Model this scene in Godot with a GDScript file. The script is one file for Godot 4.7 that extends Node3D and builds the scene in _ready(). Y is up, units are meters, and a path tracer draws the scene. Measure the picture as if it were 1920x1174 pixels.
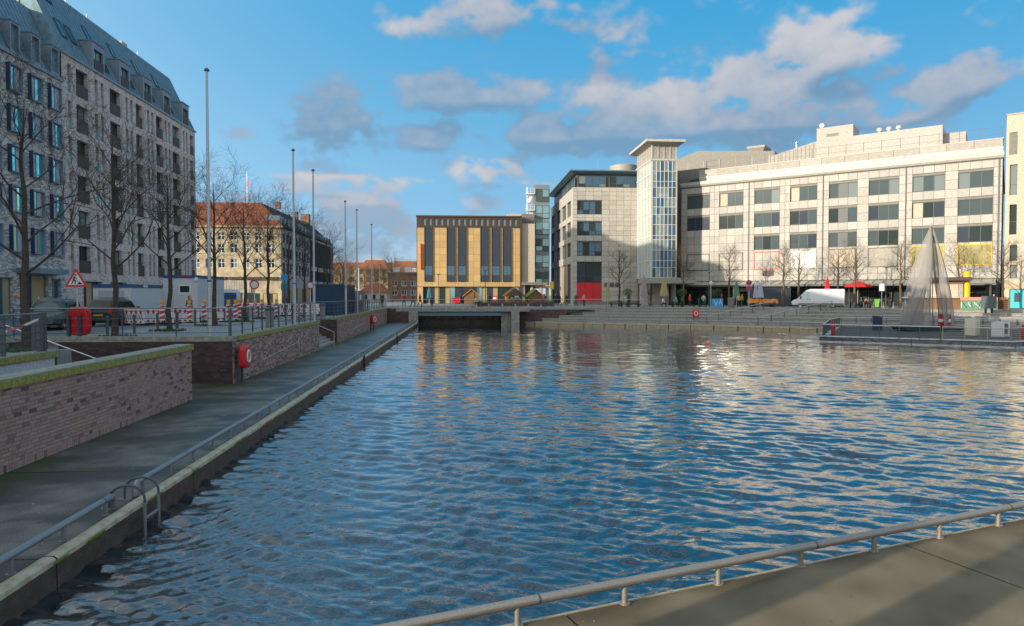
extends Node3D

# ---------------------------------------------------------------- mesh builder
class MB:
	var v := PackedVector3Array()
	var n := PackedVector3Array()
	var c := PackedColorArray()
	var i := PackedInt32Array()
	var col := Color(1, 1, 1)
	func quad(a: Vector3, b: Vector3, cc: Vector3, d: Vector3) -> void:  # counter-clockwise seen from outside
		var k := v.size()
		var nn := (b - a).cross(d - a)
		if nn.length_squared() < 1e-14:
			nn = (cc - b).cross(a - b)
		nn = nn.normalized()
		v.append_array([a, b, cc, d])
		n.append_array([nn, nn, nn, nn])
		c.append_array([col, col, col, col])
		i.append_array([k, k + 2, k + 1, k, k + 3, k + 2])
	func tri(a: Vector3, b: Vector3, cc: Vector3) -> void:
		var k := v.size()
		var nn := (b - a).cross(cc - a).normalized()
		v.append_array([a, b, cc])
		n.append_array([nn, nn, nn])
		c.append_array([col, col, col])
		i.append_array([k, k + 2, k + 1])
	func hexa(p: Array) -> void:  # p[0..3] bottom ccw seen from above, p[4..7] top
		quad(p[3], p[2], p[1], p[0])
		quad(p[4], p[5], p[6], p[7])
		for k in 4:
			var m := (k + 1) % 4
			quad(p[k], p[m], p[m + 4], p[k + 4])
	func box(ctr: Vector3, s: Vector3, b := Basis()) -> void:
		var h := s * 0.5
		var p := []
		for y in [-h.y, h.y]:
			for q in [Vector2(-1, 1), Vector2(1, 1), Vector2(1, -1), Vector2(-1, -1)]:
				p.append(ctr + b * Vector3(q.x * h.x, y, q.y * h.z))
		hexa(p)
	func bx(x0: float, x1: float, y0: float, y1: float, z0: float, z1: float) -> void:
		box(Vector3((x0 + x1) / 2, (y0 + y1) / 2, (z0 + z1) / 2), Vector3(x1 - x0, y1 - y0, z1 - z0))
	func tube(pts: Array, rad, sides := 6, caps := true) -> void:
		var m := pts.size()
		var up := Vector3.UP
		var base := v.size()
		var ref := Vector3.ZERO
		for k in m:
			var t: Vector3 = ((pts[mini(k + 1, m - 1)] as Vector3) - (pts[maxi(k - 1, 0)] as Vector3)).normalized()
			if k == 0:
				ref = t.cross(up if absf(t.y) < 0.9 else Vector3.RIGHT).normalized()
			else:
				ref = (ref - t * ref.dot(t)).normalized()
			var bi := t.cross(ref)
			var r: float = rad[k] if rad is Array else rad
			for s in sides:
				var a := TAU * s / sides
				var d := ref * cos(a) + bi * sin(a)
				v.append((pts[k] as Vector3) + d * r)
				n.append(d)
				c.append(col)
		for k in m - 1:
			for s in sides:
				var a := base + k * sides + s
				var b2 := base + k * sides + (s + 1) % sides
				i.append_array([a, a + sides, b2, b2, a + sides, b2 + sides])
		if caps:
			for e in [0, m - 1]:
				var k0 := v.size()
				var t: Vector3 = ((pts[0] as Vector3) - (pts[1] as Vector3)).normalized() if e == 0 else ((pts[m - 1] as Vector3) - (pts[m - 2] as Vector3)).normalized()
				for s in sides:
					v.append(v[base + e * sides + s])
					n.append(t)
					c.append(col)
				for s in range(1, sides - 1):
					if e == 0:
						i.append_array([k0, k0 + s, k0 + s + 1])
					else:
						i.append_array([k0, k0 + s + 1, k0 + s])
	func lathe(prof: Array, sides := 16, at := Vector3.ZERO, b := Basis()) -> void:  # prof of Vector2(r, y), going up
		for k in prof.size() - 1:
			var p: Vector2 = prof[k]
			var q: Vector2 = prof[k + 1]
			var nr := Vector2(q.y - p.y, p.x - q.x).normalized()
			var base := v.size()
			for s in sides + 1:
				var a := TAU * s / sides
				var d := Vector3(cos(a), 0, -sin(a))
				for z in [p, q]:
					v.append(at + b * (d * z.x + Vector3(0, z.y, 0)))
					n.append(b * (d * nr.x + Vector3(0, nr.y, 0)).normalized())
					c.append(col)
			for s in sides:
				var o := base + s * 2
				i.append_array([o, o + 1, o + 2, o + 2, o + 1, o + 3])
	func ball(ctr: Vector3, r, seg := 10) -> void:
		var rr: Vector3 = r if r is Vector3 else Vector3(r, r, r)
		var rings := seg / 2
		var base := v.size()
		for y in rings + 1:
			var e := PI * y / rings - PI / 2
			for s in seg + 1:
				var a := TAU * s / seg
				var d := Vector3(cos(e) * cos(a), sin(e), -cos(e) * sin(a))
				v.append(ctr + d * rr)
				n.append((d / rr).normalized())
				c.append(col)
		for y in rings:
			for s in seg:
				var o := base + y * (seg + 1) + s
				i.append_array([o, o + seg + 1, o + 1, o + 1, o + seg + 1, o + seg + 2])
	func prism(poly: Array, ex: Vector3, ey: Vector3, at: Vector3, dep: Vector3) -> void:  # poly ccw in (ex, ey); thickness dep away from the viewer of the front (front normal = ex x ey, dep against it)
		var ps := PackedVector2Array()
		for q in poly:
			ps.append(q)
		var t := Geometry2D.triangulate_polygon(ps)
		var nn := ex.cross(ey).normalized()
		for side in 2:
			var k := v.size()
			for q in ps:
				v.append(at + ex * q.x + ey * q.y + (dep if side else Vector3.ZERO))
				n.append(-nn if side else nn)
				c.append(col)
			for m in range(0, t.size(), 3):
				var a := t[m]
				var b2 := t[m + 1]
				var d := t[m + 2]
				var ccw := (ps[b2] - ps[a]).cross(ps[d] - ps[a]) > 0
				if ccw == (side == 0):
					i.append_array([k + a, k + d, k + b2])
				else:
					i.append_array([k + a, k + b2, k + d])
		for m in ps.size():
			var p := at + ex * ps[m].x + ey * ps[m].y
			var q2 := ps[(m + 1) % ps.size()]
			var q := at + ex * q2.x + ey * q2.y
			quad(p, p + dep, q + dep, q)
	# a wall in the plane z = zf from (u0, v0) to (u1, v1) with rectangular holes [u0, u1, v0, v1] whose reveals go back to zb
	func wall(u0: float, u1: float, v0: float, v1: float, holes: Array, zf := 0.0, zb := -0.25) -> void:
		var us := {u0: 1, u1: 1}
		var vs := {v0: 1, v1: 1}
		for h in holes:
			for k in [0, 1]:
				us[clampf(h[k], u0, u1)] = 1
				vs[clampf(h[k + 2], v0, v1)] = 1
		var ul := us.keys()
		var vl := vs.keys()
		ul.sort()
		vl.sort()
		for y in vl.size() - 1:
			var run := -1
			for x in ul.size():
				var full := x < ul.size() - 1
				if full:
					var cx: float = (ul[x] + ul[x + 1]) / 2
					var cy: float = (vl[y] + vl[y + 1]) / 2
					for h in holes:
						if cx > h[0] and cx < h[1] and cy > h[2] and cy < h[3]:
							full = false
							break
				if full and run < 0:
					run = x
				if not full and run >= 0:
					quad(Vector3(ul[run], vl[y], zf), Vector3(ul[x], vl[y], zf), Vector3(ul[x], vl[y + 1], zf), Vector3(ul[run], vl[y + 1], zf))
					run = -1
		for h in holes:
			var a := Vector3(h[0], h[2], zf)
			var b := Vector3(h[1], h[2], zf)
			var d := Vector3(h[1], h[3], zf)
			var e := Vector3(h[0], h[3], zf)
			var z := Vector3(0, 0, zb - zf)
			quad(a, b, b + z, a + z)
			quad(b, d, d + z, b + z)
			quad(d, e, e + z, d + z)
			quad(e, a, a + z, e + z)
	func mesh(colors := false) -> ArrayMesh:
		var m := ArrayMesh.new()
		if v.is_empty():
			return m
		var a := []
		a.resize(Mesh.ARRAY_MAX)
		a[Mesh.ARRAY_VERTEX] = v
		a[Mesh.ARRAY_NORMAL] = n
		if colors:
			a[Mesh.ARRAY_COLOR] = c
		a[Mesh.ARRAY_INDEX] = i
		m.add_surface_from_arrays(Mesh.PRIMITIVE_TRIANGLES, a)
		return m

# ---------------------------------------------------------------- names, things, parts
var used := {}
var boxes := {}
var M := {}
var rng := RandomNumberGenerator.new()
var turned: Node  # the thing whose parts are being built on one of its other sides, and that side's axes
var side := Transform3D()

func put(parent: Node, o: Node, called: String) -> void:
	var key := "%d/%s" % [parent.get_instance_id(), called]
	var k: int = used.get(key, 0)
	used[key] = k + 1
	o.name = called if k == 0 else "%s_%03d" % [called, k]
	parent.add_child(o, true)

func thing(called: String, label: String, cat: String, at := Vector3.ZERO, turn := 0.0, group := "") -> Node3D:
	var o := Node3D.new()
	put(self, o, called)
	o.position = at
	o.rotation.y = turn
	tag(o, label, cat, group)
	return o

func tag(o: Node, label: String, cat: String, group := "", kind := "") -> void:
	if label:
		o.set_meta("label", label)
	if cat:
		o.set_meta("category", cat)
	if group:
		o.set_meta("group", group)
	if kind:
		o.set_meta("kind", kind)

func part(parent: Node, called: String, mesh, mat, at := Vector3.ZERO, b := Basis()) -> MeshInstance3D:
	var o := MeshInstance3D.new()
	var colored := false
	if mat is String:
		mat = M[mat]
		colored = mat.vertex_color_use_as_albedo
	o.mesh = mesh.mesh(colored) if mesh is MB else mesh
	o.material_override = mat
	o.transform = side * Transform3D(b, at) if parent == turned else Transform3D(b, at)
	put(parent, o, called)
	return o

func struct(called: String, mesh, mat, parent: Node = self, at := Vector3.ZERO) -> MeshInstance3D:
	var o := part(parent, called, mesh, mat, at)
	if parent == self:
		o.set_meta("kind", "structure")
	return o

func copy(t: Node3D, at: Vector3, turn: float, label: String, group := "") -> Node3D:
	var o: Node3D = t.duplicate()
	var called := t.name.rstrip("0123456789").rstrip("_")
	put(self, o, called)
	o.position = at
	o.rotation.y = turn
	o.set_meta("label", label)
	if group:
		o.set_meta("group", group)
	return o

func bxm(s: Vector3) -> BoxMesh:  # box meshes are shared between pieces of one size
	var key := "%.3f %.3f %.3f" % [s.x, s.y, s.z]
	if not boxes.has(key):
		var m := BoxMesh.new()
		m.size = s
		boxes[key] = m
	return boxes[key]

func bp(parent: Node, called: String, x0: float, x1: float, y0: float, y1: float, z0: float, z1: float, mat) -> MeshInstance3D:
	return part(parent, called, bxm(Vector3(x1 - x0, y1 - y0, z1 - z0)), mat, Vector3((x0 + x1) / 2, (y0 + y1) / 2, (z0 + z1) / 2))

func V(x: float, y: float, z: float) -> Vector3:
	return Vector3(x, y, z)

# ---------------------------------------------------------------- materials
var noise_tex := {}

func ntex(key: String, freq: float, lo: Color, hi: Color, oct := 4, size := 256, sd := 1, kind := FastNoiseLite.TYPE_SIMPLEX_SMOOTH, mid = null) -> NoiseTexture2D:
	if noise_tex.has(key):
		return noise_tex[key]
	var f := FastNoiseLite.new()
	f.seed = sd
	f.noise_type = kind
	f.frequency = freq
	f.fractal_octaves = oct
	var t := NoiseTexture2D.new()
	t.width = size
	t.height = size
	t.seamless = true
	t.seamless_blend_skirt = 0.2
	t.noise = f
	var g := Gradient.new()
	g.set_color(0, lo)
	g.set_color(1, hi)
	if mid is Color:
		g.add_point(0.5, mid)
	t.color_ramp = g
	noise_tex[key] = t
	return t

func g1(x: float) -> Color:
	return Color(x, x, x)

func mat(key: String, lin: Color, rough := 0.8, tex = null, scale := 1.0, metal := 0.0, hmap = null, hs := 0.5) -> StandardMaterial3D:
	var m := StandardMaterial3D.new()
	m.resource_name = key
	m.albedo_color = Color(lin.r, lin.g, lin.b).linear_to_srgb()
	m.roughness = rough
	m.metallic = metal
	if tex:
		m.albedo_texture = tex
	if hmap:
		m.heightmap_enabled = true
		m.heightmap_texture = hmap
		m.heightmap_scale = hs
	if tex or hmap:
		m.uv1_triplanar = true
		m.uv1_world_triplanar = true
		m.uv1_scale = Vector3(scale, scale, scale)
	M[key] = m
	return m

func brick_images(seed_: int, px: int, bw: int, bh: int, lo: float, hi: float, joint: float) -> Array:
	var r := RandomNumberGenerator.new()
	r.seed = seed_
	var a := Image.create(px, px, false, Image.FORMAT_RGB8)
	var h := Image.create(px, px, false, Image.FORMAT_RGB8)
	a.fill(g1(joint))
	h.fill(g1(0.25))
	var row := 0
	for y in range(0, px, bh):
		var off := (bw / 2 if row % 2 else 0) + r.randi_range(-2, 2)
		for x in range(-bw, px + bw, bw):
			var t := r.randf_range(lo, hi)
			if r.randf() < 0.12:
				t *= 0.72
			var cc := Color(t, t * r.randf_range(0.97, 1.0), t * r.randf_range(0.94, 1.0))
			a.fill_rect(Rect2i(x + off, y, bw - 1, bh - 1), cc)
			h.fill_rect(Rect2i(x + off, y, bw - 1, bh - 1), g1(r.randf_range(0.7, 1.0)))
		row += 1
	return [ImageTexture.create_from_image(a), ImageTexture.create_from_image(h)]

func glass(key: String, lin: Color, metal := 0.6, rough := 0.06, spec := 0.6) -> void:
	var m := mat(key, lin, rough, null, 1.0, metal)
	m.metallic_specular = spec

func materials() -> void:
	var fine := ntex("fine", 0.09, g1(0.80), g1(1.0), 4, 256, 3)
	var blotch := ntex("blotch", 0.012, g1(0.72), g1(1.0), 5, 512, 5)
	var speck := ntex("speck", 0.14, g1(0.38), g1(1.0), 3, 512, 7)
	var hfine := ntex("hfine", 0.15, g1(0.0), g1(1.0), 3, 256, 9)
	var bark := ntex("bark", 0.03, g1(0.5), g1(1.0), 5, 256, 11)
	var moss := ntex("moss", 0.02, Color(0.66, 0.66, 0.34), Color(1.0, 0.98, 0.90), 5, 512, 13, FastNoiseLite.TYPE_SIMPLEX_SMOOTH, Color(0.86, 0.84, 0.56))
	var kmoss := ntex("kmoss", 0.016, Color(0.72, 0.70, 0.50), Color(1.0, 0.98, 0.95), 5, 512, 14, FastNoiseLite.TYPE_SIMPLEX_SMOOTH, Color(0.93, 0.92, 0.84))
	var stone := ntex("stone", 0.02, Color(0.86, 0.83, 0.78), Color(1, 1, 1), 5, 512, 15)
	var tiles := ntex("tiles", 0.1, Color(0.7, 0.6, 0.55), Color(1, 1, 1), 3, 256, 17)
	# quay
	mat("prom", Color(1, 1, 1), 0.42, speck, 0.5, 0.0, hfine, 0.15).vertex_color_use_as_albedo = true
	mat("nearprom", Color(1, 1, 1), 0.9, speck, 1.3, 0.0, hfine, 0.08).vertex_color_use_as_albedo = true
	M["nearprom"].metallic_specular = 0.3
	mat("concrete", Color(0.42, 0.40, 0.36), 0.75, blotch, 0.35, 0.0, hfine, 0.2)
	mat("kerb", Color(0.55, 0.475, 0.395), 0.55, kmoss, 0.45, 0.0, hfine, 0.3)
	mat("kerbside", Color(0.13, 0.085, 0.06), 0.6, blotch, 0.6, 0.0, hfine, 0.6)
	mat("kerbmoss", Color(0.24, 0.25, 0.07), 0.9, moss, 0.9, 0.0, hfine, 0.8)
	mat("cap", Color(0.40, 0.40, 0.33), 0.7, blotch, 0.5, 0.0, hfine, 0.3)
	mat("capmoss", Color(0.44, 0.42, 0.24), 0.85, moss, 0.8, 0.0, hfine, 0.5)
	mat("capmoss_thin", Color(0.42, 0.41, 0.33), 0.8, moss, 0.6, 0.0, hfine, 0.4)
	mat("mortar", Color(0.26, 0.22, 0.20), 0.9, fine, 1.0)
	mat("darkmortar", Color(0.13, 0.11, 0.105), 0.9, fine, 1.0)
	var bt := [Color(0.52, 0.32, 0.26), Color(0.57, 0.36, 0.295), Color(0.47, 0.29, 0.245), Color(0.53, 0.365, 0.31), Color(0.34, 0.20, 0.17), Color(0.18, 0.115, 0.105), Color(0.54, 0.32, 0.215)]
	for k in bt.size():
		mat("brick%d" % k, bt[k], 0.72, fine, 3.0, 0.0, hfine, 0.25)
	var dt := [Color(0.075, 0.04, 0.042), Color(0.10, 0.05, 0.048), Color(0.05, 0.03, 0.036), Color(0.13, 0.065, 0.06)]
	for k in dt.size():
		mat("dbrick%d" % k, dt[k], 0.4, fine, 3.0, 0.0, hfine, 0.25)
	var qb := brick_images(21, 512, 31, 11, 0.62, 1.0, 0.62)
	mat("quaybrick", Color(0.52, 0.35, 0.30), 0.75, qb[0], 0.25, 0.0, qb[1], 0.6)
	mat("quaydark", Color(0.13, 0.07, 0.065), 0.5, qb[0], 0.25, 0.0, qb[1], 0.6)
	mat("galv", Color(0.36, 0.37, 0.39), 0.42, fine, 1.5, 0.65)
	mat("galvwarm", Color(0.47, 0.41, 0.34), 0.45, fine, 1.5, 0.55)
	mat("steel", Color(0.55, 0.57, 0.6), 0.3, null, 1, 0.8)
	mat("dkrail", Color(0.075, 0.095, 0.115), 0.45, null, 1, 0.3)
	mat("pole", Color(0.62, 0.64, 0.68), 0.4, fine, 0.7, 0.35)
	# ground
	mat("paving", Color(0.38, 0.375, 0.365), 0.7, blotch, 0.4, 0.0, hfine, 0.4)
	mat("cobble", Color(0.36, 0.36, 0.37), 0.7, speck, 0.5, 0.0, hfine, 1.5)
	mat("plaza", Color(0.36, 0.34, 0.31), 0.75, blotch, 0.3, 0.0, hfine, 0.4)
	mat("step", Color(0.42, 0.40, 0.365), 0.75, blotch, 0.6, 0.0, hfine, 0.4)
	mat("stepjoint", Color(0.08, 0.075, 0.07), 0.9)
	mat("soil", Color(0.05, 0.065, 0.02), 0.95, speck, 1.0)
	mat("lakebed", Color(0.02, 0.03, 0.03), 0.9)
	# left building
	var lb := brick_images(31, 512, 44, 9, 0.62, 1.0, 0.62)
	mat("whitebrick", Color(0.86, 0.83, 0.79), 0.8, lb[0], 0.25, 0.0, lb[1], 1.6)
	var lb2 := brick_images(32, 512, 31, 9, 0.84, 1.0, 0.82)
	mat("pinkbrick", Color(0.80, 0.70, 0.645), 0.8, lb2[0], 0.25, 0.0, lb2[1], 0.6)
	mat("zinc", Color(0.25, 0.39, 0.455), 0.5, blotch, 0.2, 0.35)
	mat("zincdk", Color(0.16, 0.25, 0.30), 0.5, null, 1, 0.35)
	mat("zincside", Color(0.30, 0.36, 0.41), 0.5, fine, 0.4, 0.35)
	mat("navy", Color(0.02, 0.05, 0.11), 0.5)
	mat("frameblue", Color(0.22, 0.26, 0.33), 0.5)
	mat("balc", Color(0.075, 0.062, 0.05), 0.6, fine, 2.0)
	mat("darkframe", Color(0.04, 0.045, 0.05), 0.5)
	mat("greyframe", Color(0.09, 0.10, 0.105), 0.5)
	mat("inner", Color(0.012, 0.014, 0.016), 0.9)
	glass("cyan", Color(0.34, 0.92, 0.90), 0.92)
	glass("cyan2", Color(0.20, 0.36, 0.37), 0.35)
	glass("dkglass", Color(0.03, 0.046, 0.046), 0.0, 0.14, 0.3)
	glass("ltglass", Color(0.19, 0.23, 0.235), 0.0, 0.16, 0.25)
	glass("blglass", Color(0.05, 0.12, 0.19), 0.25, 0.1)  # reflected blue sky put into the glass colour
	glass("grglass", Color(0.075, 0.105, 0.11), 0.0, 0.14, 0.24)  # tint stands in for sunlit rooms behind the panes
	glass("tgglass", Color(0.045, 0.06, 0.085), 0.0, 0.14, 0.3)
	glass("carglass", Color(0.012, 0.018, 0.02), 0.0, 0.08, 0.45)
	mat("lace", Color(0.42, 0.45, 0.47), 0.35, null, 1, 0.2)
	mat("warmpane", Color(0.42, 0.33, 0.16), 0.4)  # shop lighting put into the pane colour, not emitted
	# right side
	for k in 4:
		mat("panel%d" % k, [Color(0.53, 0.525, 0.505), Color(0.50, 0.495, 0.478), Color(0.56, 0.555, 0.535), Color(0.47, 0.465, 0.447)][k], 0.6, stone, 0.3)
		mat("opanel%d" % k, [Color(0.58, 0.56, 0.52), Color(0.55, 0.53, 0.49), Color(0.61, 0.59, 0.545), Color(0.52, 0.50, 0.46)][k], 0.6, stone, 0.3)
		mat("gold%d" % k, [Color(0.66, 0.46, 0.20), Color(0.62, 0.425, 0.185), Color(0.70, 0.50, 0.23), Color(0.60, 0.44, 0.225)][k], 0.55, stone, 0.4)
	mat("joint", Color(0.13, 0.115, 0.10), 0.9)
	mat("goldjoint", Color(0.26, 0.18, 0.09), 0.9)
	mat("whitetrim", Color(0.62, 0.605, 0.57), 0.5, stone, 0.2)
	mat("greyclad", Color(0.42, 0.405, 0.375), 0.6, stone, 0.2)
	mat("greyclad2", Color(0.24, 0.235, 0.225), 0.6, stone, 0.2)
	mat("bronze", Color(0.085, 0.055, 0.042), 0.5, fine, 0.6)
	mat("creamwall", Color(0.62, 0.555, 0.45), 0.7, stone, 0.3)
	mat("tanstone", Color(0.58, 0.46, 0.31), 0.7, stone, 0.3)
	mat("red", Color(0.62, 0.015, 0.02), 0.35)
	mat("redmatt", Color(0.60, 0.02, 0.025), 0.7, fine, 0.7)
	mat("redcloth", Color(0.70, 0.03, 0.03), 0.9, fine, 0.7)
	mat("white", Color(0.78, 0.78, 0.77), 0.5)
	mat("offwhite", Color(0.80, 0.81, 0.82), 0.5, fine, 0.4)
	mat("black", Color(0.012, 0.012, 0.013), 0.5)
	mat("rubber", Color(0.02, 0.02, 0.021), 0.85)
	mat("mesh", Color(0.32, 0.31, 0.30), 0.8).transparency = BaseMaterial3D.TRANSPARENCY_ALPHA
	M["mesh"].albedo_color.a = 0.68
	var ct := StandardMaterial3D.new()
	ct.albedo_color = Color(0.75, 0.85, 0.82, 0.22)
	ct.transparency = BaseMaterial3D.TRANSPARENCY_ALPHA
	ct.roughness = 0.05
	M["clearpane"] = ct
	# left row and far
	mat("cream", Color(0.66, 0.54, 0.34), 0.8, blotch, 0.1, 0.0, hfine, 0.5)
	mat("greyrender", Color(0.56, 0.53, 0.49), 0.8, blotch, 0.1)
	mat("orangeroof", Color(0.42, 0.15, 0.07), 0.8, tiles, 0.5, 0.0, hfine, 2.0)
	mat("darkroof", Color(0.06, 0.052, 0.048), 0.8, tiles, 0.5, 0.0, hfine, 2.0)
	mat("rowbrick", Color(0.36, 0.235, 0.20), 0.85, lb2[0], 0.25)
	mat("farbrick", Color(0.42, 0.22, 0.15), 0.85, blotch, 0.1)
	mat("farroof", Color(0.50, 0.17, 0.08), 0.85, tiles, 0.2)
	mat("bark", Color(0.125, 0.10, 0.078), 0.9, bark, 1.5, 0.0, bark, 2.0)
	mat("barkwarm", Color(0.24, 0.17, 0.10), 0.9, bark, 1.5, 0.0, bark, 2.0)
	mat("bush", Color(0.26, 0.18, 0.10), 0.95)
	mat("leafgreen", Color(0.07, 0.105, 0.03), 0.8).backlight_enabled = true
	mat("wood", Color(0.40, 0.21, 0.09), 0.75, bark, 1.0)
	mat("darkwood", Color(0.13, 0.055, 0.03), 0.7, bark, 1.0)
	mat("thatch", Color(0.13, 0.085, 0.055), 0.95, tiles, 0.8)
	mat("hutgreen", Color(0.14, 0.22, 0.05), 0.7)
	mat("orange", Color(0.75, 0.26, 0.02), 0.5)
	mat("amber", Color(0.85, 0.33, 0.01), 0.3)
	mat("yellow", Color(0.80, 0.47, 0.01), 0.5)
	mat("yellowdark", Color(0.50, 0.36, 0.03), 0.5)
	mat("green", Color(0.02, 0.34, 0.14), 0.45)
	mat("limegreen", Color(0.14, 0.42, 0.03), 0.5)
	mat("parasolgreen", Color(0.16, 0.33, 0.19), 0.9, fine, 0.7)
	mat("beige", Color(0.50, 0.44, 0.21), 0.9, fine, 0.7)
	mat("lilac", Color(0.42, 0.36, 0.36), 0.9, fine, 0.7)
	mat("paleblue", Color(0.55, 0.57, 0.66), 0.9, fine, 0.7)
	mat("teal", Color(0.02, 0.20, 0.23), 0.5)
	mat("turq", Color(0.05, 0.46, 0.50), 0.5)
	mat("skyblue", Color(0.03, 0.34, 0.66), 0.5)
	mat("contblue", Color(0.012, 0.055, 0.115), 0.5, fine, 0.5)
	mat("stripeblue", Color(0.02, 0.09, 0.24), 0.5)
	mat("contgrey", Color(0.10, 0.13, 0.16), 0.5, fine, 0.5)
	mat("carblack", Color(0.012, 0.018, 0.022), 0.2).clearcoat_enabled = true
	mat("cargreen", Color(0.015, 0.028, 0.03), 0.2).clearcoat_enabled = true
	mat("vanwhite", Color(0.66, 0.67, 0.69), 0.3).clearcoat_enabled = true
	mat("plastic", Color(0.05, 0.052, 0.055), 0.6)
	mat("chrome", Color(0.6, 0.6, 0.6), 0.2, null, 1, 0.9)
	mat("binstone", Color(0.50, 0.48, 0.45), 0.85, speck, 1.0)
	mat("creambox", Color(0.66, 0.63, 0.48), 0.6)
	mat("pontoon", Color(0.62, 0.63, 0.64), 0.5, blotch, 0.3)
	mat("deckgrey", Color(0.10, 0.10, 0.105), 0.8, bark, 0.6)
	mat("person", Color(1, 1, 1), 0.85).vertex_color_use_as_albedo = true
	mat("salmon", Color(0.75, 0.22, 0.18), 0.5)
	mat("tape", Color(0.75, 0.2, 0.17), 0.5)

# ---------------------------------------------------------------- sky, sun, camera
const CLOUDS := [  # azimuth, elevation, half widths (degrees), density, brightness
	[1.5, 21.7, 7.1, 1.9, 0.55, 0.32], [6.4, 22.7, 4.9, 1.8, 0.50, 0.38], [13.1, 19.4, 5.2, 1.9, 0.50, 0.28], [20.3, 22.0, 3.5, 1.6, 0.65, 0.42],
	[28.6, 18.0, 3.2, 2.4, 1.15, 0.78], [26.7, 15.6, 4.2, 2.9, 1.20, 0.38], [24.0, 14.5, 3.2, 2.5, 1.00, 0.38], [18.7, 15.5, 4.0, 2.4, 1.05, 0.62],
	[11.8, 15.4, 2.6, 1.6, 0.95, 0.50], [17.0, 13.0, 12.3, 1.7, 1.3, 0.0], [9.6, 13.4, 4.9, 1.6, 1.10, 0.05], [27.1, 12.8, 4.2, 1.6, 1.10, 0.15],
	[-9.8, 14.3, 4.0, 2.7, 1.00, 0.00], [-11.5, 13.2, 2.5, 1.7, 0.90, 0.00], [-1.4, 15.9, 3.1, 2.0, 0.95, 0.05], [-2.9, 12.6, 2.4, 1.1, 0.70, 0.00],
	[-17.9, 12.3, 1.7, 0.8, 0.60, 0.10], [3.3, 16.4, 4.0, 1.4, 0.75, 0.15], [1.7, 10.3, 2.8, 1.4, 0.95, 0.80], [3.8, 9.8, 2.0, 1.0, 0.80, 0.20],
	[0.8, 7.7, 1.9, 1.0, 0.80, 0.70], [-7.3, 8.2, 2.7, 1.5, 0.80, 0.55], [-7.7, 5.3, 8.1, 3.3, 0.62, 0.28], [-14.0, 8.1, 4.8, 1.9, 0.50, 0.40],
	[38.7, 15.2, 2.6, 1.7, 0.70, 0.36], [36.8, 13.9, 3.5, 1.7, 0.80, 0.18], [34.2, 12.8, 2.0, 0.8, 0.60, 0.45], [32.9, 17.2, 2.1, 1.4, 0.45, 0.50],
	[-13.2, 9.4, 10.6, 0.3, 0.32, 0.95], [6.0, 9.1, 8.9, 0.4, 0.25, 0.95], [-4.7, 20.8, 2.6, 1.0, 0.25, 0.80], [-23.1, 18.8, 2.1, 0.8, 0.12, 0.80]]
const SKY_GAIN := 0.66

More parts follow.
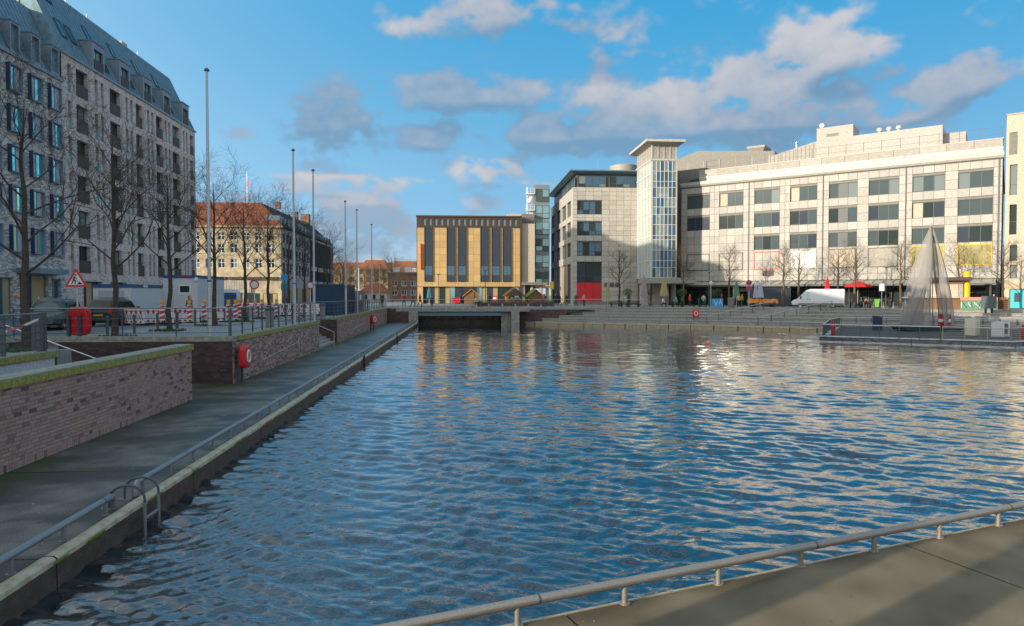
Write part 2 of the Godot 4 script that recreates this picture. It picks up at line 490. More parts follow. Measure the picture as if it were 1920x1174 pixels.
func sky_image() -> ImageTexture:
	var w := 3072
	var h := 1536
	var up := h / 2
	var dens := PackedFloat32Array()
	var lit := PackedFloat32Array()
	dens.resize(w * up)
	lit.resize(w * up)
	var all := CLOUDS.duplicate()
	var r := RandomNumberGenerator.new()
	r.seed = 77
	for k in 230:  # added clouds out of view, brighter than those ahead, to lift the shade
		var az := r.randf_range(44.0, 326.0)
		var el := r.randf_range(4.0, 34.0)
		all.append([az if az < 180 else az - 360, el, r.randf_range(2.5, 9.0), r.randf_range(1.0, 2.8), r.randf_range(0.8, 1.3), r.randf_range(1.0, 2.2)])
	for k in 90:  # more added bright clouds, overhead
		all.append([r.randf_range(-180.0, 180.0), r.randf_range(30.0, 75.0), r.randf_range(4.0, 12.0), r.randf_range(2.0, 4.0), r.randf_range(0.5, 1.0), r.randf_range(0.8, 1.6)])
	var pd := w / 360.0
	for b in all:
		var stretch: float = 1.0 / maxf(cos(deg_to_rad(b[1])), 0.2)
		var rx: float = b[2] * pd * stretch
		var ry: float = b[3] * pd
		var cx: float = b[0] / 360.0 * w
		var cy: float = (0.5 - b[1] / 180.0) * h
		for y in range(maxi(0, int(cy - ry * 2.1)), mini(up, int(cy + ry * 2.1))):
			for x in range(int(cx - rx * 2.1), int(cx + rx * 2.1)):
				var dx := (x - cx) / rx
				var dy := (y - cy) / ry
				var q := dx * dx + dy * dy
				if q < 4.4:
					var g: float = b[4] * (exp(-q * 1.1) - 0.008)
					var o := y * w + posmod(x, w)
					dens[o] += g
					lit[o] += g * b[5]
	var f := FastNoiseLite.new()
	f.seed = 4
	f.noise_type = FastNoiseLite.TYPE_SIMPLEX_SMOOTH
	f.frequency = 1.0
	f.fractal_octaves = 6
	f.fractal_gain = 0.56
	var img := Image.create(w, h, false, Image.FORMAT_RGBF)
	img.fill(Color(0.22, 0.23, 0.23))
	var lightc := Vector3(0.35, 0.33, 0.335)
	var darkc := Vector3(0.105, 0.17, 0.25)
	var sunaz := deg_to_rad(-123.0)
	for y in up:
		var el := (0.5 - (y + 0.5) / h) * PI
		var s := sin(el)
		var ce := cos(el)
		var t := pow(1.0 - s, 3.6)
		var zen := Vector3(0.021, 0.20, 0.385).lerp(Vector3(0.12, 0.285, 0.44), smoothstep(0.06, 0.62, t)).lerp(Vector3(0.285, 0.36, 0.42), smoothstep(0.55, 1.0, t))
		for x in w:
			var az := (x + 0.5) / w * TAU
			var d := Vector3(sin(az) * ce, s, -cos(az) * ce)
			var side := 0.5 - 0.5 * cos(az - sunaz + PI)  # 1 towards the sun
			var c := zen.lerp(zen + Vector3(1.05, 0.92, 0.66) * (0.35 + 0.65 * ce), side * side * side)  # glow towards the sun, raised to lift the shade
			var o := y * w + x
			var dn := dens[o]
			if dn > 0.015:
				var n1 := f.get_noise_3d(d.x * 9, d.y * 17, d.z * 9)
				var n2 := f.get_noise_3d(d.x * 26 + 9, d.y * 36, d.z * 26)
				var a := smoothstep(0.22, 0.86, dn * (1.0 + 1.3 * n1 + 0.4 * n2) + 0.46 * n1 + 0.22 * n2)
				if a > 0.0:
					var b := lit[o] / dn
					var above := dens[maxi(0, y - 13) * w + x]
					var top := clampf((dn - above) * 2.6, -0.5, 0.6)
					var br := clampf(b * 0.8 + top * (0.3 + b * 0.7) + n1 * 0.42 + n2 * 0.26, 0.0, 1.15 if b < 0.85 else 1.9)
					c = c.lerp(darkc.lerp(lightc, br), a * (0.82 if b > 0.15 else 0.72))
			img.set_pixel(x, y, Color(c.x * SKY_GAIN, c.y * SKY_GAIN, c.z * SKY_GAIN))
	return ImageTexture.create_from_image(img)

func view_and_light() -> void:
	var cam := Camera3D.new()
	cam.name = "camera"
	cam.position = V(0, 4.0, 0)
	cam.rotation = Vector3(-atan(36.0 / 1280.0), -atan(94.0 / 1280.0), 0)
	cam.fov = 49.28
	cam.near = 0.05
	cam.far = 2000.0
	add_child(cam)
	cam.current = true
	var e := Environment.new()
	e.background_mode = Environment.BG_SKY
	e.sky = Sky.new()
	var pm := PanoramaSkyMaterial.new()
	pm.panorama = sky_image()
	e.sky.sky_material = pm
	e.tonemap_mode = Environment.TONE_MAPPER_LINEAR
	e.tonemap_exposure = 2.75
	e.sdfgi_enabled = true
	e.ssao_enabled = true
	e.ssil_enabled = true
	var we := WorldEnvironment.new()
	we.name = "environment"
	we.environment = e
	add_child(we)
	var sun := DirectionalLight3D.new()
	sun.name = "sun"
	sun.light_energy = 0.62
	sun.light_color = Color(1.0, 0.94, 0.85)
	sun.light_angular_distance = 0.5
	sun.shadow_enabled = true
	var az := deg_to_rad(60.0)
	var el := deg_to_rad(14.0)
	var to := V(-sin(az) * cos(el), sin(el), cos(az) * cos(el))
	sun.basis = Basis.looking_at(-to)
	add_child(sun)

# ---------------------------------------------------------------- water and ground
func water() -> void:
	var waves := []
	var r := RandomNumberGenerator.new()
	r.seed = 5
	for k in 30:
		var l := 0.17 * pow(1.085, k) * r.randf_range(0.9, 1.1)  # 0.17 .. 1.8 m
		var a := deg_to_rad(92.0 + r.randfn(0.0, 30.0))
		var kk := TAU / l
		var steep := (0.068 if l < 0.85 else 0.02) * (0.85 if l < 0.26 else 1.0)
		waves.append([cos(a) * kk, sin(a) * kk, r.randf() * TAU, steep / kk, l])
	var rows := 640
	var cols := 520
	var v := PackedVector3Array()
	var n := PackedVector3Array()
	var idx := PackedInt32Array()
	v.resize((rows + 1) * (cols + 1))
	n.resize((rows + 1) * (cols + 1))
	var swell := FastNoiseLite.new()
	swell.seed = 8
	swell.frequency = 0.11
	var zs := []
	for j in rows + 1:
		zs.append(-4.4 * pow(104.0 / 4.4, float(j) / rows))
	for j in rows + 1:
		var z: float = zs[j]
		var dz := absf(z) * 0.005
		var wid := 10.0 + absf(z) * 0.92
		var live := []
		for w in waves:
			if w[4] > dz * 2.6:
				live.append([w[0], w[1], w[2], w[3] * clampf((w[4] / dz - 2.6) / 2.0, 0.0, 1.0)])
		for i in cols + 1:
			var x := -5.7 + wid * i / cols
			var y := 0.0
			var sx := 0.0
			var sz := 0.0
			var g := 1.0 + 0.75 * swell.get_noise_2d(x, z)
			for w in live:
				var p: float = w[0] * x + w[1] * z + w[2]
				var cp := cos(p)
				y += w[3] * sin(p)
				sx += w[3] * w[0] * cp
				sz += w[3] * w[1] * cp
			var o := j * (cols + 1) + i
			v[o] = Vector3(x, y * g, z)
			n[o] = Vector3(-sx * g, 1.0, -sz * g).normalized()
	idx.resize(rows * cols * 6)
	var q := 0
	for j in rows:
		for i in cols:
			var a := j * (cols + 1) + i
			var b := a + cols + 1
			idx[q] = a
			idx[q + 1] = b
			idx[q + 2] = a + 1
			idx[q + 3] = a + 1
			idx[q + 4] = b
			idx[q + 5] = b + 1
			q += 6
	var m := ArrayMesh.new()
	var arr := []
	arr.resize(Mesh.ARRAY_MAX)
	arr[Mesh.ARRAY_VERTEX] = v
	arr[Mesh.ARRAY_NORMAL] = n
	arr[Mesh.ARRAY_INDEX] = idx
	m.add_surface_from_arrays(Mesh.PRIMITIVE_TRIANGLES, arr)
	var f := FastNoiseLite.new()
	f.seed = 19
	f.frequency = 0.018
	f.fractal_octaves = 3
	f.fractal_gain = 0.5
	var t := NoiseTexture2D.new()
	t.width = 1024
	t.height = 1024
	t.seamless = true
	t.noise = f
	var wm := mat("water", Color(0.005, 0.012, 0.017), 0.025)
	wm.clearcoat_enabled = true
	wm.clearcoat = 1.0
	wm.clearcoat_roughness = 0.04
	wm.metallic_specular = 0.95
	wm.heightmap_enabled = true
	wm.heightmap_texture = t
	wm.heightmap_scale = 1.5
	wm.uv1_triplanar = true
	wm.uv1_world_triplanar = true
	wm.uv1_scale = Vector3(0.17, 0.17, 0.27)
	struct("water", m, "water")

func ground() -> void:
	var st := MB.new()
	st.bx(-700, 700, -2.2, -0.8, -1200, 300)
	struct("terrain", st, "lakebed")
	# the high ground behind the walls, round the basin
	var a := MB.new()
	a.bx(-16.6, -9.35, -0.8, 2.2, -44.6, -28.12)
	a.bx(-16.6, -12.65, -0.8, 2.2, -50.99, -44.602)
	a.bx(-16.6, -9.55, -0.8, 2.2, -87.0, -50.992)
	a.bx(-16.6, -12.7, -0.8, 2.2, -23.2, 40)
	struct("pavement", a, "paving")
	var b := MB.new()
	b.bx(-400, -18.7, -0.8, 2.1, -700, 40)
	b.bx(-18.7, -16.6, -0.8, 2.1, -700, -28.13)
	b.bx(-18.7, -16.6, -0.8, 2.1, -23.21, 40)
	struct("road", b, "cobble")
	var k := MB.new()
	k.bx(-16.75, -16.58, 2.0, 2.215, -140, -28.7)
	k.bx(-16.75, -16.58, 2.0, 2.215, -23.3, 40)
	struct("kerb", k, "concrete")
	var p := MB.new()
	p.prism([Vector2(-16.6, -700), Vector2(400, -700), Vector2(400, -60), Vector2(75, -66), Vector2(62, -72.2), Vector2(45, -81.7), Vector2(30, -86.2), Vector2(14, -88.7), Vector2(7.2, -88.9), Vector2(7.2, -98), Vector2(-6.0, -98), Vector2(-6.0, -87), Vector2(-16.6, -87)], V(1, 0, 0), V(0, 0, 1), V(0, -0.8, 0), V(0, 3.0, 0))
	struct("plaza", p, "plaza")
	# the terrace that the photographer stands on
	var tr := MB.new()
	tr.bx(-9.4, 60, -0.8, 2.3, 1.5, 40)
	struct("terrace", tr, "paving")

# ---------------------------------------------------------------- quay on the left
func slab(x0: float, x1: float, z0: float, z1: float, y: float, wallx: float, nz: FastNoiseLite, step := 0.14) -> MB:
	var m := MB.new()
	var nx := maxi(2, int((x1 - x0) / step))
	var ny := maxi(2, int((z1 - z0) / step))
	for j in ny + 1:
		for i in nx + 1:
			var x := x0 + (x1 - x0) * i / nx
			var z := z0 + (z1 - z0) * j / ny
			m.v.append(V(x, y, z))
			m.n.append(Vector3.UP)
			var a := nz.get_noise_2d(x * 1.3, z * 0.9)
			var bb := nz.get_noise_2d(x * 4 + 50, z * 4)
			var near := exp(-absf(x - wallx) / 0.75)
			var green := clampf(near * (0.75 + 1.1 * a) + smoothstep(0.12, 0.5, a) * 0.42 + bb * 0.12, 0.0, 0.85)
			var wet := smoothstep(-0.18, 0.22, nz.get_noise_2d(x * 0.75 + 200, z * 1.7) + 0.25 * a)
			var base := (Vector3(0.32, 0.30, 0.265) * (1.0 + bb * 0.8)).lerp(Vector3(0.11, 0.113, 0.11), wet)
			var cc := base.lerp(Vector3(0.13, 0.165, 0.045), green)
			m.c.append(Color(cc.x, cc.y, cc.z))
	for j in ny:
		for i in nx:
			var o := j * (nx + 1) + i
			m.i.append_array([o, o + 1, o + nx + 1, o + 1, o + nx + 2, o + nx + 1])
	m.col = Color(0.06, 0.055, 0.05)
	m.quad(V(x0, y - 0.3, z1), V(x1, y - 0.3, z1), V(x1, y, z1), V(x0, y, z1))
	m.quad(V(x1, y - 0.3, z1), V(x1, y - 0.3, z0), V(x1, y, z0), V(x1, y, z1))
	m.quad(V(x1, y - 0.3, z0), V(x0, y - 0.3, z0), V(x0, y, z0), V(x1, y, z0))
	m.quad(V(x0, y - 0.3, z0), V(x0, y - 0.3, z1), V(x0, y, z1), V(x0, y, z0))
	return m

# bricks laid one by one on the face of a wall: origin at the lower corner, u along the wall, nrm outwards
func lay_bricks(wall: Node3D, at: Vector3, u: Vector3, nrm: Vector3, length: float, height: float, mats: Array, weights: Array, first: int, soldier: float) -> void:
	var b := Basis(u, Vector3.UP, nrm)
	var pieces := []
	var course := 0.0833
	var y := 0.0
	if soldier > 0.0:
		var x := 0.0
		while x < length - 0.05:
			pieces.append([x + 0.041, soldier / 2, 0.071, soldier - 0.012])
			x += 0.0833
		y = soldier
	var row := 0
	while y < height - 0.04:
		var hh := minf(course, height - y) - 0.012
		var x := -0.125 if row % 2 else 0.0
		if row % 3 == 2:
			x -= 0.06
		while x < length - 0.02:
			var l := 0.24 if rng.randf() > 0.22 else 0.115
			var x0 := maxf(x, 0.0)
			var x1 := minf(x + l, length)
			if x1 - x0 > 0.03:
				pieces.append([(x0 + x1) / 2, y + hh / 2, x1 - x0, hh])
			x += l + 0.011
		y += course
		row += 1
	pieces.sort_custom(func(p, q): return (at + u * p[0]).length_squared() < (at + u * q[0]).length_squared())
	var rest := []
	for m in mats:
		rest.append(MB.new())
	var total := 0.0
	for w in weights:
		total += w
	var n := 0
	for p in pieces:
		var pick := rng.randf() * total
		var k := 0
		while k < weights.size() - 1 and pick > weights[k]:
			pick -= weights[k]
			k += 1
		var proud := 0.012 + rng.randf() * 0.004
		var ctr: Vector3 = at + u * p[0] + Vector3.UP * p[1] + nrm * (proud / 2 - 0.001)
		if n < first:
			part(wall, "brick", bxm(Vector3(snappedf(p[2], 0.005), snappedf(p[3], 0.005), 0.014)), mats[k], ctr, b)
		else:
			rest[k].box(ctr, Vector3(p[2], p[3], proud), b)
		n += 1
	for k in mats.size():
		if rest[k].v.size():
			part(wall, "brickwork", rest[k], mats[k]).set_meta("kind", "stuff")

func caps(wall: Node3D, p0: Vector3, p1: Vector3, width: float, out: Vector3, thick := 0.2, mossy := true) -> void:  # coping stones with open joints; p0..p1 is the outer edge of the top
	var d := (p1 - p0).normalized()
	var l := (p1 - p0).length()
	var k := maxi(1, int(round(l / 1.25)))
	var m := bxm(Vector3(snappedf(l / k - 0.008, 0.001), thick, width))
	var f := bxm(Vector3(snappedf(l / k - 0.008, 0.001), thick - 0.03, 0.012))
	var b := Basis(d, Vector3.UP, d.cross(Vector3.UP))
	for j in k:
		var c := p0 + d * l * (j + 0.5) / k - out * width / 2 - Vector3.UP * thick / 2
		part(wall, "capstone", m, "cap", c, b)
		if mossy:
			part(wall, "capstone_moss", f, "capmoss" if rng.randf() < 0.6 else "capmoss_thin", c + out * (width / 2 + 0.005) - Vector3.UP * 0.008, b)

# railing: posts of flat bar, a thick top rail and thin wires
func railing(label: String, pts: Array, h: float, spacing: float, group := "", wires := 4, name_ := "railing", m1 := "galv", m2 := "dkrail", pw := 0.05, thick := 1.0) -> Node3D:
	var t := thing(name_, label, "railing", pts[0], 0.0, group)
	var o: Vector3 = pts[0]
	var top := MB.new()
	var tp := []
	for p in pts:
		tp.append(p - o + Vector3.UP * h)
	for k in tp.size() - 1:
		top.tube([tp[k], tp[k + 1]], 0.026 * thick, 8)
	part(t, "handrail", top, m1)
	for wv in wires:
		var w := MB.new()
		for k in tp.size() - 1:
			var y := h * (0.12 + 0.78 * wv / maxf(1.0, wires - 1.0)) - h
			w.tube([tp[k] + Vector3.UP * y, tp[k + 1] + Vector3.UP * y], 0.012 * thick, 5)
		part(t, "rail", w, m2)
	var post := {}
	for k in pts.size() - 1:
		var a: Vector3 = pts[k] - o
		var b: Vector3 = pts[k + 1] - o
		var cnt := maxi(1, int(round((b - a).length() / spacing)))
		var d := (b - a)
		d.y = 0
		d = d.normalized()
		for j in cnt + (1 if k == pts.size() - 2 else 0):
			var p := a.lerp(b, float(j) / cnt)
			part(t, "post", bxm(Vector3(pw * 0.45, h, pw * 1.4)), m2, p + Vector3.UP * h / 2, Basis(d, Vector3.UP, d.cross(Vector3.UP)))
	return t

func low_rail(label: String, pts: Array, feet: Array, matn: String, ends := [false, false]) -> void:  # thick tube on stub posts along the quay edge
	var t := thing("mooring_rail", label, "rail", pts[0])
	var o: Vector3 = pts[0]
	var m := MB.new()
	var p := []
	for q in pts:
		p.append(q - o)
	if ends[1]:
		var d: Vector3 = (p[-1] - p[-2]).normalized()
		p.append_array([p[-1] + d * 0.05 + V(0, -0.02, 0), p[-1] + d * 0.09 + V(0, -0.08, 0), p[-1] + d * 0.10 + V(0, -0.24, 0)])
	if ends[0]:
		var d: Vector3 = (p[0] - p[1]).normalized()
		var s: Vector3 = p[0]
		p = [s + d * 0.10 + V(0, -0.24, 0), s + d * 0.09 + V(0, -0.08, 0), s + d * 0.05 + V(0, -0.02, 0)] + p
	m.tube(p, 0.052, 12)
	part(t, "tube", m, matn)
	var jl: float = ((pts[-1] as Vector3) - o).length()
	var jd: Vector3 = ((pts[-1] as Vector3) - o).normalized()
	var jx := 2.1
	while jx < minf(jl, 30.0):  # sleeves where two lengths of tube meet
		var js := MB.new()
		js.tube([jd * (jx - 0.012), jd * (jx + 0.012)], 0.0545, 12)
		part(t, "joint_ring", js, "dkrail")
		jx += 4.08
	var f := MB.new()
	f.tube([V(0, -0.25, 0), V(0, 0, 0)], 0.034, 10)
	f.lathe([Vector2(0.0, -0.235), Vector2(0.065, -0.235), Vector2(0.065, -0.25)], 10)
	var fm := f.mesh()
	for q in feet:
		part(t, "post", fm, matn, q - o)

func lifebuoy_case(label: String, at: Vector3, turn: float, posts := true, sc := 1.0, lift := 0.0) -> void:  # red moulded case of a ring buoy; its door looks along +z
	var t := thing("lifebuoy_case", label, "lifebuoy", at, turn, "")
	t.scale = V(sc, sc, sc)
	t.position.y += lift
	var c := MB.new()
	var o := []
	for k in 24:  # rounded square outline
		var a := TAU * k / 24
		var e := 0.42
		o.append(Vector2(0.40 * signf(cos(a)) * pow(absf(cos(a)), e), 0.47 * signf(sin(a)) * pow(absf(sin(a)), e)))
	var rings := [[0.80, -0.13], [0.95, -0.12], [1.0, -0.07], [1.0, 0.06], [0.94, 0.12], [0.78, 0.15], [0.0, 0.15]]
	for r in rings.size() - 1:
		for k in 24:
			var p: Vector2 = o[k]
			var q: Vector2 = o[(k + 1) % 24]
			var a: Array = rings[r]
			var b: Array = rings[r + 1]
			c.quad(V(p.x * a[0], p.y * a[0] + 1.05, a[1]), V(q.x * a[0], q.y * a[0] + 1.05, a[1]), V(q.x * b[0], q.y * b[0] + 1.05, b[1]), V(p.x * b[0], p.y * b[0] + 1.05, b[1]))
	for k in 24:
		c.tri(V(0, 1.05, -0.13), V(o[(k + 1) % 24].x * 0.8, o[(k + 1) % 24].y * 0.8 + 1.05, -0.13), V(o[k].x * 0.8, o[k].y * 0.8 + 1.05, -0.13))
	part(t, "case", c, "red")
	var ring := MB.new()
	var rp := []
	for k in 25:
		rp.append(V(cos(TAU * k / 24) * 0.2, 1.05 + sin(TAU * k / 24) * 0.24, 0.155))
	ring.tube(rp, 0.045, 6, false)
	part(t, "ring_emblem", ring, "white")
	var rib := MB.new()
	rp = []
	for k in 25:
		rp.append(V(cos(TAU * k / 24) * 0.15, 1.0 + sin(TAU * k / 24) * 0.15, -0.135))
	rib.tube(rp, 0.012, 5, false)
	rib.bx(-0.26, 0.26, 1.30, 1.33, -0.145, -0.12)
	part(t, "back_ridge", rib, "redmatt")
	if posts:
		for s in [-0.22, 0.22]:
			part(t, "post", bxm(V(0.09, 1.25, 0.09)), "dkrail", V(s, 0.625, -0.19))

func quay() -> void:
	var nz := FastNoiseLite.new()
	nz.seed = 23
	nz.frequency = 0.35
	nz.fractal_octaves = 4
	# lower walk: cast slabs with open joints
	var walk := Node3D.new()
	put(self, walk, "promenade")
	tag(walk, "dark wet lower promenade of cast slabs with moss along the brick walls", "promenade", "", "structure")
	var z := -4.9
	while z > -86.0:
		var z1 := maxf(z - 4.72, -86.0)
		part(walk, "slab", slab(-9.3, -5.74, z1 + 0.02, z, 0.4, -9.15, nz), "prom")
		z = z1
	part(walk, "slab", slab(-13.6, -9.32, -28.2, -5.0, 0.395, -9.3, nz, 0.5), "prom")
	var bed := MB.new()
	bed.bx(-13.2, -5.75, -0.8, 0.12, -86, 1.5)
	part(walk, "bed", bed, "darkmortar")
	# kerb along the water, its stones and stained face
	var kb := Node3D.new()
	put(self, kb, "quay_kerb")
	tag(kb, "rounded pale kerb with moss along the lower promenade and water", "kerb", "", "structure")
	z = -4.9
	while z > -86.2:
		var z1 := maxf(z - 4.72, -86.2)
		var m := MB.new()
		var pr := [Vector2(-5.69, 0.395), Vector2(-5.68, 0.43), Vector2(-5.62, 0.44), Vector2(-5.54, 0.435), Vector2(-5.50, 0.405), Vector2(-5.485, 0.345)]
		for k in pr.size() - 1:
			m.quad(V(pr[k].x, pr[k].y, z), V(pr[k + 1].x, pr[k + 1].y, z), V(pr[k + 1].x, pr[k + 1].y, z1 + 0.03), V(pr[k].x, pr[k].y, z1 + 0.03))
		part(kb, "kerbstone", m, "kerb")
		var s := MB.new()
		s.bx(-5.75, -5.50, -0.7, 0.35, z1 + 0.03, z)
		part(kb, "kerb_face", s, "kerbside")
		if rng.randf() < 2.0:
			for k in 3:
				var zz := z - rng.randf() * 4.0
				var g := MB.new()
				g.ball(V(-5.487, 0.36, zz), V(0.012, 0.03, 0.15 + rng.randf() * 0.35), 8)
				part(kb, "moss_patch", g, "kerbmoss")
		z = z1
	var joint := MB.new()
	joint.bx(-5.74, -5.52, -0.7, 0.40, -86, -5)
	part(kb, "joint_core", joint, "black")
	# rails at the edge, parted where the ladder goes down
	var feet := []
	for k in 6:
		feet.append(V(-5.78, 0.65, -5.6 - k * 1.17))
	low_rail("grey tube rail on stub posts, bent down short of the near ladder", [V(-5.78, 0.65, -5.2), V(-5.78, 0.65, -11.62)], feet, "galv", [false, true])
	feet = []
	z = -12.75
	while z > -85.0:
		feet.append(V(-5.78, 0.65, z))
		z -= 1.17
	low_rail("long grey tube rail running from the near ladder towards the bridge", [V(-5.78, 0.65, -12.55), V(-5.78, 0.65, -85.4)], feet, "galv", [true, false])
	var t := thing("swim_ladder", "grey steel ladder with two hooped grab handles at the quay edge", "ladder", V(-5.62, 0, -12.05))
	for s in [-0.26, 0.26]:
		var m := MB.new()
		var pts := [V(-0.27, 0.42, s)]
		for k in 13:
			var a := PI - PI * k / 12
			pts.append(V(0.015 + cos(a) * 0.285, 0.56 + sin(a) * 0.23, s))
		pts.append_array([V(0.30, 0.45, s)])
		m.tube(pts, 0.021, 8)
		part(t, "grab_handle", m, "dkrail")
		var l := MB.new()
		l.tube([V(0.30, -0.7, s), V(0.30, 0.50, s)], 0.03, 8)
		l.bx(-0.40, -0.16, 0.40, 0.42, s - 0.05, s + 0.05)
		part(t, "stile", l, "galv")
	for k in 3:
		part(t, "rung", bxm(V(0.05, 0.03, 0.52)), "galv", V(0.30, 0.22 - k * 0.28, 0))
	for zz in [-38.5, -58.0]:
		var lt := thing("quay_ladder", "rusty quay ladder into the water %s" % ("near the long wall's rope loop" if zz > -50 else "further along, before the bridge"), "ladder", V(-5.45, 0, zz))
		for s in [-0.2, 0.2]:
			part(lt, "stile", bxm(V(0.06, 1.1, 0.06)), "darkwood", V(0, 0.0, s))
		for k in 3:
			part(lt, "rung", bxm(V(0.04, 0.03, 0.4)), "darkwood", V(0, 0.35 - k * 0.25, 0))

	# near brick wall
	var w := thing("brick_wall", "brown brick wall with mossy coping close by along the lower promenade", "wall", V(0, 0, 0))
	bp(w, "core", -9.6, -9.15, 0.0, 2.1, -23.8, -6.0, "mortar")
	lay_bricks(w, V(-9.15, 0.4, -7.5), V(0, 0, -1), V(1, 0, 0), 16.3, 1.7, ["brick0", "brick1", "brick2", "brick3", "brick4", "brick5", "brick6"], [5, 4, 5, 4, 2.0, 0.8, 0.6], 300, 0.16)
	caps(w, V(-9.09, 2.3, -6.0), V(-9.09, 2.3, -23.86), 0.56, V(1, 0, 0))
	# white parapet of the stair behind it
	w = thing("parapet_wall", "white rendered parapet with stone coping behind the near brick wall", "wall")
	bp(w, "core", -12.6, -12.2, 0.0, 2.1, -21.4, 2.0, "offwhite")
	bp(w, "end_face", -12.6, -12.19, 0.0, 2.1, -21.5, -21.402, "quaydark")
	caps(w, V(-12.12, 2.31, 2.0), V(-12.12, 2.31, -21.55), 0.56, V(1, 0, 0))
	bp(w, "planter_edge", -13.2, -12.62, 1.0, 2.2, -21.5, 2.0, "concrete")
	# dark wall with its corner, and the walls on towards the bridge
	w = thing("brick_wall", "dark red brick wall turning the corner where the stair comes down, red lifebuoy case at its end", "wall")
	bp(w, "core", -15.8, -9.17, 0.0, 2.1, -28.6, -28.0, "darkmortar")
	lay_bricks(w, V(-15.8, 0.4, -28.0), V(1, 0, 0), V(0, 0, 1), 6.63, 1.7, ["dbrick0", "dbrick1", "dbrick2", "dbrick3"], [4, 3, 3, 2], 260, 0.0)
	bp(w, "side_wall", -9.6, -9.15, 0.0, 2.1, -44.6, -28.02, "quaybrick")
	caps(w, V(-20.0, 2.3, -27.95), V(-9.1, 2.3, -27.95), 0.5, V(0, 0, 1), 0.2, false)
	caps(w, V(-9.09, 2.3, -28.5), V(-9.09, 2.3, -44.65), 0.56, V(1, 0, 0))
	w = thing("brick_wall", "brown brick wall between the narrow stair and the far lifebuoy case, pale patches on it", "wall")
	bp(w, "core", -9.6, -9.15, 0.0, 2.1, -69.0, -51.0, "quaybrick")
	bp(w, "end_face", -11.0, -9.16, 0.0, 2.1, -50.998, -50.8, "quaydark")
	bp(w, "stair_cheek", -11.0, -9.6, 0.0, 2.1, -51.3, -51.002, "quaydark")
	caps(w, V(-9.09, 2.3, -50.75), V(-9.09, 2.3, -69.05), 0.56, V(1, 0, 0))
	w = thing("brick_wall", "brown brick wall from the far lifebuoy case to the bridge", "wall")
	bp(w, "core", -9.7, -9.3, 0.0, 2.1, -86.0, -70.2, "quaybrick")
	bp(w, "recess_wall", -9.72, -9.5, 0.0, 2.1, -70.18, -69.02, "quaydark")
	caps(w, V(-9.24, 2.3, -69.2), V(-9.24, 2.3, -86.0), 0.56, V(1, 0, 0))
	w = thing("brick_wall", "dark brick wall end facing the water at the foot of the bridge abutment", "wall")
	bp(w, "core", -9.4, -6.7, 0.0, 2.15, -86.6, -86.02, "quaydark")
	bp(w, "capstone", -9.5, -8.2, 2.15, 2.3, -86.7, -85.96, "cap")
	# stairs in the gaps
	var s := MB.new()
	for k in 11:
		s.bx(-13.6 - 0.45 * (k + 1), -13.6 - 0.45 * k - 0.004, 0.0, 0.4 + 0.164 * (k + 1), -27.98, -23.3)
	struct("steps", s, "step").name = "stair_steps"
	s = MB.new()
	for k in 11:
		s.bx(-9.3 - 0.3 * (k + 1), -9.3 - 0.3 * k - 0.004, 0.0, 0.4 + 0.164 * (k + 1), -50.78, -44.62)
	struct("narrow_steps", s, "step")
	t = thing("stair_handrail", "grey handrail sloping down the stair against the dark brick wall", "handrail", V(-9.4, 0, -27.6))
	var hr := MB.new()
	hr.tube([V(-9.4, 3.15, 0.2), V(-8.9, 3.15, 0.2), V(-4.2, 1.3, 0.2)], 0.028, 8)
	part(t, "handrail", hr, "steel")
	hr = MB.new()
	hr.tube([V(-8.9, 2.75, 0.2), V(-4.3, 0.94, 0.2)], 0.018, 6)
	part(t, "lower_rail", hr, "dkrail")
	for x in [-8.8, -6.5, -4.3]:
		part(t, "post", bxm(V(0.04, 1.0, 0.04)), "dkrail", V(x, 1.35 - (x + 4.2) * 0.394 - 0.5, 0.2))
	t = thing("stair_handrail", "steel handrail at the narrow stair halfway to the bridge", "handrail", V(-9.0, 0, -47.8))
	hr = MB.new()
	hr.tube([V(-2.4, 2.6, 0), V(-1.2, 2.0, 0), V(0.2, 1.35, 0), V(0.2, 0.4, 0)], 0.025, 6)
	part(t, "handrail", hr, "steel")
	# railings of the upper pavement
	railing("metal railing on the white parapet, closest to the viewer", [V(-12.35, 2.3, 1.0), V(-12.35, 2.3, -20.9)], 1.12, 1.6, "", 5, "railing", "galv", "dkrail", 0.09)
	railing("railing on the dark brick wall in front of the street trees", [V(-17.6, 2.3, -28.2), V(-9.35, 2.3, -28.2)], 1.12, 2.2, "", 4)
	railing("railing on the long brick wall, between the first two big flagpoles", [V(-9.35, 2.3, -28.4), V(-9.35, 2.3, -44.4)], 1.12, 1.45, "", 4)
	railing("railing beside the blue container above the pale patched wall", [V(-11.2, 2.3, -46.0), V(-9.35, 2.3, -50.9), V(-9.35, 2.3, -69.0)], 1.12, 1.45, "", 4)
	railing("last railing along the quay before the bridge", [V(-9.5, 2.3, -69.6), V(-9.5, 2.3, -85.8)], 1.12, 1.45, "", 4)
	for y in [0]:
		var ends := thing("gate_post", "pair of stout grey railing end posts above the stair", "post", V(-12.35, 2.3, -21.15))
		for x in [0.0, 0.35]:
			part(ends, "post", bxm(V(0.11, 1.15, 0.11)), "dkrail", V(-x, 0.575, -x * 0.4))
	# litter of small leaves and grit on the lower walk
	var lf := MB.new()
	var rg := RandomNumberGenerator.new()
	rg.seed = 61
